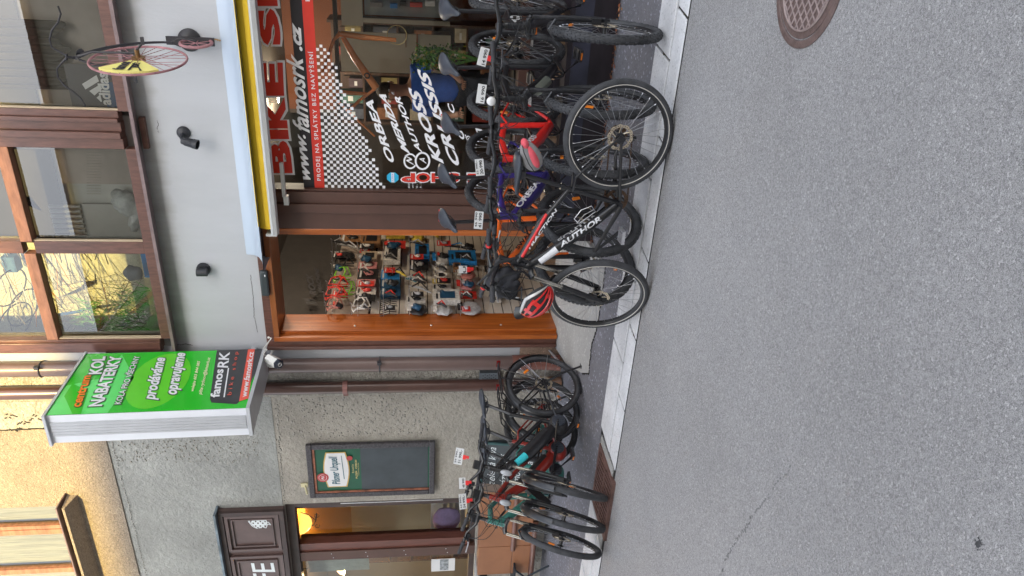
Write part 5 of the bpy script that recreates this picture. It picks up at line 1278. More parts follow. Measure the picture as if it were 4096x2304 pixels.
    for (sy, ex, z_) in ((-1, .0, .0), (1, .01, .02), (-1, .03, .05), (1, -.01, .04), (-1, .05, -.03), (1, .045, .09), (1, .02, -.05)):
        e0, e1 = (BP[0], BP[1]) if sy < 0 else (BP[-1], BP[-2]); q = Sv @ (e0 + (e1 - e0).normalized() * .19 + V((.03, 0, -.02)))
        m1 = Sv @ (bc + V((.10 + ex, sy * .12, -.03 - z_))); m2 = Sv @ (bc + V((.09, -sy * .03, -.12 - z_))); tgt = h0.lerp(h1, .5) + V((-.03, -sy * .022, -.02))
        pts = [q, m1, m2, tgt, tgt + (BB - h0) * .25 + V((0, 0, .02))]
        cv = []
        for i in range(len(pts) - 1):
            p_0 = pts[max(i - 1, 0)]; p_1, p_2 = pts[i], pts[i + 1]; p_3 = pts[min(i + 2, len(pts) - 1)]
            for k in range(5):
                tt = k / 5; cv.append(.5 * ((2 * p_1) + (p_2 - p_0) * tt + (2 * p_0 - 5 * p_1 + 4 * p_2 - p_3) * tt ** 2 + (3 * p_1 - p_0 - 3 * p_2 + p_3) * tt ** 3))
        b.path(cv + [pts[-1]], .0024, 5)
    obj('cables', b, t)
    # extras --------------------------------------------------------------
    if guards:
        for (c, a0, a1, M0, nm) in ((RA, -20, 200, Matrix.Identity(4), 'rear_mudguard'), (FA, 35, 205, S, 'front_mudguard')):
            b = MB().use(BLACK); n = 24; vs = []; rg = r + .018
            for i in range(n + 1):
                a = R(a0 + (a1 - a0) * i / n) if c is RA else R(a0 + (a1 - a0) * i / n)
                for (dy, dr) in ((-.030, -.014), (-.022, -.002), (0, .003), (.022, -.002), (.030, -.014)): vs.append(c + V(((rg + dr) * math.cos(a), dy, (rg + dr) * math.sin(a))))
            b.add(vs, [(i * 5 + k, i * 5 + k + 1, (i + 1) * 5 + k + 1, (i + 1) * 5 + k) for i in range(n) for k in range(4)])
            b.use(STEEL)
            for s_ in (-1, 1):
                for a in ((R(150), R(195)) if c is RA else (R(150), R(195))): b.tube(c + V((0, s_ * .05, 0)), c + V((rg * math.cos(a), s_ * .026, rg * math.sin(a))), .0022, n=5)
            obj('mudguard', b, t, M0, smooth=60)
    if rack:
        b = MB().use(BLACK); zr = r * 2 + .045
        for s_ in (-1, 1): b.path([STt + V((-.05, s_ * .02, -.04)), V((.10, s_ * .045, zr)), V((-.25, s_ * .055, zr)), V((-.27, 0, zr))], .006, 6); b.tube(RA + V((0, s_ * .072, .02)), V((-.06, s_ * .052, zr)), .005, n=6); b.tube(RA + V((0, s_ * .072, .02)), V((-.18, s_ * .055, zr)), .005, n=6)
        for k in range(5): b.tube((-.22 + k * .075, -.05, zr), (-.22 + k * .075, .05, zr), .004, n=5)
        RKo = obj('luggage_rack', b, t); b = MB().use(mat('dark_red_lens', (.18, .01, .01), .25)); b.box((-.285, 0, zr - .005), (.02, .07, .035)); obj('rear_light', b, RKo)
    if kick:
        b = MB().use(BLACK); b.box(RA + V((.03, .075, -.01)), (.05, .02, .04)); b.path([RA + V((.03, .085, -.01)), RA + V((-.02, .14, -.16)), V((-.05, .19, .015))], [.011, .010, .009], 8); b.box((-.055, .195, .01), (.05, .03, .018)); obj('kickstand', b, t)
    if light:
        b = MB().use(mat('headlight_lens', (.42, .43, .45), .15, coat=.8)); q = crown + V((.085, 0, .05)); b.ell(q, (.032, .026, .052), 16, 10); LT = obj('headlight', b, t, S)
        b = MB().use(BLACKM); b.box(q + V((-.03, 0, -.03)), (.06, .03, .04)); obj('headlight_mount', b, LT)
    if bottle:
        b = MB().use(SILVER); c = h0.lerp(BB, .70) + V((-.035, 0, .035)); ex = (BB - h0).normalized(); up_ = V((-ex.z, 0, ex.x)); up_ = up_ if up_.z > 0 else -up_
        for s_ in (-1, 1): b.path([c - ex * .06, c - ex * .07 + up_ * .03 + V((0, s_ * .035, 0)), c + up_ * .05 + V((0, s_ * .04, 0)), c + ex * .07 + up_ * .035 + V((0, s_ * .03, 0)), c + ex * .07, c - ex * .06], .003, 6)
        obj('bottle_cage', b, t)
    if flap:
        b = MB().use(mat('olive_plastic_guard', (.16, .17, .14), .55)); a0, a1 = h0.lerp(BB, .25), h0.lerp(BB, .55)
        b.path([a0 + V((.02, 0, -.03)), a1 + V((.02, 0, -.03))], [.038, .040], 10, sx=.9)
        obj('frame_guard', b, t)
    return t, dict(T=T, S=S, bc=bc, BP=BP, SP=SP, h0=h0, h1=h1, BB=BB, crown=crown, st=st)

def price_tag(label, at, lines, tie=True, w_=.10, h_=.06, yaw=0.0, tilt=0.0, group='price tags on the bicycles'):
    at = V(at); w_ *= .88; h_ *= .88; M = Matrix.Translation(at) @ Matrix.Rotation(yaw, 4, 'Z') @ Matrix.Rotation(rnd.uniform(-.22, .22), 4, 'Y') @ Matrix.Rotation(tilt, 4, 'X')
    t = thing('price_tag', label, 'price tag', M=M)
    b = MB().use(PAPER); b.box((0, 0, h_ / 2), (w_, .003, h_)); c = obj('card', b, t, smooth=0)
    b = MB(); n = len(lines)
    for k, s_ in enumerate(lines):
        hh = h_ * (.30 if n > 1 and k == 0 else .46); z_ = h_ * (.66 if n > 1 and k == 0 else .12)
        text_quad(b, INK, s_, (-w_ * .42, -.0028, z_), (w_ * .42, -.0028, z_ + .003), (0, 0, hh * .8), bold=.02)
    obj('handwriting', b, c, smooth=0)
    if tie:
        b = MB().use(REDP); b.box((0, .0, -.012), (.035, .008, .026)); b.box((.004, .004, -.036), (.022, .012, .026)); obj('red_clip', b, t)
    return t

F_RED = mat('red_frame_paint', (.80, .022, .016), .28, coat=.6, var=.08); F_PUR = mat('violet_frame_paint', (.035, .024, .18), .28, coat=.6, var=.2); F_OR = mat('orange_frame_paint', (1.0, .17, .02), .28, coat=.6, var=.1)
F_DRED = mat('dark_red_frame_paint', (.28, .02, .012), .3, coat=.6, var=.15); F_TEAL = mat('green_teal_frame_paint', (.05, .24, .20), .3, coat=.6, var=.35, vs=5); STAN = mat('silver_stanchion', (.50, .47, .42), .2, .9)
DG = 'display bicycles standing nose down in front of the shop window'
HD_ = R(-90)
B1 = make_bike('black display bicycle furthest right, its knobbly front wheel nearly edge-on', 'bicycle', (-.70, 4.84, .026), R(-91), rise=.44, frame=BLACK, group=DG, steer=R(1), saddle_up=.09, stem_up=.02)
B2 = make_bike('black display bicycle with olive guard on its frame, second from the right', 'bicycle', (-1.14, 4.76, .026), R(-90 - 9), rise=.44, saddle_up=.09, stem_up=.02, steer=R(9), frame=BLACK, group=DG, flap=True)
B3 = make_bike('bright red display bicycle with white lettering on its frame', 'bicycle', (-1.53, 4.72, .026), R(-90 - 7), rise=.44, saddle_up=.07, stem_up=.02, steer=R(10), frame=F_RED, group=DG, saddle_red=True,
               decals=[('KROSS', 'down', WHITE, .044, .05, .52, .2)])
B4 = make_bike('violet display bicycle with large white lettering on its frame', 'bicycle', (-1.93, 4.68, .026), R(-90 - 10), rise=.44, saddle_up=.09, stem_up=.02, steer=R(-8), frame=F_PUR, group=DG, decals=[('ORBEA', 'down', WHITE, .046, .10, .70, .1)])
B5 = make_bike('orange display bicycle with red-ringed grips nearest the doorway', 'bicycle', (-2.26, 4.66, .026), R(-90 - 8), rise=.44, saddle_up=.08, stem_up=.02, steer=R(-16), frame=F_OR, group=DG, saddle_red=True, ends=('red_rings',), lower_decal=F_OR,
               decals=[('SWALK', 'down', INK, .030, .15, .65, .1)])
CB = make_bike('black trekking bicycle parked along the kerb, white lettering and reflective tyre stripes', 'bicycle', (-2.375, 4.375, 0.0), R(180), steer=R(-23), lean=R(-3), frame=BLACK, r=.352, tr=.0245, knob=False, striped=True,
               decals=[('AUTHOR', 'down', WHITE, .038, .36, .80, .2), ('TRACTION', 'top', WHITE, .020, .2, .75, .2)], accent=REDP, bottle=True, pedals=SILVER, susp=STAN, ends=('silver_levers',), reflect=False, wb=1.13, crank_a=-2, saddle_up=.03, stem_up=.05, fork_up=.045, tk=.80, group=None, name='parked_bicycle')
EG = 'e-bikes parked in a row before the cafe wall'
e1f = V((-4.29, 4.50, .026)); e1r = V((-3.99, 5.62, .06)); hd1 = math.atan2(e1f.y - e1r.y, e1f.x - e1r.x)
E1 = make_bike('black e-bike with turquoise flashes, luggage rack and rear kickstand, nearest the shop', 'e-bike', e1f, hd1, rise=.035, steer=R(53), frame=BLACK, r=.355, tr=.026, knob=False, style='ecity', group=EG, guards=True, rack=True, kick=True, light=True, accent=TEAL, bar=.34, stem_up=.03, saddle_up=.02, wb=1.14, susp=STAN, name='electric_bicycle', crank_a=-60)
E2 = make_bike('dark red e-bike standing between the black and the teal one', 'e-bike', (-4.56, 4.44, .026), hd1 + R(-2), rise=.035, steer=R(52), frame=F_DRED, r=.355, tr=.026, knob=False, style='ecity', group=EG, guards=True, rack=True, kick=True, light=True, bar=.33, stem_up=.03, wb=1.14, susp=STAN, name='electric_bicycle', crank_a=-40)
E3 = make_bike('teal green e-bike with looped low entry frame beside the tiled ledge', 'e-bike', (-4.84, 4.44, .026), hd1 + R(-5), rise=.035, steer=R(53), frame=F_TEAL, r=.355, tr=.026, knob=False, style='ering', group=EG, bar=.34, stem_up=.05, wb=1.14, susp=STAN, ends=('silver_levers',), name='electric_bicycle')

# ------------------------------------------------------------------ things on and round the bicycles
bk = CB[1]; TW = CB[0].matrix_world.copy()
def cbw(p, steer=False): return CB_T @ ((bk['S'] @ p) if steer else p)
CB_T = bk['T']
# saddle bag
sb = atY(2122, 622, 4.30)
t = root('saddle_bag', 'grey and pink zipped saddle bag hanging under the saddle of the kerbside bicycle', 'saddle bag', sb)
GB = mat('grey_bag_cloth', (.25, .24, .24), .8, var=.12, vs=20, bump=.2, bs=200); PB = mat('pink_bag_cloth', (.72, .10, .13), .7, var=.1, vs=20)
Mx = Matrix.Rotation(R(-28), 3, 'Y')
def bagf(p): return V((p.x, p.y * (.8 + .5 * (p.z + .05)), p.z * (1 - .18 * p.x / .09)))
b = MB().use(GB); b.ell(sb, (.105, .045, .062), 22, 14, Mx, bagf); part('bag_body', b, t, 60)
b = MB().use(PB); b.ell(sb + V((.0, -.010, -.012)), (.085, .042, .030), 20, 10, Mx, bagf); b.ell(sb + V((.075, -.006, .040)), (.034, .038, .024), 14, 8, Mx); part('pink_panel', b, t, 60)
b = MB().use(BLACKM); b.path([sb + Mx @ V((-.10, -.03, .02)), sb + Mx @ V((-.03, -.052, .030)), sb + Mx @ V((.05, -.05, .028)), sb + Mx @ V((.10, -.02, .015))], .003, 5); b.tube(sb + V((.04, 0, .03)), sb + V((.03, .0, .11)), .006); part('zip', b, t)
# backpack hanging from the handlebar
bp_ = atY(2000, 1128, 4.33)
t = root('backpack', 'black crumpled backpack with loose straps hung over the handlebar of the kerbside bicycle', 'backpack', bp_)
CL = mat('black_bag_cloth', (.022, .022, .027), .75, var=.35, vs=14, bump=.7, bs=30)
def fold(p):
    n_ = math.sin(p.x * 55 + p.z * 30) * .008 + math.sin(p.z * 75 + p.y * 30) * .006; q = p.normalized() if p.length else p
    return p + q * n_ + V((.0, 0, -.03 * (p.x / .12) ** 2))
b = MB().use(CL); b.ell(bp_ + V((0, 0, -.02)), (.115, .065, .105), 40, 28, Matrix.Rotation(R(12), 3, 'Y'), fold); b.ell(bp_ + V((-.02, -.045, -.06)), (.080, .040, .06), 30, 18, Matrix.Rotation(R(10), 3, 'Y'), fold); part('bag_body', b, t, 60)
b = MB().use(BLACKM)
for (p0, p1, p2, p3) in [((.02, -.07, .06), (.10, -.10, -.02), (.12, -.08, -.14), (.05, -.05, -.20)), ((-.03, -.07, .05), (-.06, -.10, -.06), (-.10, -.08, -.16), (-.16, -.05, -.19)), ((.06, -.04, .09), (.16, -.03, .02), (.19, -.02, -.10), (.15, -.02, -.20))]:
    pts = [bp_ + V(q) for q in (p0, p1, p2, p3)]; b.path(pts, [.010, .011, .010, .009], 4, sx=.25)
b.path([bp_ + V((-.06, .0, .08)), bp_ + V((-.01, -.01, .15)), bp_ + V((.05, 0, .09))], .008, 6); part('straps', b, t)
b = MB().use(WHITE); b.path([bp_ + V((-.075, -.085, -.06)), bp_ + V((-.07, -.09, -.12))], .004, 5); b.use(REDP).ell(bp_ + V((.05, -.078, .03)), (.014, .006, .012), 10, 6); part('pullers', b, t)
# helmet
hp_ = atY(2140, 1196, 4.16)
HX = V((-.42, -.80, -.42)).normalized()                 # crown direction
HV = V((-.70, .10, .45)); HV = (HV - HX * HV.dot(HX)).normalized()   # front of the helmet
HS = HX.cross(HV)
MH = Matrix((HV, HS, HX)).transposed()
t = root('bicycle_helmet', 'red and silver vented bicycle helmet with black visor hanging from the kerbside bicycle', 'helmet', hp_)
RH = mat('helmet_red', (.62, .02, .018), .3, coat=.5, var=.06); SH_ = mat('helmet_silver', (.50, .49, .47), .35, .3, var=.08); FOAM = mat('helmet_foam', (.018, .018, .02), .7, var=.2)
A_, B_, C_ = .140, .112, .110
def hpnt(th, ph, k=1.0):   # th: along from front (0) to back (pi), ph: sideways
    x = A_ * math.cos(th); rr_ = math.sin(th)
    return hp_ + MH @ (V((x * 1.0, B_ * rr_ * math.sin(ph), C_ * rr_ * math.cos(ph))) * k)
b = MB().use(FOAM); vs = []; n1, n2 = 22, 20
for i in range(n1 + 1):
    for j in range(n2 + 1): vs.append(hpnt(math.pi * i / n1, R(-92) + R(184) * j / n2, .93))
b.add(vs, [(i * (n2 + 1) + j, i * (n2 + 1) + j + 1, (i + 1) * (n2 + 1) + j + 1, (i + 1) * (n2 + 1) + j) for i in range(n1) for j in range(n2)]); part('inner_foam', b, t, 60)
def rib(ph0, w0, m_, th0=.12, th1=3.0, pinch=.35, k=1.0):
    vs = []; n = 20
    for i in range(n + 1):
        th_ = th0 + (th1 - th0) * i / n; wd_ = w0 * (1 - pinch * abs(math.sin(2 * th_ + .4)))
        for (q, kk) in ((-1, .95), (-.7, 1.0), (.7, 1.0), (1, .95)): vs.append(hpnt(th_, ph0 * (1 - .25 * abs(math.cos(th_))) + wd_ * q, k * kk))
    b.use(m_).add(vs, [(i * 4 + j, i * 4 + j + 1, (i + 1) * 4 + j + 1, (i + 1) * 4 + j) for i in range(n) for j in range(3)])
b = MB()
for ph0, w0 in ((0, .15), (R(30), .10), (R(-30), .10), (R(58), .12), (R(-58), .12)): rib(ph0, w0, RH, pinch=.45)
for th_ in (.55, 1.15, 1.75, 2.4):                       # cross bridges between the ribs
    for ph0 in (-46, -15, 15, 46):
        vs = [hpnt(th_ + dt, R(ph0) + dp, .985) for dt in (-.11, .11) for dp in (-.32, .32)]; b.use(RH).add(vs, [(0, 1, 3, 2)]) if (int(th_ * 10) + ph0) % 2 else None
part('shell', b, t, 50)
b = MB(); rib(R(84), .12, SH_, .02, 3.12, .1, 1.02); rib(R(-84), .12, SH_, .02, 3.12, .1, 1.02); part('rim_band', b, t, 50)
b = MB().use(BLACK); vs = []
for i in range(13):
    a = R(-60 + 10 * i); p = V((A_ * math.cos(a) * .98, B_ * math.sin(a), .03 * math.cos(a))); vs += [hp_ + MH @ p, hp_ + MH @ (p + V((.055 * math.cos(a), .01 * math.sin(a), -.018))), ]
b.add(vs, [(2 * i, 2 * i + 1, 2 * i + 3, 2 * i + 2) for i in range(12)]); b.add([p_ + MH @ V((0, 0, -.005)) for p_ in [V(q) for q in vs]], [(2 * i, 2 * i + 2, 2 * i + 3, 2 * i + 1) for i in range(12)]); part('visor', b, t, 60)
b = MB().use(BLACKM)
for s_ in (-1, 1): b.path([hp_ + MH @ V((.05, s_ * .085, -.01)), hp_ + MH @ V((.0, s_ * .06, -.10)), hp_ + V((.03 * s_, .04, .16)), hp_ + V((.02, .08, .20))], .0055, 4)
part('chin_strap', b, t)

# price tags
price_tag('wide blank-backed white price card on the handlebar of the bicycle furthest right', atY(1950, 232, 4.86), ['14 990'], w_=.13, h_=.066, yaw=R(8))
price_tag('white price card on the bar of the black bicycle with the olive guard', atY(1942, 378, 4.70), ['16 990'], w_=.135, h_=.062, yaw=R(18), tie=False)
price_tag('white price card reading 20-990 beside the grip of the red bicycle', atY(1936, 668, 4.72), ['22 990,-', '20-990'], w_=.125, h_=.066, yaw=R(18), tie=False)
price_tag('white price card reading 41 990 on the bar of the violet bicycle', atY(1932, 882, 4.62), ['46 990', '41 990'], w_=.135, h_=.066, yaw=R(24), tie=False)
price_tag('white card on a red clip on the bar of the orange bicycle', atY(1868, 1078, 4.66), ['U'], w_=.06, h_=.07, yaw=R(26), tilt=R(20))
price_tag('white price card reading 51 990 on a red clip of the black e-bike', atY(1852, 1828, 4.72), ['59 990,-', '51 990,-'], w_=.15, h_=.078, yaw=R(36), tilt=R(-10))
price_tag('small white price card on a red clip between the black and dark red e-bikes', atY(1862, 1932, 4.60), ['48 900'], w_=.10, h_=.06, yaw=R(36))
price_tag('white price card reading 54 990 on a red clip of the dark red e-bike', atY(1866, 2004, 4.56), ['62 990,-', '54 990,-'], w_=.14, h_=.07, yaw=R(36), tilt=R(8))
# round white bicycle lamp and bell
t = root('handlebar_lamp', 'round white lamp clipped on the bar of the black bicycle with the olive guard', 'bicycle lamp', atY(1965, 405, 4.68)); c = atY(1965, 405, 4.68)
b = MB().use(mat('lamp_white', (.75, .74, .72), .25, coat=.5, var=.03)); b.ell(c, (.030, .022, .030), 16, 10); part('body', b, t); b = MB().use(BLACKM); b.box(c + V((0, .02, -.01)), (.02, .03, .03)); part('clip', b, t)

# display bench below the window, wooden blocks, letter plates, dead leaves
t = root('display_bench', 'low dark display bench below the shop window that carries the rear bicycle wheels', 'display bench', (-.6, 6.0, .08))
b = MB().use(mat('bench_dark', (.020, .015, .019), .4, var=.5, vs=2, stretch=(1, 1, 3))); b.bb(-2.60, 1.6, 5.79, 6.2795, .04, .44); b.use(mat('bench_blue_sheen', (.035, .036, .055), .35, var=.4, vs=3)); b.bb(-2.60, 1.6, 5.786, 5.7895, .26, .40); part('bench_box', b, t, 0)
b = MB().use(wood('pale_block', (.50, .33, .20), (.36, .22, .13), .7, 0))
for x in (-.30, -.48, -.78, -.95, -1.20, -1.52, -1.74, -2.0, -2.24): b.bb(x - .02, x + .02, 5.90, 6.20, .4405, .50); b.bb(x - .045, x + .045, 5.90, 5.94, .5005, .53)
part('rail_blocks', b, t)
lt = [(2120, 85, 'Y'), (2112, 150, 'O'), (2110, 312, 'OBL'), (2105, 395, 'O'), (2088, 500, ''), (2090, 560, 'K')]
t = root('letter_strip', 'row of white letter plates along the dark board under the shop window', 'letter sign', (-1.2, 6.27, .65))
for k, (px_, py_, s_) in enumerate(lt):
    c = atY(px_, py_, 6.272); wd_ = .09 if len(s_) < 2 else .13; b = MB().use(PAPER); b.bb(c.x - wd_, c.x + wd_ * .4, 6.268, 6.2785, c.z - .045, c.z + .075); pq = part('plate', b, t, 0)
    if s_: b = MB(); text_quad(b, INK, s_, (c.x - wd_ * .8, 6.266, c.z - .015), (c.x + wd_ * .2, 6.266, c.z - .015), (0, 0, .06)); part('letter', b, pq, 0)
b = MB().use(PAPER)
c = atY(2080, 85, 6.272)
for i in range(4):
    for j in range(3):
        if (i + j) % 2 == 0: b.bb(c.x - .05 + i * .03, c.x - .02 + i * .03, 6.270, 6.2785, c.z + j * .03, c.z + .03 + j * .03)
part('chequered_plate', b, t, 0)
LEAF = mat('dead_leaf', (.26, .085, .035), .7, var=.5, vs=30); LEAF2 = mat('dry_leaf', (.36, .17, .07), .7, var=.4, vs=30)
b = MB()
for k in range(420):
    x = rnd.uniform(-2.6, .9); y = 5.775 - abs(rnd.gauss(0, .022)); z = pz(y) + rnd.uniform(.003, .022); s = rnd.uniform(.008, .022)
    M = Matrix.Rotation(rnd.uniform(0, 6.3), 3, 'Z') @ Matrix.Rotation(rnd.uniform(-.8, .8), 3, 'X')
    b.use(LEAF if rnd.random() < .7 else LEAF2).add([V((x, y, z)) + M @ V(q) for q in ((-s, 0, 0), (-.2 * s, .5 * s, .15 * s), (s, 0, 0), (-.1 * s, -.5 * s, .15 * s))], [(0, 1, 2), (0, 2, 3)])
tag(obj('dead_leaves', b, smooth=0), 'dead brown leaves drifted along the foot of the display bench', 'leaves', kind='stuff')

# ------------------------------------------------------------------ inside the shop window
CEIL = 3.08
def ceiling_lamp(label, x, y, e):
    t = root('ceiling_spot', label, 'ceiling lamp', (x, y, 3.2))
    b = MB().use(WPL); b.lathe((x, y, 3.199), (0, 0, -1), [(.001, 0), (.05, 0), (.05, .09), (.040, .09), (.038, .05), (.001, .05)], 20); part('housing', b, t)
    b = MB().use(mat('spot_bulb_lit', (1, .9, .7), .4, emit=(1, .85, .62), es=12)); b.lathe((x, y, 3.13), (0, 0, -1), [(.001, 0), (.035, 0), (.03, .02), (.001, .025)], 16); part('bulb', b, t)
    l_ = bpy.data.lights.new('spot_light', 'POINT'); l_.energy = e; l_.color = (1, .84, .64); l_.shadow_soft_size = .06
    o = bpy.data.objects.new('spot_light', l_); COL.objects.link(o); o.parent = t; o.location = (0, 0, -.16)
c = atY(1165, 396, 8.4); ceiling_lamp('lit white ceiling spot seen above the website band in the shop window', c.x, 8.4, 13)
ceiling_lamp('added unseen ceiling spot lighting the slat wall inside the doorway', -3.0, 6.95, 5)  # unseen lamp, added to brighten the slat wall
# pale cabinet panels and shelves behind the glass
t = root('display_cabinet', 'cream display cabinet with a rounded cut-out at the right end of the shop window', 'cabinet', (-.7, 8.3, .2))
def pan(b, x0, x1, y0, y1, Y, th=.03):
    a, c = atY(x1, y1, Y), atY(x0, y0, Y); b.bb(min(a.x, c.x), max(a.x, c.x), Y, Y + th, min(a.z, c.z), max(a.z, c.z))
b = MB().use(CREAM); pan(b, 1358, 1800, 125, 300, 8.2); part('door_panel', b, t)
b = MB().use(CREAM); pan(b, 1355, 1452, -160, 105, 8.2); pan(b, 1452, 1800, 72, 105, 8.2); part('frame_panel', b, t)
b = MB().use(mat('cabinet_grey_blue', (.30, .33, .34), .6)); pan(b, 1452, 1770, -160, 72, 8.35); part('back_panel', b, t)
b = MB().use(mat('dark_strip', (.025, .018, .016), .6)); pan(b, 1338, 1357, -160, 560, 8.19); pan(b, 1358, 1800, 106, 124, 8.19, .02); pan(b, 1375, 1800, 301, 318, 8.19); part('dark_trim', b, t)
b = MB().use(WOODH); pan(b, 1665, 1672, 125, 300, 8.18, .02); pan(b, 1622, 1625, 135, 190, 8.18, .02); part('shelf_edges', b, t)
for k, (x0, x1, y0, y1, cl, ds) in enumerate([(1640, 1690, 10, 30, REDV, 'red'), (1560, 1590, 14, 34, BLUEP, 'blue'), (1700, 1740, 2, 26, WHITE, 'white'), (1480, 1530, 8, 30, GB, 'grey'), (1600, 1625, 4, 24, BLACKM, 'black')]):
    b = MB().use(cl); pan(b, x0, x1, y0, y1, 8.25, .08); o = tag(obj('small_box', b), ds + ' small box in the rounded cabinet cut-out', 'box'); chamfer(o, .004)
# dark shelving with stock in the middle of the window
t = root('stock_shelves', 'dark brown stock shelves seen through the middle of the shop window', 'shelves', (-1.9, 9.2, .2))
b = MB().use(wood('shelf_brown', (.10, .05, .03), (.05, .025, .016), .6, 0))
for z in (.6, 1.0, 1.4, 1.8, 2.2): b.bb(-2.48, -1.3, 8.9, 9.3, z, z + .025)
for x in (-2.48, -1.9, -1.33): b.bb(x, x + .03, 8.905, 9.295, .2, 2.6)
b.bb(-2.48, -1.3, 9.3, 9.32, .2, 2.6); part('shelf_frame', b, t)
cols = [(.30, .04, .03), (.05, .12, .10), (.45, .40, .30), (.25, .10, .04), (.08, .09, .12), (.30, .24, .10), (.08, .05, .06), (.50, .18, .05)]
for k in range(30):
    z = (.625, 1.025, 1.425, 1.825, 2.225)[k % 5]; i = k // 5; x = -2.42 + i * .185; w_, h_ = rnd.uniform(.09, .16), rnd.uniform(.12, .30)
    if x + w_ > -1.92 and x < -1.86: x -= .03
    b = MB().use(mat('stock_%d' % (k % 8), cols[k % 8], .6, var=.25, vs=15)); b.bb(x, x + w_, 8.92, 9.15, z, z + h_); b.use(PAPER).bb(x + w_ * .2, x + w_ * .7, 8.917, 8.9195, z + h_ * .4, z + h_ * .6)
    o = obj('stock_box', b); tag(o, '%s packet, place %d from the left on the %s dark stock shelf' % (['red', 'dark green', 'cream', 'rust', 'slate', 'olive', 'plum', 'orange'][k % 8], i + 1, ['lowest', 'second', 'third', 'fourth', 'top'][k % 5]), 'packet', 'packets on the dark stock shelves')
# orange bicycle frame hanging in the window
t = root('hanging_frame', 'bare orange bicycle frame hanging nose up inside the shop window', 'bicycle frame', atY(1400, 160, 6.9))
OF = mat('orange_frame_gloss', (.95, .30, .09), .3, coat=.5, var=.1)
def q_(x, y, Y=6.85): return atY(x, y, Y)
b = MB().use(OF)
b.path([q_(1362, 135), q_(1450, 148), q_(1585, 160)], [.024, .026, .018], 12); b.path([q_(1372, 150), q_(1420, 232), q_(1468, 300), q_(1505, 352)], [.022, .030, .034, .036], 14); b.path([q_(1325, 362), q_(1400, 372), q_(1470, 376)], [.016, .018, .014], 10)
b.path([q_(1330, 365), q_(1345, 400), q_(1420, 470), q_(1500, 545)], [.014, .013, .011, .010], 8); b.path([q_(1290, 290), q_(1335, 160), q_(1362, 130)], [.012, .014, .02], 8); b.path([q_(1505, 352), q_(1440, 400), q_(1400, 440)], .014, 8); part('tubes', b, t, 50)
b = MB().use(INK); c = q_(1468, 303, 6.80); b.torus(c, (0, 1, 0), .022, .006, 20, 6); part('frame_mark', b, t)
b = MB().use(mat('brass_ring', (.55, .42, .2), .4, .6)); c = q_(1588, 140); b.torus(c, (.2, 1, 0), .085, .004, 36, 5); part('chain_ring', b, t)
# house plant
c = atY(1760, 232, 7.0)
t = root('window_plant', 'bushy green pot plant with a few yellow leaves behind the shop window', 'plant', (c.x, 7.0, .75))
GL = [mat('plant_leaf_dark', (.03, .10, .025), .5, var=.3, vs=20), mat('plant_leaf', (.10, .26, .04), .5, var=.3, vs=20), mat('plant_leaf_yellow', (.35, .30, .03), .5, var=.2, vs=20)]
b = MB()
for k in range(520):
    u = rnd.gauss(0, 1); v_ = rnd.gauss(0, 1); px_ = 1745 + 48 * u; py_ = 232 + 26 * v_
    if not (1640 < px_ < 1870 and 170 < py_ < 290): continue
    p = atY(px_, py_, 7.0 + rnd.gauss(0, .06)); s = rnd.uniform(.012, .028); M = Matrix.Rotation(rnd.uniform(0, 6.3), 3, 'Y') @ Matrix.Rotation(rnd.uniform(-1, 1), 3, 'X') @ Matrix.Rotation(rnd.uniform(-1, 1), 3, 'Z')
    b.use(GL[0 if rnd.random() < .5 else (1 if rnd.random() < .8 else 2)]).add([p + M @ V(q) for q in ((-s, 0, 0), (0, -.2 * s, .5 * s), (s, 0, 0), (0, -.2 * s, -.5 * s))], [(0, 1, 2), (0, 2, 3)])
part('foliage', b, t, 0)
b = MB().use(GL[1])
for k in range(9): b.path([V((c.x + rnd.uniform(-.02, .02), 7.0, 1.0)), V((c.x + rnd.uniform(-.08, .08), 7.0, 1.3)), V((c.x + rnd.uniform(-.15, .15), 7.0 + rnd.uniform(-.05, .05), 1.6))], .004, 5)
part('stems', b, t)
b = MB().use(TER); b.lathe((c.x, 7.0, .75), (0, 0, 1), [(.001, 0), (.09, 0), (.12, .22), (.13, .22), (.13, .25), (.11, .25), (.10, .2), (.001, .2)], 24); part('pot', b, t)
t = root('low_counter', 'dark low counter running behind the lower part of the shop window', 'counter', (-1, 6.9, .2))
b = MB().use(mat('counter_dark', (.03, .024, .022), .5, var=.3)); b.bb(-2.28, 1.5, 6.55, 7.25, .2, .745); part('counter_box', b, t, 0)

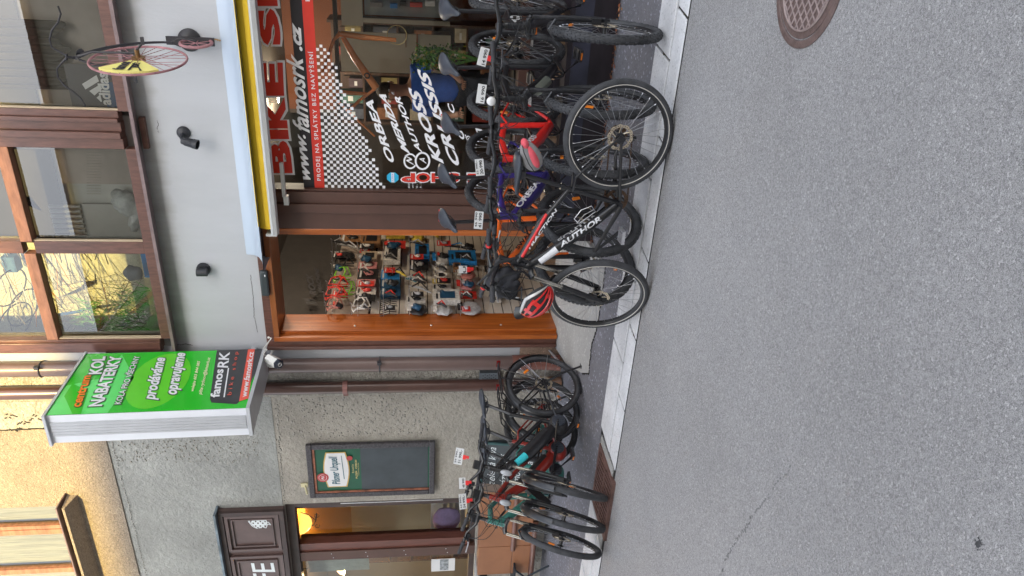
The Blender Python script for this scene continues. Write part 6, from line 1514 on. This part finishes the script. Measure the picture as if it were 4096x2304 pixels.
# person in a blue shirt behind the glass (one skinned body, hair and clothes as children)
def skin_person(t, Yp):
    def skinned(name, verts, edges, radii, m_, parent, root_i=0, sub=2):
        me = bpy.data.meshes.new(name); me.from_pydata([tuple(v) for v in verts], edges, []); me.materials.append(m_)
        o = bpy.data.objects.new(name, me); COL.objects.link(o); o.parent = parent; o.matrix_parent_inverse = Matrix.Translation(-V(parent['_l']))
        sk = o.modifiers.new('skin', 'SKIN'); sk.use_smooth_shade = True
        for i, r_ in enumerate(radii): me.skin_vertices[0].data[i].radius = (r_, r_) if not isinstance(r_, tuple) else r_
        me.skin_vertices[0].data[root_i].use_root = True
        s_ = o.modifiers.new('sub', 'SUBSURF'); s_.levels = sub; s_.render_levels = sub
        dg = bpy.context.evaluated_depsgraph_get(); me2 = bpy.data.meshes.new_from_object(o.evaluated_get(dg)); o.modifiers.clear(); o.data = me2; me2.materials.clear(); me2.materials.append(m_)
        for p in me2.polygons: p.use_smooth = True
        return o
    SKIN_ = mat('skin', (.42, .22, .15), .5, var=.08, vs=10); BLS = mat('blue_shirt', (.03, .11, .48), .8, var=.15, vs=10); TRO = mat('dark_trousers', (.03, .03, .04), .85, var=.2)
    X0 = t['_l'][0]
    def g(x, y, z): return V((X0 + x, Yp + y, z + .2))
    bv = [g(0, 0, .92), g(0, 0, 1.05), g(-.01, 0, 1.22), g(-.02, 0, 1.38), g(-.03, -.01, 1.47), g(-.04, -.02, 1.55), g(-.05, -.03, 1.64), g(-.05, -.03, 1.72),
          g(.18, 0, 1.40), g(.26, -.12, 1.14), g(.17, -.33, .98), g(.14, -.38, .95), g(-.20, 0, 1.38), g(-.27, -.06, 1.10), g(-.20, -.28, .98), g(-.17, -.34, .96),
          g(.09, 0, .90), g(.10, .01, .48), g(.10, .02, .10), g(.10, -.08, .04), g(-.09, 0, .90), g(-.10, .01, .48), g(-.10, .02, .10), g(-.10, -.08, .04)]
    be = [(0, 1), (1, 2), (2, 3), (3, 4), (4, 5), (5, 6), (6, 7), (3, 8), (8, 9), (9, 10), (10, 11), (3, 12), (12, 13), (13, 14), (14, 15), (0, 16), (16, 17), (17, 18), (18, 19), (0, 20), (20, 21), (21, 22), (22, 23)]
    br = [.13, .125, .14, (.15, .11), .06, .055, (.085, .098), (.06, .07), .062, .048, .034, .036, .062, .048, .034, .036, .088, .06, .042, .04, .088, .06, .042, .04]
    body = skinned('body', bv, be, br, SKIN_, t)
    for s_, ix in ((1, 11), (-1, 15)):                  # hands: palm plus five bent fingers
        c = bv[ix]
        for k, (ln, off) in enumerate(((.062, -.030), (.078, -.011), (.082, .009), (.070, .028))):
            b = MB().use(SKIN_); p0 = c + V((off, -.03, 0)); b.path([p0, p0 + V((0, -ln * .5, -.008)), p0 + V((0, -ln * .85, -.030))], [.009, .008, .006], 8); part('finger', b, body, 60)
        b = MB().use(SKIN_); b.path([c + V((-s_ * .03, 0, 0)), c + V((-s_ * .055, -.02, -.005)), c + V((-s_ * .055, -.05, -.015))], [.011, .010, .008], 8); part('thumb', b, body, 60)
    sv = [bv[1] + V((0, 0, -.12)), bv[1], bv[2], bv[3], bv[3].lerp(bv[4], .6), bv[8], bv[8].lerp(bv[9], .7), bv[12], bv[12].lerp(bv[13], .7)]
    skinned('shirt', sv, [(0, 1), (1, 2), (2, 3), (3, 4), (3, 5), (5, 6), (3, 7), (7, 8)], [.15, .148, .158, (.168, .125), .075, .082, .072, .082, .072], BLS, t)
    skinned('trousers', [bv[0], bv[16], bv[17], bv[18], bv[20], bv[21], bv[22]], [(0, 1), (1, 2), (2, 3), (0, 4), (4, 5), (5, 6)], [.145, .105, .078, .062, .105, .078, .062], TRO, t)
    hd = bv[6].lerp(bv[7], .4)
    b = MB().use(mat('grey_brown_hair', (.07, .055, .045), .8, var=.4, vs=60, bump=.6, bs=120)); b.ell(hd + V((0, .022, .035)), (.088, .098, .098), 24, 14); part('hair', b, t, 60)
    for s_ in (-1, 1):
        b = MB().use(SKIN_); b.ell(hd + V((s_ * .088, .01, -.02)), (.012, .02, .03), 8, 6); part('ear', b, body, 60)
        b = MB().use(WHITE); b.ell(hd + V((s_ * .032, -.088, -.002)), (.013, .008, .008), 10, 6); b.use(INK).ell(hd + V((s_ * .032, -.094, -.002)), (.005, .004, .005), 8, 5); part('eye', b, body, 60)
    b = MB().use(SKIN_); b.path([hd + V((0, -.09, .0)), hd + V((0, -.115, -.035)), hd + V((0, -.096, -.044))], [.009, .014, .008], 8); part('nose', b, body, 60)
    b = MB().use(mat('lip', (.35, .12, .10), .5)); b.path([hd + V((-.024, -.090, -.070)), hd + V((0, -.098, -.067)), hd + V((.024, -.090, -.070))], .004, 6); part('mouth', b, body, 60)
pc_ = atY(1620, 345, 7.7)
t = root('person', 'person in a blue short-sleeved shirt and dark trousers standing indoors behind the shop window', 'person', (pc_.x, 7.7, .2))
skin_person(t, 7.7)

# ------------------------------------------------------------------ goods on the slat wall, seen through the doorway
GC = {'red': (.62, .04, .03), 'pale red': (.50, .20, .17), 'green': (.22, .55, .04), 'black': (.015, .015, .017), 'grey': (.28, .28, .28), 'white': (.62, .60, .56), 'beige': (.42, .34, .25), 'blue': (.02, .20, .50), 'dark blue': (.015, .07, .14), 'yellow': (.60, .46, .06), 'pink': (.55, .22, .22), 'brown': (.25, .13, .06), 'clear': (.40, .40, .40), 'teal': (.06, .22, .28), 'silver': (.5, .5, .52)}
def gm(c): return mat('goods_' + c.replace(' ', '_'), GC[c], .42, var=.25, vs=40)
def good(row, desc, nm, cat, x0, x1, y0, y1, kind, c1, c2='white', dx=0.0):
    X = XS + .07 + dx + rnd.uniform(-.012, .012)
    A_ = atX(x0, y1, X); B_ = atX(x1, y0, X)             # near top corner, far bottom corner
    ya, yb, zt_, zb_ = A_.y, B_.y, max(A_.z, atX(x0, y0, X).z), min(B_.z, atX(x1, y1, X).z)
    ym, zm, hy, hz = (ya + yb) / 2, (zt_ + zb_) / 2, abs(yb - ya) / 2, abs(zt_ - zb_) / 2
    t = root(nm, '%s, %s row of the slat wall' % (desc, row), cat, (XS, ym, zt_), 'goods hanging on the slat wall')
    b = MB().use(SILVER); b.path([(XS, ym, zt_ + .012), (X + .05, ym, zt_ + .010), (X + .055, ym, zt_ + .025)], .003, 5); part('hook', b, t)
    if kind in ('card', 'multi'):
        for k in range(4 if kind == 'multi' else 1):
            xx = X - k * .012; b = MB().use(gm(c1)); b.bb(xx, xx + .003, ya, yb, zb_, zt_); cd_ = part('card', b, t, 0)
            if k == 0:
                b = MB().use(gm(c2)); b.ell((xx + .012, ym, zm - hz * .15), (.016, hy * .42, hz * .40), 12, 8); b.path([(xx + .012, ym - hy * .5, zm + hz * .1), (xx + .03, ym, zm + hz * .45), (xx + .012, ym + hy * .5, zm + hz * .1)], .006, 6)
                b.use(PAPER if c1 != 'white' else INK).bb(xx + .0032, xx + .0045, ya + (yb - ya) * .15, ya + (yb - ya) * .85, zt_ - hz * .34, zt_ - hz * .16); part('product', b, cd_)
    elif kind == 'cage':
        b = MB().use(gm(c1)); 
        for s_ in (-1, 1):
            b.path([(X, ym + s_ * hy * .2, zb_ + .01), (X + .05, ym + s_ * hy * .9, zb_ + hz * .6), (X + .06, ym + s_ * hy * .75, zm + hz * .3), (X + .02, ym + s_ * hy * .95, zt_ - .02), (X, ym + s_ * hy * .25, zt_)], .007, 6)
            b.path([(X, ym + s_ * hy * .2, zb_ + .01), (X, ym + s_ * hy * .25, zt_)], .006, 6)
        b.path([(X + .055, ym - hy * .85, zm), (X + .075, ym, zm - hz * .35), (X + .055, ym + hy * .85, zm)], .009, 6); part('cage', b, t)
    elif kind == 'box':
        b = MB().use(gm(c1)); b.bb(X - .03, X + .03, ya, yb, zb_, zt_); bx = part('carton', b, t, 0)
        b = MB().use(gm(c2)); b.bb(X + .0302, X + .032, ya + (yb - ya) * .2, ya + (yb - ya) * .8, zb_ + hz * .35, zt_ - hz * .5); b.use(INK).bb(X + .0302, X + .0315, ya + (yb - ya) * .15, ya + (yb - ya) * .6, zt_ - hz * .35, zt_ - hz * .2); part('print', b, bx, 0)
    elif kind == 'bag':
        b = MB().use(gm(c1)); b.ell((X, ym, zm - hz * .1), (.03, hy * .95, hz * .85), 16, 10, None, lambda p: p + V((math.sin(p.z * 90) * .006, math.sin(p.z * 60) * .006, math.sin(p.y * 80) * .005))); bg_ = part('pouch', b, t, 40)
        b = MB().use(gm(c2)); b.bb(X + .02, X + .034, ym - hy * .5, ym + hy * .5, zt_ - hz * .45, zt_ - hz * .05); part('header_card', b, bg_, 0)
    elif kind == 'rods':
        b = MB().use(gm(c1))
        for k in range(9): yy = ya + (yb - ya) * (k + .5) / 9; b.path([(X - .02, yy, zt_ - rnd.random() * .02), (X + .01, yy + rnd.uniform(-.01, .01), zm), (X, yy + rnd.uniform(-.008, .008), zb_ + rnd.random() * .03)], .005, 5)
        part('rods', b, t)
    elif kind == 'ring':
        b = MB().use(gm(c1)); n_ = 18; b.path([(X + .01, ym + hy * .85 * math.cos(2 * math.pi * k / n_), zm + hz * .85 * math.sin(2 * math.pi * k / n_)) for k in range(n_)], .010, 6, closed=True, ref=V((1, 0, 0))); b.use(gm(c2)).box((X + .01, ym, zm), (.02, hy * .9, hz * .7)); part('ring', b, t)
    elif kind == 'tool':
        b = MB().use(gm(c1)); b.path([(X, ym - hy * .6, zb_), (X + .02, ym, zm), (X + .01, ym + hy * .5, zt_)], [.010, .016, .010], 8); b.use(gm(c2)); b.path([(X + .01, ym - hy * .2, zb_ + hz * .3), (X + .04, ym + hy * .7, zm), (X + .02, ym + hy * .2, zt_ - hz * .2)], .009, 6); part('tool', b, t)
W1 = ['top', 'second', 'third', 'fourth', 'fifth', 'sixth', 'lowest']
G = [
 (0, 'red bottle cage nearest the jamb', 'cage', 1312, 1372, 1205, 1250, 'pale red', 'red', 0), (0, 'bright red bottle cage in the middle', 'cage', 1306, 1390, 1163, 1208, 'red', 'red', .04), (0, 'bright red bottle cage beside the green one', 'cage', 1318, 1392, 1120, 1164, 'red', 'red', .05),
 (0, 'lime green bottle cage', 'cage', 1342, 1402, 1082, 1140, 'green', 'green', .02), (0, 'second green bottle cage behind the red ones', 'cage', 1380, 1420, 1140, 1200, 'green', 'green', -.02), (0, 'black bottle cage bundle', 'cage', 1340, 1415, 1040, 1080, 'black', 'black', 0), (0, 'black saddle cover', 'bag', 1338, 1420, 1008, 1040, 'black', 'grey', 0), (0, 'grey mini pump', 'tool', 1352, 1440, 972, 1004, 'grey', 'silver', 0), (0, 'dark red framed card deepest inside', 'card', 1366, 1452, 936, 968, 'brown', 'black', 0),
 (1, 'white bottle cage', 'cage', 1414, 1482, 1205, 1256, 'white', 'white', .04), (1, 'black folded tyre lever card', 'card', 1424, 1500, 1180, 1206, 'black', 'grey', 0), (1, 'red and white slim blister', 'multi', 1428, 1502, 1150, 1178, 'white', 'red', 0), (1, 'pink slim blister', 'multi', 1428, 1500, 1118, 1148, 'pink', 'black', 0), (1, 'black glove card', 'card', 1436, 1512, 1076, 1116, 'black', 'pink', 0), (1, 'pale pink tube card', 'multi', 1436, 1506, 1048, 1076, 'pink', 'white', 0), (1, 'beige carton', 'box', 1448, 1506, 1014, 1046, 'beige', 'black', 0), (1, 'red sale card', 'card', 1442, 1480, 990, 1012, 'red', 'white', 0), (1, 'dark framed package deepest inside', 'box', 1450, 1520, 938, 982, 'brown', 'black', 0),
 (2, 'bundle of black spoke rods', 'rods', 1522, 1592, 1188, 1262, 'black', 'black', 0), (2, 'dark blue light set', 'multi', 1524, 1602, 1150, 1184, 'dark blue', 'black', 0), (2, 'blue lamp card', 'multi', 1524, 1600, 1118, 1150, 'dark blue', 'blue', 0), (2, 'bright blue tool card', 'card', 1526, 1598, 1080, 1118, 'blue', 'black', 0), (2, 'yellow and black lock', 'tool', 1574, 1624, 1078, 1112, 'yellow', 'black', .02), (2, 'white box with black ring', 'box', 1540, 1600, 994, 1050, 'white', 'black', 0), (2, 'red, white and blue card', 'card', 1546, 1622, 964, 994, 'red', 'dark blue', 0), (2, 'yellow and white carton deepest inside', 'box', 1546, 1620, 922, 946, 'yellow', 'white', 0),
 (3, 'black clutter of small clamps', 'bag', 1626, 1712, 1216, 1262, 'black', 'white', 0), (3, 'white capsule shaped blister', 'multi', 1626, 1702, 1184, 1212, 'white', 'black', 0), (3, 'grey hooked stand', 'tool', 1640, 1724, 1134, 1182, 'grey', 'black', .03), (3, 'teal striped tube', 'tool', 1624, 1666, 1112, 1132, 'teal', 'silver', 0), (3, 'black pump with red handle', 'tool', 1650, 1704, 1094, 1130, 'black', 'red', .02), (3, 'black mounting bracket', 'card', 1640, 1712, 1036, 1080, 'black', 'grey', 0), (3, 'square blue carton', 'box', 1660, 1716, 984, 1036, 'blue', 'black', 0), (3, 'yellow striped pouch deepest inside', 'bag', 1638, 1698, 930, 966, 'yellow', 'white', 0),
 (4, 'clear bag of parts nearest the jamb', 'bag', 1730, 1812, 1224, 1262, 'clear', 'white', 0), (4, 'large white phone holder box', 'box', 1734, 1836, 1166, 1212, 'white', 'dark blue', .03), (4, 'white printed card', 'card', 1730, 1802, 1136, 1162, 'white', 'black', 0), (4, 'yellow and black repair card', 'card', 1730, 1796, 1116, 1134, 'yellow', 'black', 0), (4, 'white carabiner', 'ring', 1736, 1792, 1092, 1114, 'white', 'black', 0), (4, 'white ring lock', 'ring', 1736, 1792, 1064, 1090, 'white', 'grey', 0), (4, 'clear bag with blue label', 'bag', 1728, 1802, 1008, 1062, 'clear', 'blue', .02), (4, 'yellow glove pouch deepest inside', 'bag', 1726, 1760, 916, 948, 'yellow', 'yellow', 0),
 (5, 'clear bag of clamps nearest the jamb', 'bag', 1830, 1922, 1204, 1262, 'clear', 'black', 0), (5, 'red and black light card', 'card', 1840, 1904, 1166, 1196, 'red', 'black', 0), (5, 'pink bag', 'bag', 1826, 1902, 1120, 1162, 'pink', 'red', 0), (5, 'red and white pouch', 'bag', 1828, 1902, 1078, 1118, 'pale red', 'white', 0), (5, 'small brown carton', 'box', 1814, 1842, 1060, 1080, 'brown', 'black', 0), (5, 'black and blue pump box', 'box', 1796, 1900, 1010, 1052, 'blue', 'black', 0), (5, 'black pump hanging deeper inside', 'tool', 1780, 1900, 980, 1006, 'black', 'blue', 0),
 (6, 'dark patterned tyre box', 'box', 1962, 2046, 1110, 1180, 'black', 'grey', 0), (6, 'white price card', 'card', 1966, 2000, 1186, 1210, 'white', 'black', 0), (6, 'brown cardboard box', 'box', 1960, 2040, 1010, 1060, 'brown', 'beige', 0), (6, 'grey pouch', 'bag', 1940, 2010, 1064, 1104, 'grey', 'black', 0),
]
NMS = {'cage': ('bottle_cage', 'bottle cage'), 'card': ('carded_part', 'blister card'), 'multi': ('carded_part', 'blister card'), 'box': ('carton', 'carton'), 'bag': ('parts_bag', 'bag'), 'rods': ('spoke_bundle', 'spokes'), 'ring': ('ring_lock', 'lock'), 'tool': ('hand_tool', 'tool')}
for r_, (xa_, xb_) in enumerate([(1322, 1392), (1424, 1500), (1526, 1600), (1630, 1706), (1736, 1806), (1836, 1900)]):
    for k in range(6):
        y_ = 962 + 50 * k + (r_ * 13) % 17; c1_ = ['black', 'black', 'dark blue', 'black', 'red', 'black'][(k + r_) % 6]
        G.append((r_, 'slim %s item, place %s from deep inside' % (c1_, ['one', 'two', 'three', 'four', 'five', 'six'][k]), ['tool', 'card', 'bag'][(k + r_) % 3], xa_ + 12, xb_ - 4 - 8 * (k % 3), y_, y_ + 20, c1_, ['grey', 'white', 'red', 'silver'][(k * 2 + r_) % 4], .05))
for (r_, ds, kd, x0, x1, y0, y1, c1, c2, dx) in G: good(W1[r_], ds, NMS[kd][0], NMS[kd][1], x0, x1, y0, y1, kd, c1, c2, dx)

# ------------------------------------------------------------------ behind the upper windows
t = root('added_backing_board', 'grey brown board added behind the upper windows for the grey of their reflections', 'board', (-1, 6.8, 3.72))  # added board; its grey stands in for reflections in the panes
b = MB().use(mat('grey_brown_board', (.30, .265, .245), .8, var=.2, vs=1.2, grime=(.65, .65, .65))); b.bb(-2.45, 1.6, 6.62, 6.64, 3.72, 4.78); part('board', b, t, 0)
b = MB().use(mat('added_pale_grey_board', (.34, .35, .34), .8, var=.15, vs=2)); b.bb(-3.02, -2.4505, 6.66, 6.68, 3.72, 4.76); part('added_pale_board', b, t, 0)
b = MB().use(mat('shade_painted_board', (.035, .032, .031), .8, var=.3, vs=2)); b.bb(-3.02, 1.6, 6.60, 6.615, 4.74, 7.2); part('shaded_board_top', b, t, 0)  # upper board, painted dark to keep its sunlit part in shade
b = MB().use(mat('added_board_lines', (.26, .24, .22), .8))
for k in range(16): a = atY(355 + 0 * k, 612 + 11 * k, 6.61); b.bb(a.x, a.x + .003, 6.616, 6.6195, a.z - .10, a.z + .02)
part('ribs', b, t, 0)
t = root('sports_brand_board', 'dark grey board with white three-bar logo and lettering in the upper right window', 'sign board', (-1.4, 6.5, 3.99))
a0, a1 = atY(290, 425, 6.50), atY(478, 262, 6.50)
b = MB().use(mat('grey_brand_board', (.10, .098, .11), .6, var=.08)); b.bb(a0.x, a1.x, 6.50, 6.51, a1.z - .02, a0.z); bd_ = part('board', b, t, 0)
b = MB().use(mat('logo_blue', (.035, .095, .22), .5)); c0, c1 = atY(430, 428, 6.496), atY(478, 330, 6.496); b.bb(c0.x, c1.x, 6.496, 6.4995, c1.z, c0.z)
text_Y(b, WHITE, 'adidas', (447, 421), (431, 292), (-46, -2), 6.492, 0, bold=.035)
for qd in (((328, 336), (386, 300), (396, 325), (342, 358)), ((357, 364), (400, 338), (408, 356), (378, 382)), ((386, 391), (401, 378), (408, 406), (404, 408))):
    b.use(WHITE).add([atY(x_, y_, 6.494) for x_, y_ in qd], [(0, 1, 2, 3)])
part('logo', b, bd_, 0)
t = root('grey_curtain', 'grey brown curtain folds hanging high in the upper right window', 'curtain', (-1.3, 6.6, 4.4))
b = MB().use(mat('curtain_cloth', (.05, .045, .04), .9, var=.15, vs=5)); vs = []; n_ = 60
for k in range(n_ + 1): x = -1.60 + .55 * k / n_; vs += [(x, 6.54 + .03 * math.sin(k * .9), 4.42 + .05 * math.sin(k * .31)), (x, 6.55 + .02 * math.sin(k * .9), 7.2)]
b.add(vs, [(2 * k, 2 * k + 2, 2 * k + 3, 2 * k + 1) for k in range(n_)]); part('cloth', b, t, 60)
pbc = atY(505, 815, 6.55)
b = MB().use(mat('cloudy_plastic_film', (.30, .33, .34), .35, var=.35, vs=9, coat=.3, bump=.5, bs=40)); b.ell(pbc, (.15, .07, .10), 30, 20, Matrix.Rotation(R(-35), 3, 'Y'), lambda p: p * (1 + .12 * math.sin(p.x * 60) * math.cos(p.z * 70 + p.y * 40)))
b.ell(pbc + V((-.16, 0, -.05)), (.12, .06, .055), 24, 14, Matrix.Rotation(R(15), 3, 'Y'), lambda p: p * (1 + .15 * math.sin(p.x * 70 + 1) * math.cos(p.z * 90)))
tag(obj('plastic_bag', b, smooth=30), 'crumpled cloudy plastic bag lying on the sill of the upper middle window', 'plastic bag')
t = root('radiator', 'white ribbed radiator standing behind the upper middle window', 'radiator', (-2.75, 6.6, 3.72))
b = MB().use(mat('radiator_white', (.28, .285, .275), .5, var=.05)); a0, a1 = atY(225, 955, 6.58), atY(540, 822, 6.58)
b.bb(a0.x, a1.x, 6.60, 6.62, 3.9, a0.z - .28); part('panel', b, t, 0)
b = MB().use(MATS['radiator_white'])
for k in range(7): x = a0.x + (a1.x - a0.x) * (k + .5) / 7; b.path([(x, 6.60, a0.z - .26), (x, 6.595, a0.z)], .018, 8)
part('ribs', b, t)
b = MB().use(mat('pale_yellow_cloth', (.62, .60, .38), .7, var=.08)); b.add([atY(120, 785, 6.6), atY(170, 845, 6.6), atY(128, 872, 6.62), atY(105, 820, 6.6), atY(86, 790, 6.6)], [(0, 1, 2, 3, 4)]); b.add([atY(122, 786, 6.606), atY(86, 791, 6.606), atY(105, 820, 6.606), atY(128, 871, 6.626), atY(169, 845, 6.606)], [(0, 1, 2, 3, 4)])
tag(obj('paper_pennant', b, smooth=0), 'pale yellow paper pennant stuck in the corner of the upper middle window', 'pennant')
# stored things in the sunlit left bay
t = root('storage_screen', 'sunlit cream woven screen at the back of the upper left window', 'screen', (-3.6, 7.25, 3.72))
b = MB().use(mat('cream_weave', (.50, .50, .40), .8, var=.35, vs=40, stretch=(1, 1, 8))); b.bb(-4.75, -3.03, 7.25, 7.27, 3.72, 7.2); part('screen', b, t, 0)
rr = random.Random(11)
BRC = mat('brown_twig', (.10, .07, .04), .8); GRN = mat('sedge_green', (.10, .30, .06), .7, var=.3, vs=10)
b = MB().use(BRC)
for k in range(150):
    a = atY(rr.uniform(260, 600), rr.uniform(1090, 1335), 6.75 + rr.random() * .4); L_ = rr.uniform(.1, .35); an = rr.uniform(-1.2, 1.2)
    b.path([a, a + V((math.sin(an) * L_ * .5 + rr.gauss(0, .02), rr.gauss(0, .02), math.cos(an) * L_ * .5)), a + V((math.sin(an) * L_, 0, math.cos(an) * L_))], rr.uniform(.0010, .0022), 4)
tag(obj('dry_twigs', b), 'tangle of dry brown twigs filling the lower left upstairs pane', 'twigs', kind='stuff')
b = MB().use(GRN)
for k in range(220):
    px_, py_ = (rr.uniform(480, 600), rr.uniform(1150, 1335)) if k % 2 else (rr.uniform(330, 470), rr.uniform(1200, 1335)); a = atY(px_, py_, 6.75 + rr.random() * .25); an = rr.uniform(-.9, .9); L_ = rr.uniform(.08, .2)
    d_ = V((math.sin(an), 0, math.cos(an))) * L_; s_ = V((d_.z, 0, -d_.x)) * .035; b.add([a - s_, a + d_, a + s_], [(0, 1, 2)])
tag(obj('green_sedge', b, smooth=0), 'green leafy plant pressed against the lower left upstairs pane', 'plant', kind='stuff')
for k, (x_, y_, s_, ds) in enumerate([(60, 1290, .22, 'lowest'), (95, 1230, .20, 'middle'), (40, 1150, .2, 'upper')]):
    b = MB().use(BLACKM); c = atY(x_, y_, 7.0); b.torus(c, (.25, .35, 1), s_, .007, 40, 6)
    b.use(SPOKE)
    for j in range(14): a = 2 * math.pi * j / 14; u = V((.25, .35, 1)).normalized().orthogonal().normalized(); w_ = V((.25, .35, 1)).normalized().cross(u); b.tube(c, c + (u * math.cos(a) + w_ * math.sin(a)) * s_, .0016, n=4)
    tag(obj('stored_wheel', b), ds + ' of three loose bicycle wheels stored behind the top left upstairs pane', 'wheel', 'loose wheels stored upstairs')
b = MB().use(mat('pale_yellow_board', (.68, .66, .42), .5, var=.05)); pts = [atY(x_, y_, 7.1) for x_, y_ in ((190, 1198), (215, 1165), (265, 1142), (338, 1130), (320, 1150), (255, 1180))]; b.poly(pts, (0, .02, 0)); tag(obj('pointed_board', b, smooth=0), 'pale yellow pointed board leaning in the lower left upstairs pane', 'board')
for (x0, x1, y0, y1, m_, ds, nm) in [(560, 610, 1010, 1110, BLUEP, 'blue plastic crate corner in the lower left upstairs pane', 'blue_crate'), (215, 335, 1235, 1262, mat('blue_tube_paint', (.05, .13, .42), .4), 'long blue tube lying across the lower left upstairs pane', 'blue_tube'), (500, 560, 1065, 1120, mat('slate_bag', (.12, .14, .18), .8), 'dark grey bag leaning against the blue crate upstairs', 'grey_bag'), (0, 70, 1030, 1090, mat('blue_sheet', (.07, .16, .28), .6), 'faded blue sheet in the top left upstairs pane', 'blue_sheet')]:
    b = MB().use(m_)
    if nm == 'grey_bag': c = atY((x0 + x1) / 2, (y0 + y1) / 2, 6.8); b.ell(c, (.08, .06, .09), 18, 12, None, lambda p: p * (1 + .1 * math.sin(p.z * 70)))
    elif nm == 'blue_tube': b.path([atY(x0, y1, 6.95), atY(x1, y0 + 8, 6.95)], .016, 10)
    else: pan(b, x0, x1, y0, y1, 7.0, .12)
    o = tag(obj(nm, b), ds, nm.replace('_', ' ').split()[-1]); 
b = MB()
for k in range(120):
    a = atY(rr.uniform(0, 440), rr.uniform(1020, 1330), 6.8 + rr.random() * .35); b.use([BLACKM, SILVER, MATS['grey_brown_board'], mat('orange_bit', (.6, .25, .06), .5), BRC, WHITE, GLS][k % 7]); L_ = rr.uniform(.1, .4); an = rr.gauss(1.45, .25)
    b.tube(a, a + V((math.sin(an) * L_, 0, math.cos(an) * L_)), rr.uniform(.0015, .006), n=6)
tag(obj('stored_parts', b), 'jumble of tubes and bars stored behind the upper left windows', 'parts', kind='stuff')

# cafe chair at the very left edge of the pavement
cc_ = atZ(2200, 2262, .06)
t = root('cafe_chair', 'dark metal folding chair mostly cut off by the left edge of the view', 'chair', (cc_.x - .22, cc_.y + .2, .07))
b = MB().use(mat('chair_metal', (.03, .04, .05), .45, .4)); fx, fy = cc_.x, cc_.y
for dy in (0, .40):
    b.path([(fx, fy + dy, .07), (fx - .30, fy + dy, .52), (fx - .42, fy + dy, .86)], .011, 8); b.path([(fx - .44, fy + dy, .07), (fx - .06, fy + dy, .46)], .011, 8)
part('leg_frame', b, t)
b = MB().use(MATS['chair_metal']); b.bb(fx - .42, fx - .04, fy, fy + .40, .455, .475); part('seat', b, t)
b = MB().use(MATS['chair_metal']); b.path([(fx - .40, fy, .80), (fx - .40, fy + .2, .80), (fx - .40, fy + .4, .80)], [.02, .05, .02], 8, sx=.3); part('backrest', b, t)
